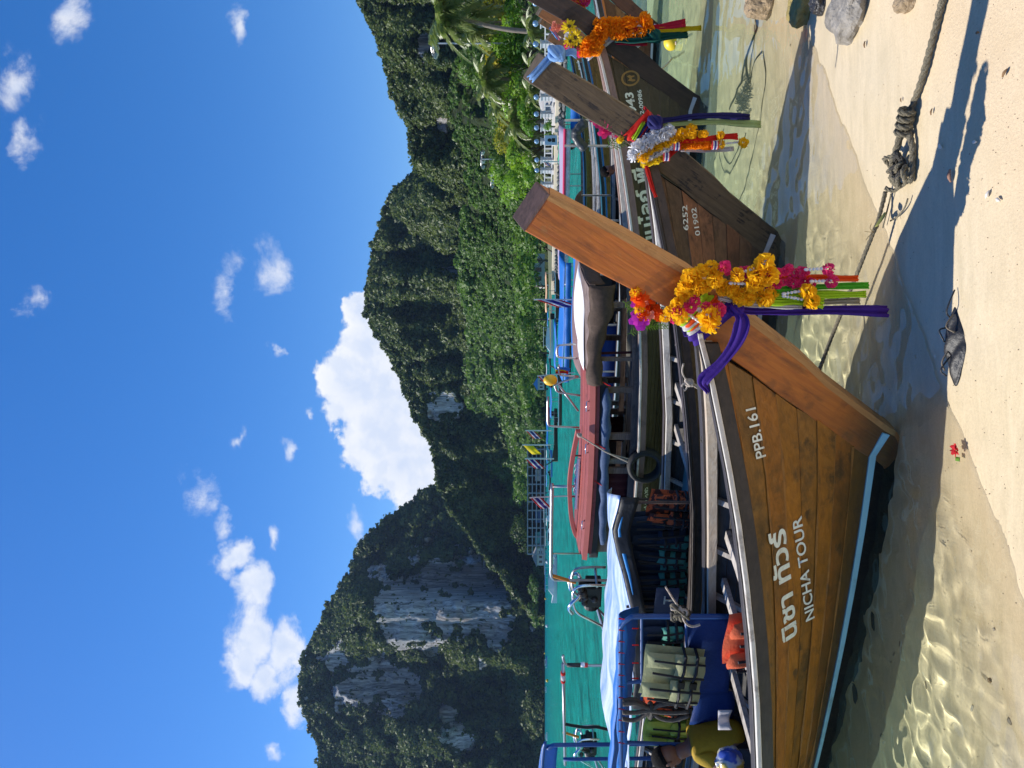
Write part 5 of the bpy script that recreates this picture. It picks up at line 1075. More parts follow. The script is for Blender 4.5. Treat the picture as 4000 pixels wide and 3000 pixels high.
# seated person in the yellow shirt
def person(base,rz,label,shirtc,sc=1,print_=True):
    t=thing('person',label,'person',base,rz)
    SK=mat('brown_skin',(.19,.09,.055),.55,var=.08); SHIRT=shirtc; TR=mat('dark_trousers',(.025,.025,.03),.8); HAIR=mat('black_hair',(.006,.005,.005),.85,spec=.15,bump=.5,bscale=120)
    # facing +X; pelvis at origin
    V=[(0,0,.08),(.02,0,.24),(.06,0,.40),(.10,0,.47),(.13,0,.52),(.17,0,.60),(.06,.11,.43),(.14,.19,.22),(.30,.15,.12),(.06,-.11,.43),(.14,-.19,.22),(.30,-.15,.12),(.06,.09,.06),(.36,.16,.22),(.30,.14,-.02),(.06,-.09,.06),(.36,-.16,.22),(.30,-.14,-.02),(.38,.14,0),(.38,-.14,0)]
    E=[(0,1),(1,2),(2,3),(3,4),(4,5),(2,6),(6,7),(7,8),(2,9),(9,10),(10,11),(0,12),(12,13),(13,14),(0,15),(15,16),(16,17),(14,18),(17,19)]
    Rr=[.12,.115,.12,.07,.048,.075,.062,.045,.034,.062,.045,.034,.085,.06,.042,.085,.06,.042,.034,.034]
    def skin(name,vs,es,rs,m,sub=2):
        me=bpy.data.meshes.new(name); me.from_pydata(vs,es,[]); o=bpy.data.objects.new(name,me); COL.objects.link(o); md=o.modifiers.new('skin','SKIN'); md.use_smooth_shade=True
        for i,r_ in enumerate(rs): me.skin_vertices[0].data[i].radius=(r_,r_)
        me.skin_vertices[0].data[0].use_root=True; o.modifiers.new('sub','SUBSURF').levels=sub; o.modifiers['sub'].render_levels=sub; me.materials.append(m); o.parent=t; return o
    skin('body',V,E,Rr,SK)
    skin('shirt',[(0,0,.05),(.02,0,.24),(.06,0,.40),(.095,0,.455),(.06,.12,.42),(.11,.17,.30),(.06,-.12,.42),(.11,-.17,.30)],[(0,1),(1,2),(2,3),(2,4),(4,5),(2,6),(6,7)],[.15,.14,.14,.075,.085,.078,.085,.078],SHIRT)
    skin('trousers',[(0,0,.06),(.06,.09,.06),(.35,.16,.20),(.31,.145,.05),(.06,-.09,.06),(.35,-.16,.20),(.31,-.145,.05)],[(0,1),(1,2),(2,3),(0,4),(4,5),(5,6)],[.125,.095,.07,.058,.095,.07,.058],TR)
    # head bowed forward: skull, nose, ears, eyes, mouth
    Mh=Matrix.Rotation(R(32),3,'Y'); hc=Vector((.20,0,.66)); mb=MB(); mb.ball(hc,(.088,.072,.108),16,12,Mh); mb.ball(hc+Mh@Vector((.03,0,-.05)),(.06,.055,.06),12,8,Mh); mb.loft([[hc+Mh@Vector(p) for p in q] for q in ([(.083,-.008,.02),(.083,.008,.02),(.075,0,.03)],[(.108,-.014,-.022),(.108,.014,-.022),(.09,0,0)])])
    for sd in (-1,1): mb.ball(hc+Mh@Vector((0,sd*.075,-.005)),(.018,.010,.03),8,6,Mh)
    mb.build('head',SK,t,True); mb=MB()
    for sd in (-1,1): mb.ball(hc+Mh@Vector((.076,sd*.028,.014)),(.010,.014,.008),8,6,Mh)
    mb.ball(hc+Mh@Vector((.082,0,-.058)),(.008,.026,.007),8,5,Mh); mb.build('eyes_and_mouth',mat('dark_features',(.03,.012,.01),.5),t,True)
    mb=MB(); mb.grid(lambda a,c:hc+Mh@(Vector((-.012+.094*math.sin(a*1.75)*math.cos(c*6.283),.080*math.sin(a*1.75)*math.sin(c*6.283),.018+.104*math.cos(a*1.75)))*(1+.015*math.sin(c*60+a*9))),8,26); mb.build('hair',HAIR,t,True)
    for sd in (-1,1):
        w=Vector((.30,sd*.15,.12)); vs=[tuple(w),tuple(w+Vector((.05,-sd*.01,-.012)))]; es=[(0,1)]; rs=[.032,.028]
        for j in range(4):
            a=w+Vector((.085,sd*(.026-.018*j)-sd*.01,-.012)); b_=a+Vector((.03,0,-.012-.002*j)); c_=b_+Vector((.014,0,-.022)); k=len(vs); vs+=[tuple(a),tuple(b_),tuple(c_)]; es+=[(1,k),(k,k+1),(k+1,k+2)]; rs+=[.010,.009,.008]
        a=w+Vector((.05,-sd*.04,-.004)); k=len(vs); vs+=[tuple(a),tuple(a+Vector((.03,-sd*.008,-.012)))]; es+=[(1,k),(k,k+1)]; rs+=[.011,.009]
        skin('hand',vs,es,rs,SK)
    if print_: MB().grid(lambda a,c:Vector((.165+.012*math.cos(a*3-1.5),-.05+.1*a,.20+.09*c)),6,3).build('chest_print',mat('red_print',(.45,.05,.03),.7),t,True,solid=.002)
    t.scale=(sc,sc,sc); return t
person(b1.W(-2.98,.40,.27),A30+R(195),'person in a yellow printed shirt sitting inside the front boat with head bowed',cloth('yellow_shirt',(.42,.27,.02),tr=.03))  # shirt yellow is darkened to stand for deep shade inside the boat
# small knotted ropes on the gunwales
def knotrope(lab,b,uvs,w,m,r=.007,n=3,name='mooring_rope',kr=.03):
    t=thing(name,lab,'rope',b.pl(*uvs[0],w))
    for pts in uvs[1:]: place(MB().tube(spline([b.pl(u,v,w-.03) for u,v in pts],5),r,6).build('strand',m,None,True),t)
    knot(t,b.pl(*uvs[0],w-.03),kr,m); return t
knotrope('cream rope lashing on the inner gunwale of the second boat',b2,[(1505,2692),[(1580,2670),(1550,2665),(1525,2675),(1510,2690)],[(1505,2690),(1490,2715),(1470,2745)],[(1505,2692),(1480,2680),(1475,2672)],[(1500,2690),(1495,2720),(1455,2748)],[(1510,2690),(1500,2670),(1490,2662)]],-.78,ROPE)
knotrope('black and cream rope knot tied on the far gunwale of the front boat',b1,[(1282,2756),[(1282,2756),(1262,2775),(1245,2785)],[(1275,2750),(1262,2770),(1250,2787)],[(1300,2750),(1290,2760),(1275,2758)]],.42,ROPEB,.008,kr=.026)
# --- engines on long shafts
def engine(lab,pos,rz,s=1,tiller=True):
    t=thing('boat_engine',lab,'engine',pos,rz,'long-shaft boat engines'); t.scale=(s,)*3
    MB().box((0,0,.16),(.44,.30,.26)).build('engine_block',BLACKM,t,bevel=.02); MB().box((.02,0,.34),(.34,.20,.12)).build('cylinder_head',BLACKM,t,bevel=.02)
    mb=MB(); mb.tube([(-.24,0,.18),(-.33,0,.18)],.13,16); mb.tube([(-.33,0,.18),(-.35,0,.18)],.06,12); mb.build('flywheel_housing',mat('dark_cast_iron',(.02,.02,.022),.5,.6),t)
    MB().tube(spline([(.1,-.16,.36),(.14,-.26,.40),(.05,-.30,.52),(-.12,-.26,.56),(-.3,-.2,.5)],5),.032,10).build('exhaust_pipe',CHROME,t,True)
    MB().tube(spline([(.12,.16,.36),(.16,.24,.42),(.02,.26,.54),(-.2,.22,.52)],5),.028,10).build('exhaust_pipe',CHROME,t,True)
    for y in (-.2,.2): MB().tube(spline([(.34,y,-.05),(.34,y,.25),(.28,y,.46),(.05,y,.50),(-.25,y,.44),(-.45,y,.2),(-.75,y*.6,-.1),(-.95,y*.2,-.2)],5),.022,9).build('guard_rail',CHROME if y<0 else STEEL,t,True)
    MB().bar((.3,-.2,.12),(.3,.2,.12),.02).build('cross_bar',STEEL,t); MB().bar((-.2,0,.12),(-2.9,0,-.55),.03).build('propeller_shaft',STEEL,t)
    mb=MB()
    for i in range(9): mb.ball((rnd.uniform(-.2,.2),rnd.choice((-1,1))*rnd.uniform(.13,.2),rnd.uniform(.1,.42)),rnd.uniform(.03,.06),8,6)
    for i in range(7): mb.tube(spline([(rnd.uniform(-.2,.2),rnd.uniform(-.2,.2),rnd.uniform(.1,.45)) for k in range(4)],4),.008,5)
    mb.build('hoses_and_fittings',mat('grimy_metal',(.09,.08,.07),.5,.6),t,True)
    if tiller: MB().bar((.2,0,.45),(.35,0,.82),.028).build('tiller_grip',ORM,t)
    return t
engine('black boat engine with chrome guard rails behind the pale blue awning',b3.W(-7.5,.0,.80),A30,1.0)
engine('black boat engine at the left edge seen between the blue pipes',at(95,2335,13.5),A30+R(10),.8)
# frames aft of the second boat
def h2(pts,r=.016,m=None,name='pipe_frame'): return MB().tube([b2.L(p) for p in pts],r,8).build(name,m or STEEL,b2.root,True)
F=lambda u,v,w=.75:b2.pl(u,v,w)
h2(bend([F(402,2470),F(401,2390),F(400,2260),F(403,2215),F(420,2202),F(440,2199)],3)); h2([F(408,2199),F(200,2204),F(12,2208)],.02); h2([F(402,2215),F(402,2270)],.026,mat('black_tape',(.02,.018,.017),.6),'tape_wrap')
for u,u2,m_ in ((382,372,RED),(372,352,WHITEC),(352,342,RED)): h2([F(u-6,2199),F(u2-6,2200)],.030,m_,'rag_wrap')
h2([F(402,2282),F(402,2296)],.028,mat('red_tape',(.5,.02,.02),.5),'tape_wrap'); h2([F(404,2268),F(404,2284)],.03,mat('white_plastic',(.75,.75,.75),.4),'lamp')
h2(spline([F(172,2205),F(165,2240),F(158,2290),F(160,2330),F(150,2380),F(158,2410)],4),.020,BLACKC,'black_rag'); 
h2(spline([F(95,2545,.3),F(92,2400,.3),F(90,2200,.3),F(88,2160,.3),F(75,2140,.3)],4),.026,BLUEP); h2(spline([F(38,2580,.3),F(36,2400,.3),F(34,2200,.3)],4),.024,BLUEP); h2(spline([F(100,2130,.3),F(60,2122,.3),F(-80,2112,.3)],4),.020,BLUEP)
r2(MB().grid(lambda a,c:b2.L(F(92-200*a,2118+62*c-8*math.sin(a*3)-14*(1-c)*a,.32)),10,4),'aft_blue_tarp',TARPT,smooth=True,solid=.006)
# ---------------------------------------------------------------- the further boats of the row
def pal(n,cols,stain,stem,stripe,rail,band=None,gc=None):
    d=dict(stem=wood(n+'_stem',stem,tuple(min(1,x*1.5) for x in stem),stain,.4,.5,R(57)),cap=wood('worn_end',(.12,.085,.05),(.20,.15,.10),(.03,.02,.02)),plank=planks(n,cols,stain,rough=.5,amt=.5),stripe=stripe,bottom=DARKB,rail=rail,gcap=gc or GCAP,irail=RAIL,rib=RIBW,floor=FLOORW)
    if band: d['band']=band
    return d
WHP=mat('white_boat_paint',(.66,.67,.68),.5,var=.08,scale=8); BLP=mat('blue_boat_paint',(.02,.16,.42),.45,var=.1,scale=8); ORP=mat('orange_boat_paint',(.55,.16,.03),.45); TEP=mat('teal_boat_paint',(.10,.32,.40),.5)
p4=pal('red_brown',[(.10,.034,.016),(.15,.05,.022),(.12,.04,.018),(.19,.075,.028)],(.04,.02,.012),(.17,.055,.026),WHP,WHP,[BLP,ORP])
p5=pal('ochre',[(.19,.085,.022),(.16,.07,.02)],(.06,.03,.012),(.30,.105,.03),BLP,TEP,[WHP,BLP])
p6=pal('chestnut',[(.17,.066,.018),(.20,.08,.02)],(.06,.03,.012),(.22,.085,.025),WHP,WHP,[BLP])
p7=pal('honey',[(.26,.125,.03),(.22,.10,.024)],(.08,.04,.016),(.25,.10,.03),WHP,BLP,[WHP])
b4=Boat('longtail_boat','red brown wooden longtail boat with blue, white and orange bands behind the cabin boat',(5.37,10.97,0),A30,p4,npl=6)
b5=Boat('longtail_boat','ochre wooden longtail boat with a teal rail, fifth in the row',(6.14,14.5,0),A30,p5,npl=4,ribs=False)
b6=Boat('longtail_boat','chestnut longtail boat whose prow tip is wrapped in blue and pink cloth',(7.35,17.84,-.08),A30,p6,npl=4,ribs=False,scale=.93)
b7=Boat('longtail_boat','honey coloured longtail boat with small white Thai letters near the sea wall',(9.43,21.35,0),A30,p7,npl=4,ribs=False)
hull_text(b4,'PNJ 2',(2800,2500),(2835,2490),16,LETTER,.02); hull_text(b6,'\u0e0a\u0e1a\u0e32\u0e41\u0e01\u0e49\u0e27',(2728,2268),(2764,2262),9,LETTER,.02); hull_text(b6,'5',(2706,2305),(2722,2303),12,LETTER,.03)
hull_text(b7,'\u0e0a\u0e32\u0e22\u0e2b\u0e19\u0e38\u0e48\u0e21\u0e42\u0e1e\u0e18\u0e34\u0e4c\u0e25\u0e32 \u0e18-1',(2410,2308),(2508,2310),8,LETTER,.02)
def awning(b,t0,t1,z,m,w=.8,hang=None,edge=None,cam_=.14,name='awning_sheet'):
    MB().grid(lambda a,c:Vector((t0+(t1-t0)*a,-w+2*w*c,z+cam_*math.sin(math.pi*c)+.02*math.sin(a*9+c*3))),20,8).build(name,m,b.root,True,solid=.012)
    if hang: MB().grid(lambda a,c:Vector((t0+(t1-t0)*a,-w-.02+.015*math.sin(a*40),z-.02-.16*c)),30,2).build('awning_hem',hang,b.root,True,solid=.01)
    if edge: MB().bar((t0,-w-.03,z),(t1,-w-.03,z),.045,8).build('awning_edge_roll',edge,b.root)
    for k in range(4):
        t=t0+(t1-t0)*(k+.1)/3.2
        for sd in (-1,1): MB().bar((t,sd*(w-.05),shr(t)-.03),(t,sd*(w-.05),z+.02),.018,7).build('awning_post',STEEL,b.root)
MAUVE=cloth('mauve_tarp',(.22,.135,.13),tr=.1,var=.2); LILAC=cloth('lilac_tarp',(.42,.36,.48),tr=.2,var=.1); HOTP=mat('hot_pink_roll',(.62,.02,.09),.5)
awning(b4,-2.6,-5.6,1.18,MAUVE,hang=MAUVE); MB().grid(lambda a,c:Vector((-4.6-3.6*a,-.62+.01*math.sin(a*30),.5+.36*c)),24,2).build('blue_side_cloth',TARPB,b4.root,True,solid=.01)
awning(b5,-3.2,-6.2,1.05,TARPT,hang=TARPB); awning(b6,-4.6,-8.6,1.46,TARPT,hang=TARPT); awning(b7,-1.6,-6.6,1.22,LILAC,hang=mat('striped_cloth',(.6,.55,.55),.7,var=.3,scale=9),edge=HOTP); MB().grid(lambda a,c:Vector((-.2-1.5*a,-.55+.01*math.sin(a*20),.75+.3*c)),14,2).build('bright_blue_side_cloth',TARPT,b7.root,True,solid=.01)
MB().box((-4,0,.8),(2,.9,.4)).build('black_block',BLACKC,b4.root,bevel=.08)  # plain black block filling the dark interior under the mauve awning
t_=thing('cloth_tie','blue and pink cloth wrapped round the chestnut prow tip','cloth',b6.pl(2868,2150,-.1)); band(t_,b6,(2890,2150),(2850,2178),.06,BLP,'wrap_band',.012); band(t_,b6,(2884,2160),(2846,2186),.05,cloth('pink_cloth',(.75,.2,.3)),'wrap_band',.018)
g=thing('flower_bouquet','red and orange garland bunch on the ochre prow at the right edge','bouquet',b5.pl(2985,2240,-.1))
for i in range(22): put(rnd.choice([MARI_O[0],CARN_P[0],MARI_Y[0],CARN_P[1]]),b5.pl(2960+rnd.uniform(0,60),2225+rnd.uniform(-15,70),-.12),.09,g)
t_=thing('black_sling','black tarpaulin sling hanging between the poles of the mauve awning boat','cloth',b4.pl(2440,2270,-.7))
place(MB().tube(spline([b4.pl(2415,2290,-.75),b4.pl(2445,2262,-.75),b4.pl(2475,2248,-.75),b4.pl(2500,2262,-.75),b4.pl(2530,2292,-.75)],5),[.02]+[.075+.006*math.sin(i*1.9) for i in range(19)]+[.02],9).build('sling',mat('grey_black_vinyl',(.045,.048,.05),.4,var=.3,scale=6,bump=.4,bscale=10),None,True),t_)
for u in (2430,2530): place(MB().bar(b4.pl(u,2385,-.75),b4.pl(u,2205,-.75),.02,7).build('pole',STEEL,None),t_)
t_=thing('yellow_float','yellow float on a white line at the red brown bow','buoy',onz(2837,2619,.2)); place(MB().ball(onz(2837,2622,.2),(.11,.11,.10),14,10).build('float',mat('lemon_float',(.75,.55,.02),.45),None,True),t_); place(MB().tube(spline([onz(2837,2640,.2),at(2800,2640,10.0),at(2755,2612,9.4),at(2715,2565,8.9)],5),.012,6).build('line',ROPE,None,True),t_)

# ---------------------------------------------------------------- boats out in the bay
def flag(lab,u,v0,v1,Y,kind='thai',wd=None,lean=0,grp='flags on the boats'):
    top=at(u+lean,v0,Y); bot=at(u,v1,Y); t=thing('flag',lab,'flag',bot,0,grp); MB().tube([Vector((0,0,-.6)),top-bot],.02*Y/20,6).build('flag_pole',mat('pale_pole',(.6,.58,.52),.6),t)
    h=(v1-v0)*.55/FPX*Y; w=wd or h*1.3; cols={'thai':[(.52,.02,.03),(.72,.72,.72),(.05,.04,.25),(.05,.04,.25),(.72,.72,.72),(.52,.02,.03)],'yellow':[(.75,.62,.03)]*6}[kind]
    for i,c in enumerate(cols if kind=='thai' else cols[:1]):
        n=6 if kind=='thai' else 1
        a0=i/n; a1=(i+1)/n
        MB().grid(lambda a,c_:(top-bot)*.97+Vector((-w*a*.75,-.12*w*math.sin(a*5)*a,-h*(a0+(a1-a0)*c_)-h*.95*a)),8,1).build('flag_stripe' if n>1 else 'flag_cloth',cloth('flag_%d_%s'%(int(c[0]*100),kind),c,tr=.35),t,True,solid=.01)
    return t
def far_boat(lab,u,v,Lpx,hullm,canm,rz=0,kind='longtail',grp='boats moored in the bay',stemh=1.1):
    Y=1.75*FPX/(v-VHOR); L=Lpx/FPX*Y; p=at(u,v,Y); t=thing('moored_boat',lab,'boat',(p.x,p.y,WZ),rz,grp); k=L/8.0; rings=[]
    for i in range(9):
        a=i/8; x=(-.5+a)*L; w=.95*k*(math.sin(math.pi*min(1,.25+a*.55)) if a<.55 else math.cos((a-.55)/.45*1.5)**.8)*.9+.03; z=.5*k+(.55*k*max(0,a-.6)**1.5*3)
        rings.append([Vector((x,-w,z)),Vector((x,-w*.8,-.1)),Vector((x,w*.8,-.1)),Vector((x,w,z))])
    MB().loft(rings).build('hull',hullm,t,fixn=True)
    rr=[[Vector((q[0].x,q[0].y-.03*k,q[0].z+.04*k)),Vector((q[0].x,q[0].y-.03*k,q[0].z-.07*k)),Vector((q[0].x,q[0].y+.05*k,q[0].z-.07*k)),Vector((q[0].x,q[0].y+.05*k,q[0].z+.04*k))] for q in rings]; MB().loft(rr).build('gunwale',WHP,t)
    if kind=='longtail':
        MB().tube([(.44*L,0,.3*k),(.5*L,0,.8*k),(.56*L,0,1.5*k*stemh)],.09*k,6).build('prow',hullm,t)
        MB().grid(lambda a,c:Vector((-.36*L+.58*L*a,(-.85+1.7*c)*k,1.45*k+.16*k*math.sin(math.pi*c)+.03*math.sin(a*9))),8,5).build('canopy',canm,t,True,solid=.04*k)
        for x in (-.34,-.05,.2):
            for sd in (-1,1): MB().bar((x*L,sd*.8*k,.4*k),(x*L,sd*.8*k,1.47*k),.03*k,5).build('canopy_post',STEEL,t)
        MB().box((-.42*L,0,.8*k),(.7*k,.5*k,.5*k)).build('engine',BLACKM,t,bevel=.06)
    else:
        MB().loft([[Vector((x*L,-.7*k,.5*k)),Vector((x*L*.96,-.6*k,h*k)),Vector((x*L*.96,.6*k,h*k)),Vector((x*L,.7*k,.5*k))] for x,h in ((-.3,1.25),(0,1.5),(.2,1.45),(.32,.8))]).build('cabin',WHP,t,bevel=.05)
        MB().box((-.05*L,0,1.95*k),(.55*L,1.7*k,.07*k)).build('canopy',canm,t,bevel=.02); MB().box((.0,-.64*k,1.15*k),(.3*L,.05*k,.28*k)).build('window_band',mat('dark_glass',(.02,.03,.04),.15),t)
        for x in (-.3,-.08,.16):
            for sd in (-1,1): MB().bar((x*L,sd*.7*k,.6*k),(x*L,sd*.7*k,1.95*k),.03*k,5).build('canopy_post',WHP,t)
        for sd in (-1,1): MB().box((-.53*L,sd*.3*k,.55*k),(.45*k,.3*k,.8*k)).build('outboard_motor',WHP,t,bevel=.05)
    return t
DKH=mat('dark_wood_hull',(.07,.04,.022),.6,var=.3,scale=3); TANC=mat('tan_awning',(.62,.36,.20),.75,var=.08,scale=3); SBL=mat('speedboat_blue',(.05,.22,.55),.5); GRN=mat('green_awning',(.03,.30,.16),.7); WHC=mat('white_awning',(.75,.75,.75),.7); MARH=mat('maroon_cover',(.12,.015,.02),.7)
far_boat('white speedboat with a blue canopy anchored off the wooded point',735,2176,190,WHP,SBL,R(172),'speed')
far_boat('small orange and white boat below the left hill',415,2137,42,SBL,WHC,R(10),'speed'); far_boat('tiny white boat below the left hill',308,2134,24,WHP,WHC,R(0),'speed'); far_boat('small white boat near the left edge of the bay',122,2138,34,WHP,WHC,R(170),'speed')
far_boat('longtail boat under a long tan awning left of the tall orange prow',1878,2185,270,DKH,TANC,R(-8)); far_boat('dark longtail with a maroon cover beside the tan awning boat',1830,2222,150,DKH,MARH,R(-30))
far_boat('white motor yacht with a flying bridge off the wooded shore',1675,2160,150,WHP,WHC,R(176),'speed'); far_boat('longtail with a bright blue canopy and Thai flag behind the cabin roof',1680,2232,330,DKH,TARPT,R(-24))
far_boat('longtail with a wide blue canopy behind the yellow float',1450,2196,230,DKH,TARPT,R(-20)); far_boat('longtail with a blue canopy and three flags on its roof',1300,2178,210,DKH,TARPT,R(-160)); far_boat('low white boat by the far pier',1010,2160,150,WHP,WHC,R(5),'speed'); far_boat('white boat moored right of the speedboat',905,2158,110,WHP,WHC,R(-3),'speed')
for i,(u,v,L_,h,c) in enumerate(((1190,2158,110,SBL,TARPT),(1120,2152,90,DKH,SBL),(1230,2148,70,DKH,WHC),(1370,2150,80,DKH,SBL),(1560,2152,90,DKH,WHC),(1760,2158,100,WHP,SBL),(960,2146,60,DKH,WHC),(1840,2152,90,WHP,WHC))):
    far_boat(('blue longtail in front of the pier building','dark longtail with a blue cover by the pier','small dark longtail with a white cover by the pier','dark longtail with a blue cover beyond the flags','dark longtail with a white cover beyond the yellow float','white boat with a blue cover beyond the yacht','dark little boat with a white cover below the grey-green tree','white boat under the tan awning')[i],u,v,L_,h,c,R(rnd.choice((-15,165,5))))
flag('big Thai flag flying from the steel frame behind the red roof',1066,2068,2150,11.5,lean=-10); flag('Thai flag on the roof of the blue canopy boat, the right one of three poles',1318,2052,2112,40,lean=0); flag('yellow flag on the roof of the blue canopy boat',1262,2040,2110,40,'yellow'); flag('Thai flag on the roof of the blue canopy boat, the left one of three poles',1208,2050,2122,40); flag('Thai flag in front of the dark wooded slope, right of the yellow float',1545,2098,2162,20,lean=-14); flag('small Thai flag by the sea wall palms',2368,2122,2152,50); flag('small flag on the pole by the tan awning',1830,2085,2260,17,wd=.25)
for i in range(14):
    u=rnd.uniform(20,2000); v=rnd.uniform(2129,2142); p=onz(u,v,WZ)
    if u<860: tag(MB().ball((p.x,p.y,WZ+.25),(.5,.5,.45),8,6).build('mooring_buoy',mat('yellow_float',(.80,.48,.01),.45) if i%3 else WHP,None,True),'small pale buoy floating in the open bay','buoy','buoys in the bay')

# ---------------------------------------------------------------- pier building and houses on the far shore
def pier():
    Y=300; k=Y/FPX; p=at(1050,2130,Y); t=thing('pier_building','grey open-sided pier building with three long floors on the far shore','building',(p.x,p.y,0)); GR=mat('grey_concrete',(.28,.29,.31),.85,var=.1,scale=.3); W=400*k
    for v,th in ((2062,6),(2080,6),(2096,7),(2112,8)): MB().box((0,0,EYE-(v-VHOR)*k),(W,14,th*k*.55)).build('floor_slab',GR,t)
    for i in range(13): MB().box((-W/2+W*i/12,-6.5,4),(.5,.5,7.6)).build('pillar',GR,t)
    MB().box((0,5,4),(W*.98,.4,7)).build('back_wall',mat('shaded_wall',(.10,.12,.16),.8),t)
    for i in range(4): MB().box((-W*.35+W*.2*i,-3,3.6),(W*.11,5,2.4)).build('stall_box',mat(('teal_panel','blue_panel','brown_panel','white_panel')[i],((.1,.4,.42),(.05,.12,.3),(.2,.1,.06),(.5,.5,.5))[i],.6),t)
    t=thing('jetty','long pale low jetty in front of the pier building','jetty',(p.x,p.y-25,0)); MB().box((0,0,1.0),(W*1.15,3,.35)).build('deck',mat('pale_concrete',(.45,.42,.36),.85),t)
    for i in range(12): MB().bar((-W*.55+W*1.1*i/11,0,-2),(-W*.55+W*1.1*i/11,0,1),.25).build('pile',GR,t)
pier()
def house(lab,u,v,Y,w,h,roofm):
    p=at(u,v,Y); t=thing('beach_house',lab,'house',(p.x,p.y,p.z)); MB().box((0,0,h*.3),(w,w*.7,h*.6)).build('wall',mat('pale_wall',(.5,.47,.42),.8),t)
    MB().prism([(-w*.6,-w*.45,h*.6),(w*.6,-w*.45,h*.6),(0,-w*.45,h)],(0,w*.9,0)).build('roof',roofm,t)
    for i in (-1,0,1): MB().box((i*w*.28,-w*.35-.02,h*.28),(w*.14,.05,h*.26)).build('window',mat('dark_glass',(.02,.03,.04),.15),t)
house('blue roofed hut on stilts under the wooded slope',1500,2126,210,3.4,3.2,SBL); house('small pale house with a brown roof among the shore trees',1940,2128,160,7,5,mat('brown_roof',(.16,.09,.05),.8)); house('white walled hut by the far beach',830,2124,380,9,6,mat('grey_roof',(.2,.2,.22),.8))

# ---------------------------------------------------------------- sea wall, promenade and gardens on the right
WA=Vector((26.5,41.2,0)); WB=Vector((9.5,76,0)); WD=(WB-WA).normalized(); WN=Vector((-WD.y,WD.x,0)); WN = WN if WN.x<0 else -WN; WL=(WB-WA).length
WN=-WN                                                            # inland
STONE=mat('dark_rubble_stone',(.13,.13,.125),.9,var=.4,scale=1.6,bump=.8,bscale=5); BEAM=mat('pale_concrete_beam',(.60,.50,.37),.85,var=.1,scale=1.5,bump=.2)
sw=thing('sea_wall','rubble stone sea wall with a pale concrete coping on the right','wall',WA,math.atan2(WD.y,WD.x))
mb=MB(); rs=random.Random(5)
sgn = 1 if Matrix.Rotation(-math.atan2(WD.y,WD.x),3,'Z')@WN.copy() and (Matrix.Rotation(-math.atan2(WD.y,WD.x),3,'Z')@WN).y>0 else -1
MB().box((WL/2,sgn*.5,-.1),(WL,.8,1.2)).build('wall_core',STONE,sw)
stn=[]
for i in range(int(WL/.55)):
    for j in range(3):
        M_=Matrix.Rotation(rs.uniform(0,6),3,'Z')@Matrix.Rotation(rs.uniform(-.5,.5),3,'X'); (mb.ball if True else 0)((i*.55+rs.uniform(-.12,.12)+.27*(j%2),sgn*(-.05-.12*(2-j)+rs.uniform(-.06,.06)),.02+.26*j),(rs.uniform(.22,.36),rs.uniform(.2,.3),rs.uniform(.14,.2)),6,4,M_)
tag(mb.build('rubble_stones',STONE,sw),kind='stuff')
for i in range(8): MB().box((WL*(i+.5)/8,sgn*.35,.74),(WL/8-.03,.8,.36)).build('coping_block',BEAM,sw,bevel=.03)
def land(a,c):
    s=WA+WD*(WL*1.5*a-WL*.12); d=c*c*170; p=s+WN*(.5+d); return Vector((p.x,p.y,.86+.02*d+.3*(fbm(np.array(p.x*.1),np.array(p.y*.1),3,2)-.5)*min(1,d/10)))
ld=tag(MB().grid(land,30,24).build('garden_ground',mat('garden_soil',(.10,.11,.05),.95,var=.4,scale=.4),None,True),kind='structure')
PW=mat('white_pillar_paint',(.48,.49,.50),.7,var=.06,scale=3); GLB=mat('blue_glass_globe',(.18,.30,.46),.15,spec=.7)
pos=[]
def wallpt(u):
    k=(u-1500)/FPX; a=(k*WA.y-WA.x)/(WD.x-k*WD.y); return WA+WD*a
proto=None
for i,u in enumerate((2960,2880,2800,2730,2660,2594,2528,2475,2422,2350,2310,2255,2205,2160)):
    p=wallpt(u)+WN*.7
    if proto is None:
        t=thing('promenade_lamp','white stepped pillar with a globe lamp on the sea wall','lamp',(p.x,p.y,.92),math.atan2(WD.y,WD.x),'lamp pillars along the sea wall'); proto=t
        MB().box((0,0,.1),(.52,.52,.2)).build('plinth',PW,t,bevel=.02); MB().box((0,0,.62),(.36,.36,.86)).build('shaft',PW,t,bevel=.02)
        for z in (.3,.55,.8): MB().box((0,0,z),(.42,.42,.06)).build('moulding',PW,t)
        MB().box((0,0,1.08),(.46,.46,.08)).build('pillar_cap',PW,t,bevel=.01); MB().bar((0,0,1.1),(0,0,1.28),.05).build('lamp_stem',BLACKM,t); MB().ball((0,0,1.42),(.2,.2,.2),14,10).build('lamp_globe',GLB,t,True)
    else:
        t=dup(proto); t.location=(p.x,p.y,.92)
us=[2995,2960,2880,2800,2730,2660,2594,2528,2475,2422,2350,2310,2255,2205,2160,2110]
for i in range(len(us)-1):
    a=wallpt(us[i])+WN*.7; c=wallpt(us[i+1])+WN*.7; t=thing('balustrade','white balustrade panel between lamp pillars on the sea wall','railing',(a.x,a.y,.92),math.atan2((c-a).y,(c-a).x),'balustrade panels along the sea wall'); L_=(c-a).length
    for z in (.18,.78): MB().box((L_/2,0,z),(L_-.3,.12,.08)).build('rail',PW,t)
    for k in range(max(3,int(L_/.5))):
        x=L_*(k+.5)/max(3,int(L_/.5)); MB().box((x,0,.48),(.10,.10,.54)).build('baluster',PW,t)
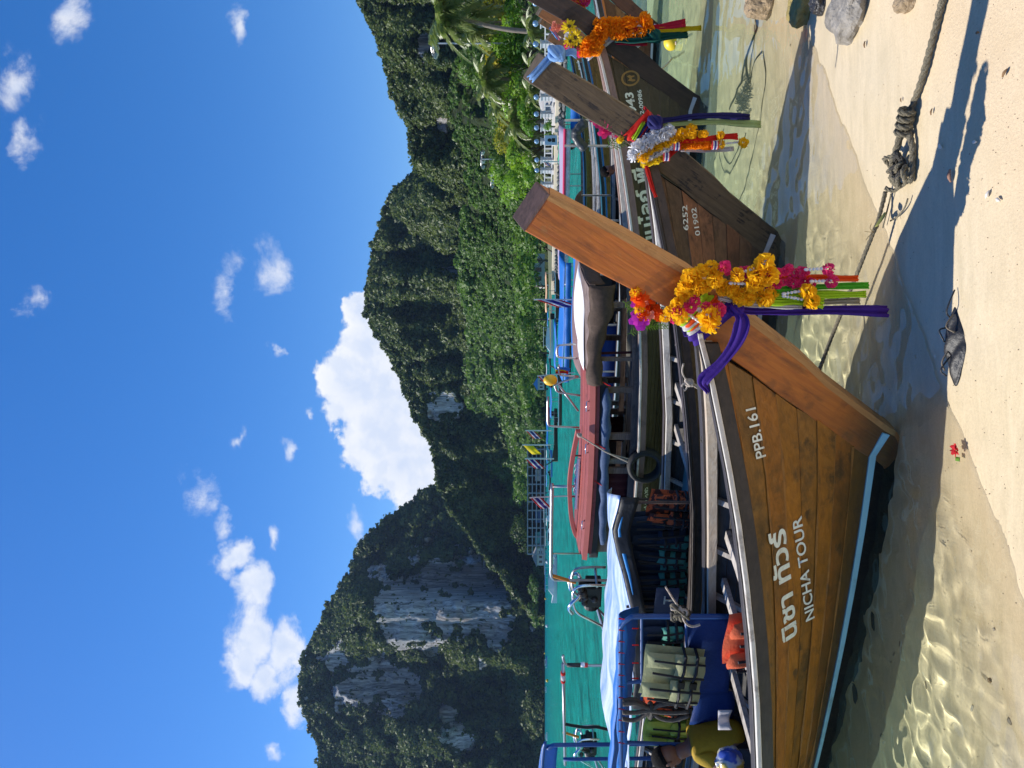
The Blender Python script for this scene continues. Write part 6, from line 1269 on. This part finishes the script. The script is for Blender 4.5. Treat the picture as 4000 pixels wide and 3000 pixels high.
def ball_bush(lab,u,v,Y,r,m=None):
    p=at(u,v,Y); t=thing('round_shrub',lab,'shrub',(p.x,p.y,.9),0,'clipped shrubs behind the balustrade'); o=bpy.data.objects.new('foliage',crown_mesh('foliage',m or LEAF_GARDEN,int(u),4,500,.10,.7,.45)); COL.objects.link(o); o.parent=t; o.location=(0,0,p.z-.9); o.scale=(r,r,r); MB().bar((0,0,0),(0,0,p.z-.9),.05).build('stem',mat('bark',(.12,.09,.065),.9),t); return t
ball_bush('round clipped shrub behind the balustrade',2506,2148,54.5,.55); ball_bush('round clipped shrub behind the balustrade',2472,2150,55.5,.5)
# parasol and signboard
t=thing('parasol','tilted grey parasol on the promenade','parasol',at(2572,2120,55)); mb=MB(); mb.loft([[Vector((1.5*r_*math.cos(a),1.5*r_*math.sin(a),-.5*r_)) for a in [6.283*i/8 for i in range(8)]] for r_ in (.02,.5,1)],cap=False); o=mb.build('canopy',mat('grey_canvas',(.36,.35,.34),.8),t,solid=.03); o.rotation_euler=(R(18),R(-24),0); MB().bar((0,0,0),(0,0,-2.2),.04).build('pole',PW,t)
t=thing('signboard','small white signboard with a dark figure on the balustrade','sign',at(2452,2152,54.6)); MB().box((0,0,0),(.75,.06,.95)).build('board',mat('lilac_board',(.55,.55,.66),.6),t,bevel=.02); MB().ball((0,-.04,.1),(.14,.015,.16),10,6).build('printed_figure',BLACKM,t); MB().box((0,-.04,-.2),(.3,.01,.25)).build('printed_figure',BLACKM,t)
BARK=mat('bark',(.12,.09,.065),.9,var=.3,scale=3,bump=.6,bscale=9); PBARK=mat('palm_bark',(.19,.16,.13),.9,var=.3,scale=4,bump=.7,bscale=12)
# palms: ringed trunk, drooping fronds of many leaflets
def frond_mesh(seed,L=1,drop=.6,nl=30):
    r=random.Random(seed); mb=MB(); pts=[]
    for i in range(nl+1):
        a=i/nl; pts.append(Vector((L*a*(1-.18*a),0,L*(.42*a-drop*1.15*a*a))))
    mb.tube(pts[::3],[.018*(1-.8*i/(len(pts[::3])-1)) for i in range(len(pts[::3]))],4,cap=False)
    for i in range(3,nl+1):
        a=i/nl; ln=L*.36*math.sin(math.pi*min(1,.12+a*.86))**.7; p=pts[i]
        for sd in (-1,1):
            d=Vector((.55+r.uniform(-.1,.15),sd*.75,-.42-.5*a+r.uniform(-.22,.12))).normalized(); e=p+d*ln; m_=p+d*ln*.55+Vector((0,0,.035*L)); s=Vector((.024*L,0,0)); mb.add([p-s*.5,p+s*.7,m_+s,e,m_-s],[(0,1,2,4),(4,2,3)])
    me=mb.mesh('frond'); me.materials.append(LEAF_PALM); return me
FR=[frond_mesh(i,1,.45+.22*(i%4)) for i in range(6)]
def palm(lab,u,v,Y,r,n=24,lean=(0,0)):
    c=at(u,v,Y); base=Vector((c.x-lean[0],c.y-lean[1],.8)); t=thing('palm_tree',lab,'palm',base,0,'coconut palms behind the sea wall'); H=c-base; pts=[H*a+Vector((lean[0],lean[1],0))*(-.35*math.sin(math.pi*a)) for a in [i/12 for i in range(13)]]
    MB().tube(pts,[.22-.09*i/12+.012*(i%2) for i in range(13)],9).build('trunk',PBARK,t,True)
    for i in range(n):
        o=bpy.data.objects.new('frond',FR[i%6]); COL.objects.link(o); o.parent=t; o.location=H; a=2.399*i; up=.75-1.55*(i/n)**1.1; o.rotation_euler=Matrix.Rotation(a,3,'Z').to_4x4().to_euler() if False else (Matrix.Rotation(a,3,'Z')@Matrix.Rotation(-up,3,'Y')).to_euler(); s=r*rnd.uniform(.9,1.12); o.scale=(s,s,s)
    for i in range(6): a=i*1.05; MB().ball(H+Vector((.28*math.cos(a),.28*math.sin(a),-.35)),(.13,.13,.16),8,6).build('coconut',mat('coconut_husk',(.28,.24,.05),.7),t,True)
    return t
palm('tall coconut palm at the right edge leaning over the gardens',2950,1745,58,3.3,30,(1.5,0)); palm('second tall palm beside the leaning one',2910,1850,62,2.8,26); palm('bushy palm between the floodlight pole and the light blue prow tie',2690,1905,62,2.5,28); palm('palm just left of the bushy one',2610,1945,66,2.4,28); palm('low palm in front of the gardens near the right edge',2880,2075,52,1.6,22); palm('low palm over the promenade behind the tied prow',2735,2080,54,1.5,20); palm('dark green palm above the round shrubs',2525,2010,62,2.2,26); palm('grey green palm right of the short floodlight pole',2450,2030,66,2.0,24); palm('small palm above the parasol',2640,2075,58,1.5,20); palm('small palm beside the little flag',2395,2075,70,1.6,20); palm('small pale palm behind the lamp pillars by the tall orange prow',2330,2105,66,1.2,18)
def tree(lab,u,v,Y,rx,rz,m,seed,nl=1300,leaf=.075,name='broadleaf_tree',base=.8,grp='garden trees behind the sea wall'):
    c=at(u,v,Y); t=thing(name,lab,'tree',(c.x,c.y,base),0,grp); h=c.z-base; o=bpy.data.objects.new('crown',crown_mesh('crown',m,seed,10,nl,leaf,.95,.72)); COL.objects.link(o); o.parent=t; o.location=(0,0,h); o.scale=(rx,rx,rz)
    MB().tube([(0,0,-.3),(.1,0,h*.5),(0,.1,h)],[.16+.02*rx,.12+.015*rx,.06],7).build('trunk',BARK,t,True); mb=MB()
    for i in range(5): a=i*1.3; mb.tube([(0,0,h*.45),(rx*.3*math.cos(a),rx*.3*math.sin(a),h*.8),(rx*.6*math.cos(a),rx*.6*math.sin(a),h+rz*.3)],[.08,.05,.02],5)
    mb.build('branches',BARK,t,True); return t
for i,(u,v,Y,rx,rz,m,lab) in enumerate((
 (2935,1945,66,2.6,2.4,LEAF_YELLOW,'yellow flowering tree under the tall palms'),(2850,1990,64,2.2,2.0,LEAF_GARDEN,'bright green tree at the foot of the tall floodlight pole'),(2870,1930,70,2.0,1.8,LEAF_YELLOW,'yellowish tree behind the tall floodlight pole'),
 (2790,2030,62,2.4,2.0,LEAF_GARDEN,'bright green bush left of the tall floodlight pole'),(2930,2030,60,2.0,1.7,LEAF_GARDEN,'green bush at the right edge above the low palm'),(2790,1920,72,2.2,2.2,LEAF_FOOT,'mid green tree between the floodlight pole and the bushy palm'),
 (2745,1980,66,1.9,2.0,LEAF_YELLOW,'yellow green tree left of the light blue prow tie'),(2600,2050,62,2.2,1.8,LEAF_GARDEN,'green tree above the small parasol'),(2550,1960,74,2.2,2.4,LEAF_FOOT,'dark tree behind the dark green palm'),(2480,2000,72,2.4,1.8,LEAF_YELLOW,'yellowish tree above the signboard'),
 (2420,2060,66,2.2,2.0,LEAF_GARDEN,'bright green tree right of the short floodlight pole'),(2340,2040,74,2.6,2.4,LEAF_GARDEN,'bright tree left of the short floodlight pole'),(2265,2060,80,2.6,2.6,LEAF_FOOT,'green tree behind the top of the tall orange prow'),(2200,2060,90,3.2,3.0,LEAF_FOOT,'green tree right of the orange prow top'),
 (2400,1990,86,2.6,2.4,LEAF_FOOT,'tree below the little cliff'),(2300,1985,92,3.0,2.6,LEAF_GARDEN,'tree behind the third lamp pole'),(2660,2010,70,2.0,1.8,LEAF_GARDEN,'green tree behind the bushy palm'),(2700,1880,84,3,2.6,LEAF_FOOT,'dark green tree behind the bushy palm'),(2550,2080,60,1.5,1.3,LEAF_GARDEN,'low bright bush behind the balustrade'),(2310,2095,70,1.8,1.5,LEAF_GARDEN,'low bush at the end of the lamp pillars'))):
    tree(lab,u,v,Y,rx,rz,m,600+i,1500 if Y<75 else 1000)
tree('grey green casuarina tree on the far shore by the pier',930,2065,300,8.5,7.5,LEAF_HILL,801,900,.09,'casuarina_tree',0,None)
for i,(u,v,Y,rx) in enumerate(((1620,2090,190,6),(1480,2085,220,7),(1750,2080,170,6),(1880,2085,150,6),(1980,2080,130,5),(2080,2085,120,5),(1360,2090,260,7),(700,2095,420,8),(600,2095,430,8),(1090,2045,330,8))):
    tree(('dark shore tree beyond the white yacht','shore tree beyond the yellow float','shore tree right of the yacht','shore tree above the tan awning','shore tree left of the tall orange prow','shore tree hidden by the tall orange prow','shore tree behind the three flags','low shore tree under the main cliff','low shore tree left of the speedboat','shore tree above the pier roof')[i],u,v,Y,rx,rx*.75,LEAF_FOOT,900+i,800,.09,'broadleaf_tree',0,'shore trees across the bay')
# floodlight poles
def floodlight(lab,u,v0,v1,Y,n=5,r=.09):
    b_=at(u,v1,Y); tp_=at(u,v0,Y); t=thing('floodlight_pole',lab,'light pole',b_); H=tp_.z-b_.z; MB().tube([(0,0,-2),(0,0,H)],[r,r*.7],10).build('pole',mat('pale_blue_steel',(.42,.47,.52),.45,.4),t); MB().tube([(1.0*math.cos(a),1.0*math.sin(a),H) for a in [6.283*i/16 for i in range(16)]],.05,6,closed=True).build('ring',STEEL,t)
    for i in range(n):
        a=6.283*i/n+.3; c=Vector((math.cos(a),math.sin(a),H-.25)); o=MB().box((0,0,0),(.5,.42,.22)).build('floodlight',mat('grey_green_housing',(.22,.28,.26),.4),t,bevel=.04); o.location=c; o.rotation_euler=(R(25)*math.sin(a),R(25)*math.cos(a),a); g_=MB().box((0,0,-.12),(.42,.34,.02)).build('lamp_glass',mat('lamp_glass',(.7,.75,.78),.1),o)
    for k in range(3): MB().bar((0,0,H),(1.0*math.cos(k*2.1),1.0*math.sin(k*2.1),H),.03).build('arm',STEEL,t)
floodlight('tall floodlight pole among the palms on the right',2831,1690,2000,62); floodlight('shorter floodlight pole among the trees left of the tall one',2378,1880,2030,95,5,.11); floodlight('distant floodlight pole just right of the tall orange prow',2295,1918,2040,115,5,.11)

person(b4.W(b4.L(b4.pl(2380,2395,-.1)).x,-.1,.16),A30+R(200),'person in a pink shirt sitting under the mauve awning of the red brown boat',cloth('pink_shirt',(.45,.12,.10),tr=.03),1,False)
person(b7.W(b7.L(b7.pl(2455,2300,-.3)).x,-.3,.27),A30+R(170),'person in dark clothes crouching on the honey coloured boat by the sea wall',cloth('dark_shirt',(.05,.03,.04),tr=.03),1.1,False)
far_boat('longtail with a green awning moored against the sea wall',2415,2216,170,DKH,GRN,R(-62))
# ---------------------------------------------------------------- ropes, rocks and small things on the sand
def onsand(u,v,dz=0):
    Y=1.7*FPX/(v-VHOR)
    for i in range(30): z=float(sand_z(np.array((u-1500)/FPX*Y),np.array(Y)))+dz; Y=.5*Y+.5*(EYE-z)*FPX/(v-VHOR)
    return Vector(((u-1500)/FPX*Y,Y,z))
def c6(x,y): return (3000-y/1.843,2800+x/1.843)
def twist(mb,pts,r,n=3,turns=26,seg=6):
    path=spline(pts,8); t0=(path[1]-path[0]).normalized(); a=t0.orthogonal().normalized(); L=0; fr=[]
    for i,p in enumerate(path):
        t=(path[min(i+1,len(path)-1)]-path[max(i-1,0)]).normalized(); a=(a-t*a.dot(t)).normalized(); fr.append((p,a.copy(),t.cross(a)))
        if i: L+=(p-path[i-1]).length
    d=walk(path,r*1.1); mb2=[]
    for k in range(n):
        pts2=[]; acc=0; j=0
        for i,p in enumerate(d):
            jj=min(range(len(path)),key=lambda q:(path[q]-p).length_squared); A_,B_=fr[jj][1],fr[jj][2]; ph=6.283*k/n+i*r*1.1/(r*7)*6.283; pts2.append(p+(A_*math.cos(ph)+B_*math.sin(ph))*r*.52)
        mb.tube(pts2,r*.56,seg)
rp=thing('beach_rope','thick weathered rope with two big knots running across the sand to the boats','rope',onsand(*c6(1400,760)))
def S(x,y,dz=.02): return onsand(*c6(x,y),dz)
def put_rope(name,pts,r,m,strand=True):
    mb=MB()
    if strand: twist(mb,pts,r)
    else: mb.tube(spline(pts,6),r,7)
    place(mb.build(name,m,None,True),rp)
put_rope('thick_rope',[S(1640,-60),S(1560,260),S(1480,560),S(1405,770),S(1375,850)],.0155,ROPED)
for k in range(4):
    c=S(1362-10*k,820+50*k,.045); d=(S(1405,770)-S(1320,1000)).normalized(); a=d.orthogonal().normalized(); b_=d.cross(a); mb=MB(); twist(mb,[c+(a*math.cos(q)+b_*math.sin(q))*.030+d*.02*q/6.28 for q in [6.6*i/9 for i in range(10)]],.0135); place(mb.build('knot_turn',ROPED,None,True),rp)
put_rope('thick_rope',[S(1330,930,.04),S(1310,1020,.045),S(1285,1100,.05),S(1260,1160,.05)],.017,ROPED); put_rope('loop_rope',[S(1380,960,.03),S(1410,1060,.02),S(1405,1180,.02),S(1400,1290,.02),S(1370,1330,.03)],.015,ROPED)
for i in range(9):
    c=S(1265+rnd.uniform(-35,70),1220+rnd.uniform(-70,130),.05); mb=MB(); q0=rnd.uniform(0,6); twist(mb,[c+Vector((math.cos(q+q0)*rnd.uniform(.028,.048),math.sin(q+q0)*rnd.uniform(.03,.055),.02*math.sin(q*2+q0))) for q in [5.2*i_/7 for i_ in range(8)]],.011); place(mb.build('knot_turn',ROPED if i%3 else ROPEB,None,True),rp)
put_rope('thin_rope',[S(1215,1380,.03),S(1185,1500,.05),S(1150,1630,.07),onsand(2100,3415,.10),onsand(1900,3335,.16),onsand(1700,3255,.22),at(1540,3195,4.05),at(1480,3170,4.2)],.011,ROPED)
put_rope('loose_end',[S(1255,1395),S(1235,1480),S(1215,1560),S(1195,1640)],.004,ROPED,False); put_rope('loose_end',[S(1375,1430),S(1350,1500),S(1300,1560),S(1250,1590)],.004,ROPED,False)
lf=thing('leaf_twig','dry twig with a green brown leaf caught on the thin rope','twig',onsand(2093,3415,.1)); c=onsand(2093,3413,.11)
for k in range(5): a=k*1.3; place(MB().tube(spline([c,c+Vector((.018*math.cos(a),.018*math.sin(a),.018)),c+Vector((.042*math.cos(a),.036*math.sin(a),.012+.02*math.sin(k)))],4),.0016,5).build('twig',mat('dry_twig',(.22,.16,.07),.8),None,True),lf)
place(MB().grid(lambda a,cc:c+Vector((.02+.07*a,-.03+(.05*(cc-.5))*math.sin(math.pi*(.1+.8*a)),-.045*a+.008*math.sin(cc*3))),6,4).build('leaf',mat('green_brown_leaf',(.22,.22,.05),.6,var=.3,scale=40),None,True,solid=.002),lf)
# tangled mooring line and net in the shallows
nt=thing('net_tangle','dark mooring line ending in a tangle of old net and loops in the shallows','rope',onsand(*c6(330,600)))
def ln(pts,r,m): place(MB().tube(spline([S(x,y,d) for x,y,d in pts],6),r,6).build('line',m,None,True),nt)
ln([(350,-40,.02),(330,100,.03),(345,200,.03),(330,320,.02),(310,420,.02),(320,520,.02),(345,590,.02)],.018,ROPEB); ln([(335,180,.02),(345,300,.02),(340,420,.02),(345,540,.02)],.007,ROPEB); ln([(310,400,.02),(300,520,.02),(290,590,.03),(250,640,.06),(245,700,.05),(235,790,.02)],.017,ROPEB)
ln([(400,375,.01),(375,420,.01),(360,500,.01),(355,600,.01)],.010,ROPED); ln([(405,370,.01),(430,540,.01),(430,740,.01),(420,950,.01),(395,1150,.01),(365,1380,.01),(330,1490,.01)],.007,ROPED); ln([(225,930,.01),(205,1040,.01),(235,1180,.01),(270,1255,.01),(300,1190,.01),(330,1060,.01),(350,950,.01)],.010,ROPED); ln([(210,980,.01),(190,1200,.01),(175,1380,.01)],.005,ROPED); ln([(235,1000,.01),(240,1100,.01),(265,1180,.01),(300,1100,.01),(320,1000,.01)],.009,ROPEB)
for i in range(34): x,y=300+rnd.gauss(0,22),720+rnd.gauss(0,60); ln([(x+rnd.uniform(-26,26),y+rnd.uniform(-40,40),.02+rnd.uniform(0,.04)) for k in range(5)],.0045,rnd.choice([ROPED,mat('pale_net',(.42,.38,.28),.9),ROPED]))
for i in range(14): x,y=335+rnd.gauss(0,14),60+rnd.gauss(0,40); ln([(x+rnd.uniform(-20,20),y+rnd.uniform(-45,45),.03+rnd.uniform(0,.05)) for k in range(4)],.012,ROPEB)
# rocks
def rock(lab,u,v,su,sv,h,m,seed,rz=0,grp=None,name='rock',sink=.3):
    c=onsand(u,v); rx=su/FPX*c.y/2; ry=sv/FPX*c.y*c.y/1.75/2; bm=bmesh.new(); bmesh.ops.create_icosphere(bm,subdivisions=4 if su>60 else 2,radius=1); rs=random.Random(seed); o1=rs.uniform(0,50)
    for vtx in bm.verts:
        p=vtx.co; n1=float(fbm(np.array(p.x*1.3+o1+p.z),np.array(p.y*1.3+p.z*1.7),seed,4)); n2=float(fbm(np.array(p.x*5+o1),np.array(p.y*5+p.z*5),seed+3,3)); k=.72+.5*n1+.12*(n2-.5); q=p*k; q.z=max(-.5,min(q.z,.62+.2*(n2-.5))); vtx.co=Vector((q.x*rx,q.y*ry,q.z*h))
    me=bpy.data.meshes.new(name); bm.to_mesh(me); bm.free(); me.polygons.foreach_set('use_smooth',[su<60]*len(me.polygons)); me.materials.append(m); o=bpy.data.objects.new(name,me); COL.objects.link(o); o.location=(c.x,c.y,c.z+h*(.5-sink)*.5); o.rotation_euler=(0,0,rz); return tag(o,lab,'rock' if su>60 else 'stone',grp)
RKG=mat('grey_coral_rock',(.25,.23,.20),.85,var=.45,scale=14,bump=1.0,bscale=34,dark=(.10,.085,.06),dk=.7); RKY=mat('yellow_algae_rock',(.30,.23,.07),.8,var=.4,scale=12,bump=1,bscale=30,dark=(.10,.08,.03),dk=.6); RKB=mat('brown_beach_rock',(.30,.22,.13),.85,var=.4,scale=16,bump=1,bscale=36,dark=(.08,.06,.045),dk=.6); RKD=mat('dark_wet_rock',(.03,.028,.026),.35,bump=.6)
rock('big flat grey rock on the wet sand near the boats',2990,3345,230,150,.14,RKG,3,R(20)); rock('yellow brown mossy rock between the ropes and the grey rock',2992,3150,170,70,.12,RKY,5); rock('small pointed brown stone beside the dark mooring line',2985,3030,130,45,.30,RKB,8); rock('low dark wet rock between the two larger rocks',2995,3210,110,40,.08,RKD,9); rock('brown shell crusted stone at the right edge of the sand',3000,3555,90,70,.07,RKB,11)
# dark clump in the shadow, red flower, leaves, pebbles
cl=thing('seaweed_clump','dark soaked clump of fibre and weed lying in the prow shadow','seaweed',onsand(1650,3735)); WEED=mat('soaked_dark_weed',(.016,.017,.020),.5,var=.3,scale=14,bump=.3); FIB=mat('pale_fibre',(.16,.13,.09),.8)
c=onsand(1650,3735)
place(MB().grid(lambda a,cc:c+Vector(((a-.5)*.34*(.55+.45*math.sin(math.pi*cc)),(cc-.5)*.16*(.5+.5*math.sin(math.pi*a)),.008+.028*math.sin(math.pi*a)*math.sin(math.pi*cc)*(.55+.45*math.sin(a*17+cc*9))-.01*(1-math.sin(math.pi*a)*math.sin(math.pi*cc)))),26,16).build('matted_weed',WEED,None,True,solid=.01),cl)
for i in range(5):
    x=rnd.uniform(-.16,.16); y=rnd.uniform(-.06,.06); place(MB().tube(spline([c+Vector((x,y,.03)),c+Vector((x+rnd.uniform(.02,.07),y+rnd.uniform(-.02,.03),.05)),c+Vector((x+rnd.uniform(.06,.12),y+rnd.uniform(-.03,.04),.02))],4),.0035,5).build('fibre',FIB if i%3==0 else WEED,None,True),cl)
fl=thing('red_flower','fallen red flower floating in the shallow water by the bow','flower',onz(1240,3738,WZ+.015)); o=put(petal_flower('petals',PET_P if False else cloth('red_petals',(.55,.02,.03)),77,2,6,.4,.2),onz(1240,3738,WZ+.02),.034,fl,(0,0,.4)); 
place(MB().grid(lambda a,cc:onz(1240,3738,WZ+.012)+Vector((-.035+.018*(cc-.5),.01-.03*a,0)),4,2).build('leaf',PET_G,None,True,solid=.002),fl)
LVB=mat('dry_brown_leaf',(.20,.11,.045),.8,var=.3,scale=50); SHL=mat('pale_shell',(.66,.60,.52),.5)
for i,(x,y,s,m,lab,nm) in enumerate(((1070,320,.030,LVB,'curled brown leaf near the grey rock','dry_leaf'),(1690,1265,.05,mat('reddish_debris',(.28,.15,.10),.8,var=.3,scale=50),'reddish husk on the dry sand beside the shadow','husk'),(1615,1055,.03,SHL,'pale shell on the dry sand by the loop of rope','shell'),(1550,805,.024,LVB,'tiny brown leaf beside the thick rope','dry_leaf'),(2030,1437,.026,SHL,'white shell at the lower edge of the sand','shell'),(1330,720,.018,LVB,'small dark leaf left of the thick rope','dry_leaf'),(560,325,.016,LVB,'small dark leaf on the wet sand by the mooring line','dry_leaf'),(2080,525,.03,LVB,'thin curled leaf on the dry sand near the shadow','dry_leaf'),(1880,235,.02,LVB,'brown leaf in the upper dry sand','dry_leaf'),(1955,1400,.03,SHL,'white shell inside the garland shadow','shell'),(1860,1022,.025,SHL,'pale shell in the middle of the garland shadow','shell'))):
    s*=.55; p=S(x,y,.006); q=rnd.uniform(0,6); o=MB().grid(lambda a,c_:Vector(((a-.5)*2*s*math.cos(q)-(c_-.5)*s*math.sin(q)*math.sin(math.pi*a),(a-.5)*2*s*math.sin(q)+(c_-.5)*s*math.cos(q)*math.sin(math.pi*a),s*.35*math.sin(math.pi*a)+s*.3*math.sin(c_*3))),6,4).build(nm,m,None,True,solid=.002); o.location=p; tag(o,lab,'leaf' if 'leaf' in nm else nm)
PEB=[mat('pebble_grey',(.24,.21,.16),.6,var=.3,scale=30,bump=.5),mat('pebble_brown',(.30,.22,.14),.6,var=.3,scale=30,bump=.5),mat('pebble_pale',(.42,.38,.30),.6,var=.2,scale=30,bump=.5)]
for i in range(18):
    y=rnd.uniform(1900,2990); x=rnd.uniform(3560,3990) if y>2300 else rnd.uniform(3640,3800)
    if x<3980-(y-1900)*.1 and y<2300: continue
    rock('small stone on the sandy bottom in the clear shallows',3000-y,x,rnd.choice([9,13,18,26]),rnd.choice([9,13,18,24]),rnd.uniform(.008,.02),PEB[i%3],i+30,rnd.uniform(0,6),'stones on the sandy bottom','stone',.2)
# bits of shell and grit over the sand: uncountable
mb=MB(); rs=random.Random(4)
for i in range(420):
    u=rs.uniform(0,3000); v=3200+800*rs.random()**.7; p=onsand(u,v,.001) if i%1==0 else None; s=rs.uniform(.001,.003); mb.ball(p,(s,s*rs.uniform(.6,1.6),s*.6),5,3)
tag(mb.build('shell_grit',mat('mixed_grit',(.34,.25,.17),.7,var=.6,scale=90),None),'scattered shell grit on the sand','grit',kind='stuff')

for o in bpy.data.objects:
    if o.name.split('.')[0] in ('stone','petals','leaf','matted_weed'): o.cycles.is_caustics_receiver = True

# ---------------------------------------------------------------- sea air
def haze():
    m = bpy.data.materials.new('sea_haze'); m.use_nodes = True; g = NG(m.node_tree); g.n.clear()
    v = g.new('ShaderNodeVolumePrincipled'); v.inputs['Color'].default_value = (.40,.60,1,1); v.inputs['Density'].default_value = .00007; v.inputs['Anisotropy'].default_value = .2
    o = g.new('ShaderNodeOutputMaterial'); g.l.new(v.outputs[0], o.inputs['Volume'])
    x0,x1,y0,y1,z0,z1 = -1700,1700,-80,1700,-8,330
    tag(MB().box(((x0+x1)/2,(y0+y1)/2,(z0+z1)/2),(x1-x0,y1-y0,z1-z0)).build('haze', m), kind='stuff')
haze()
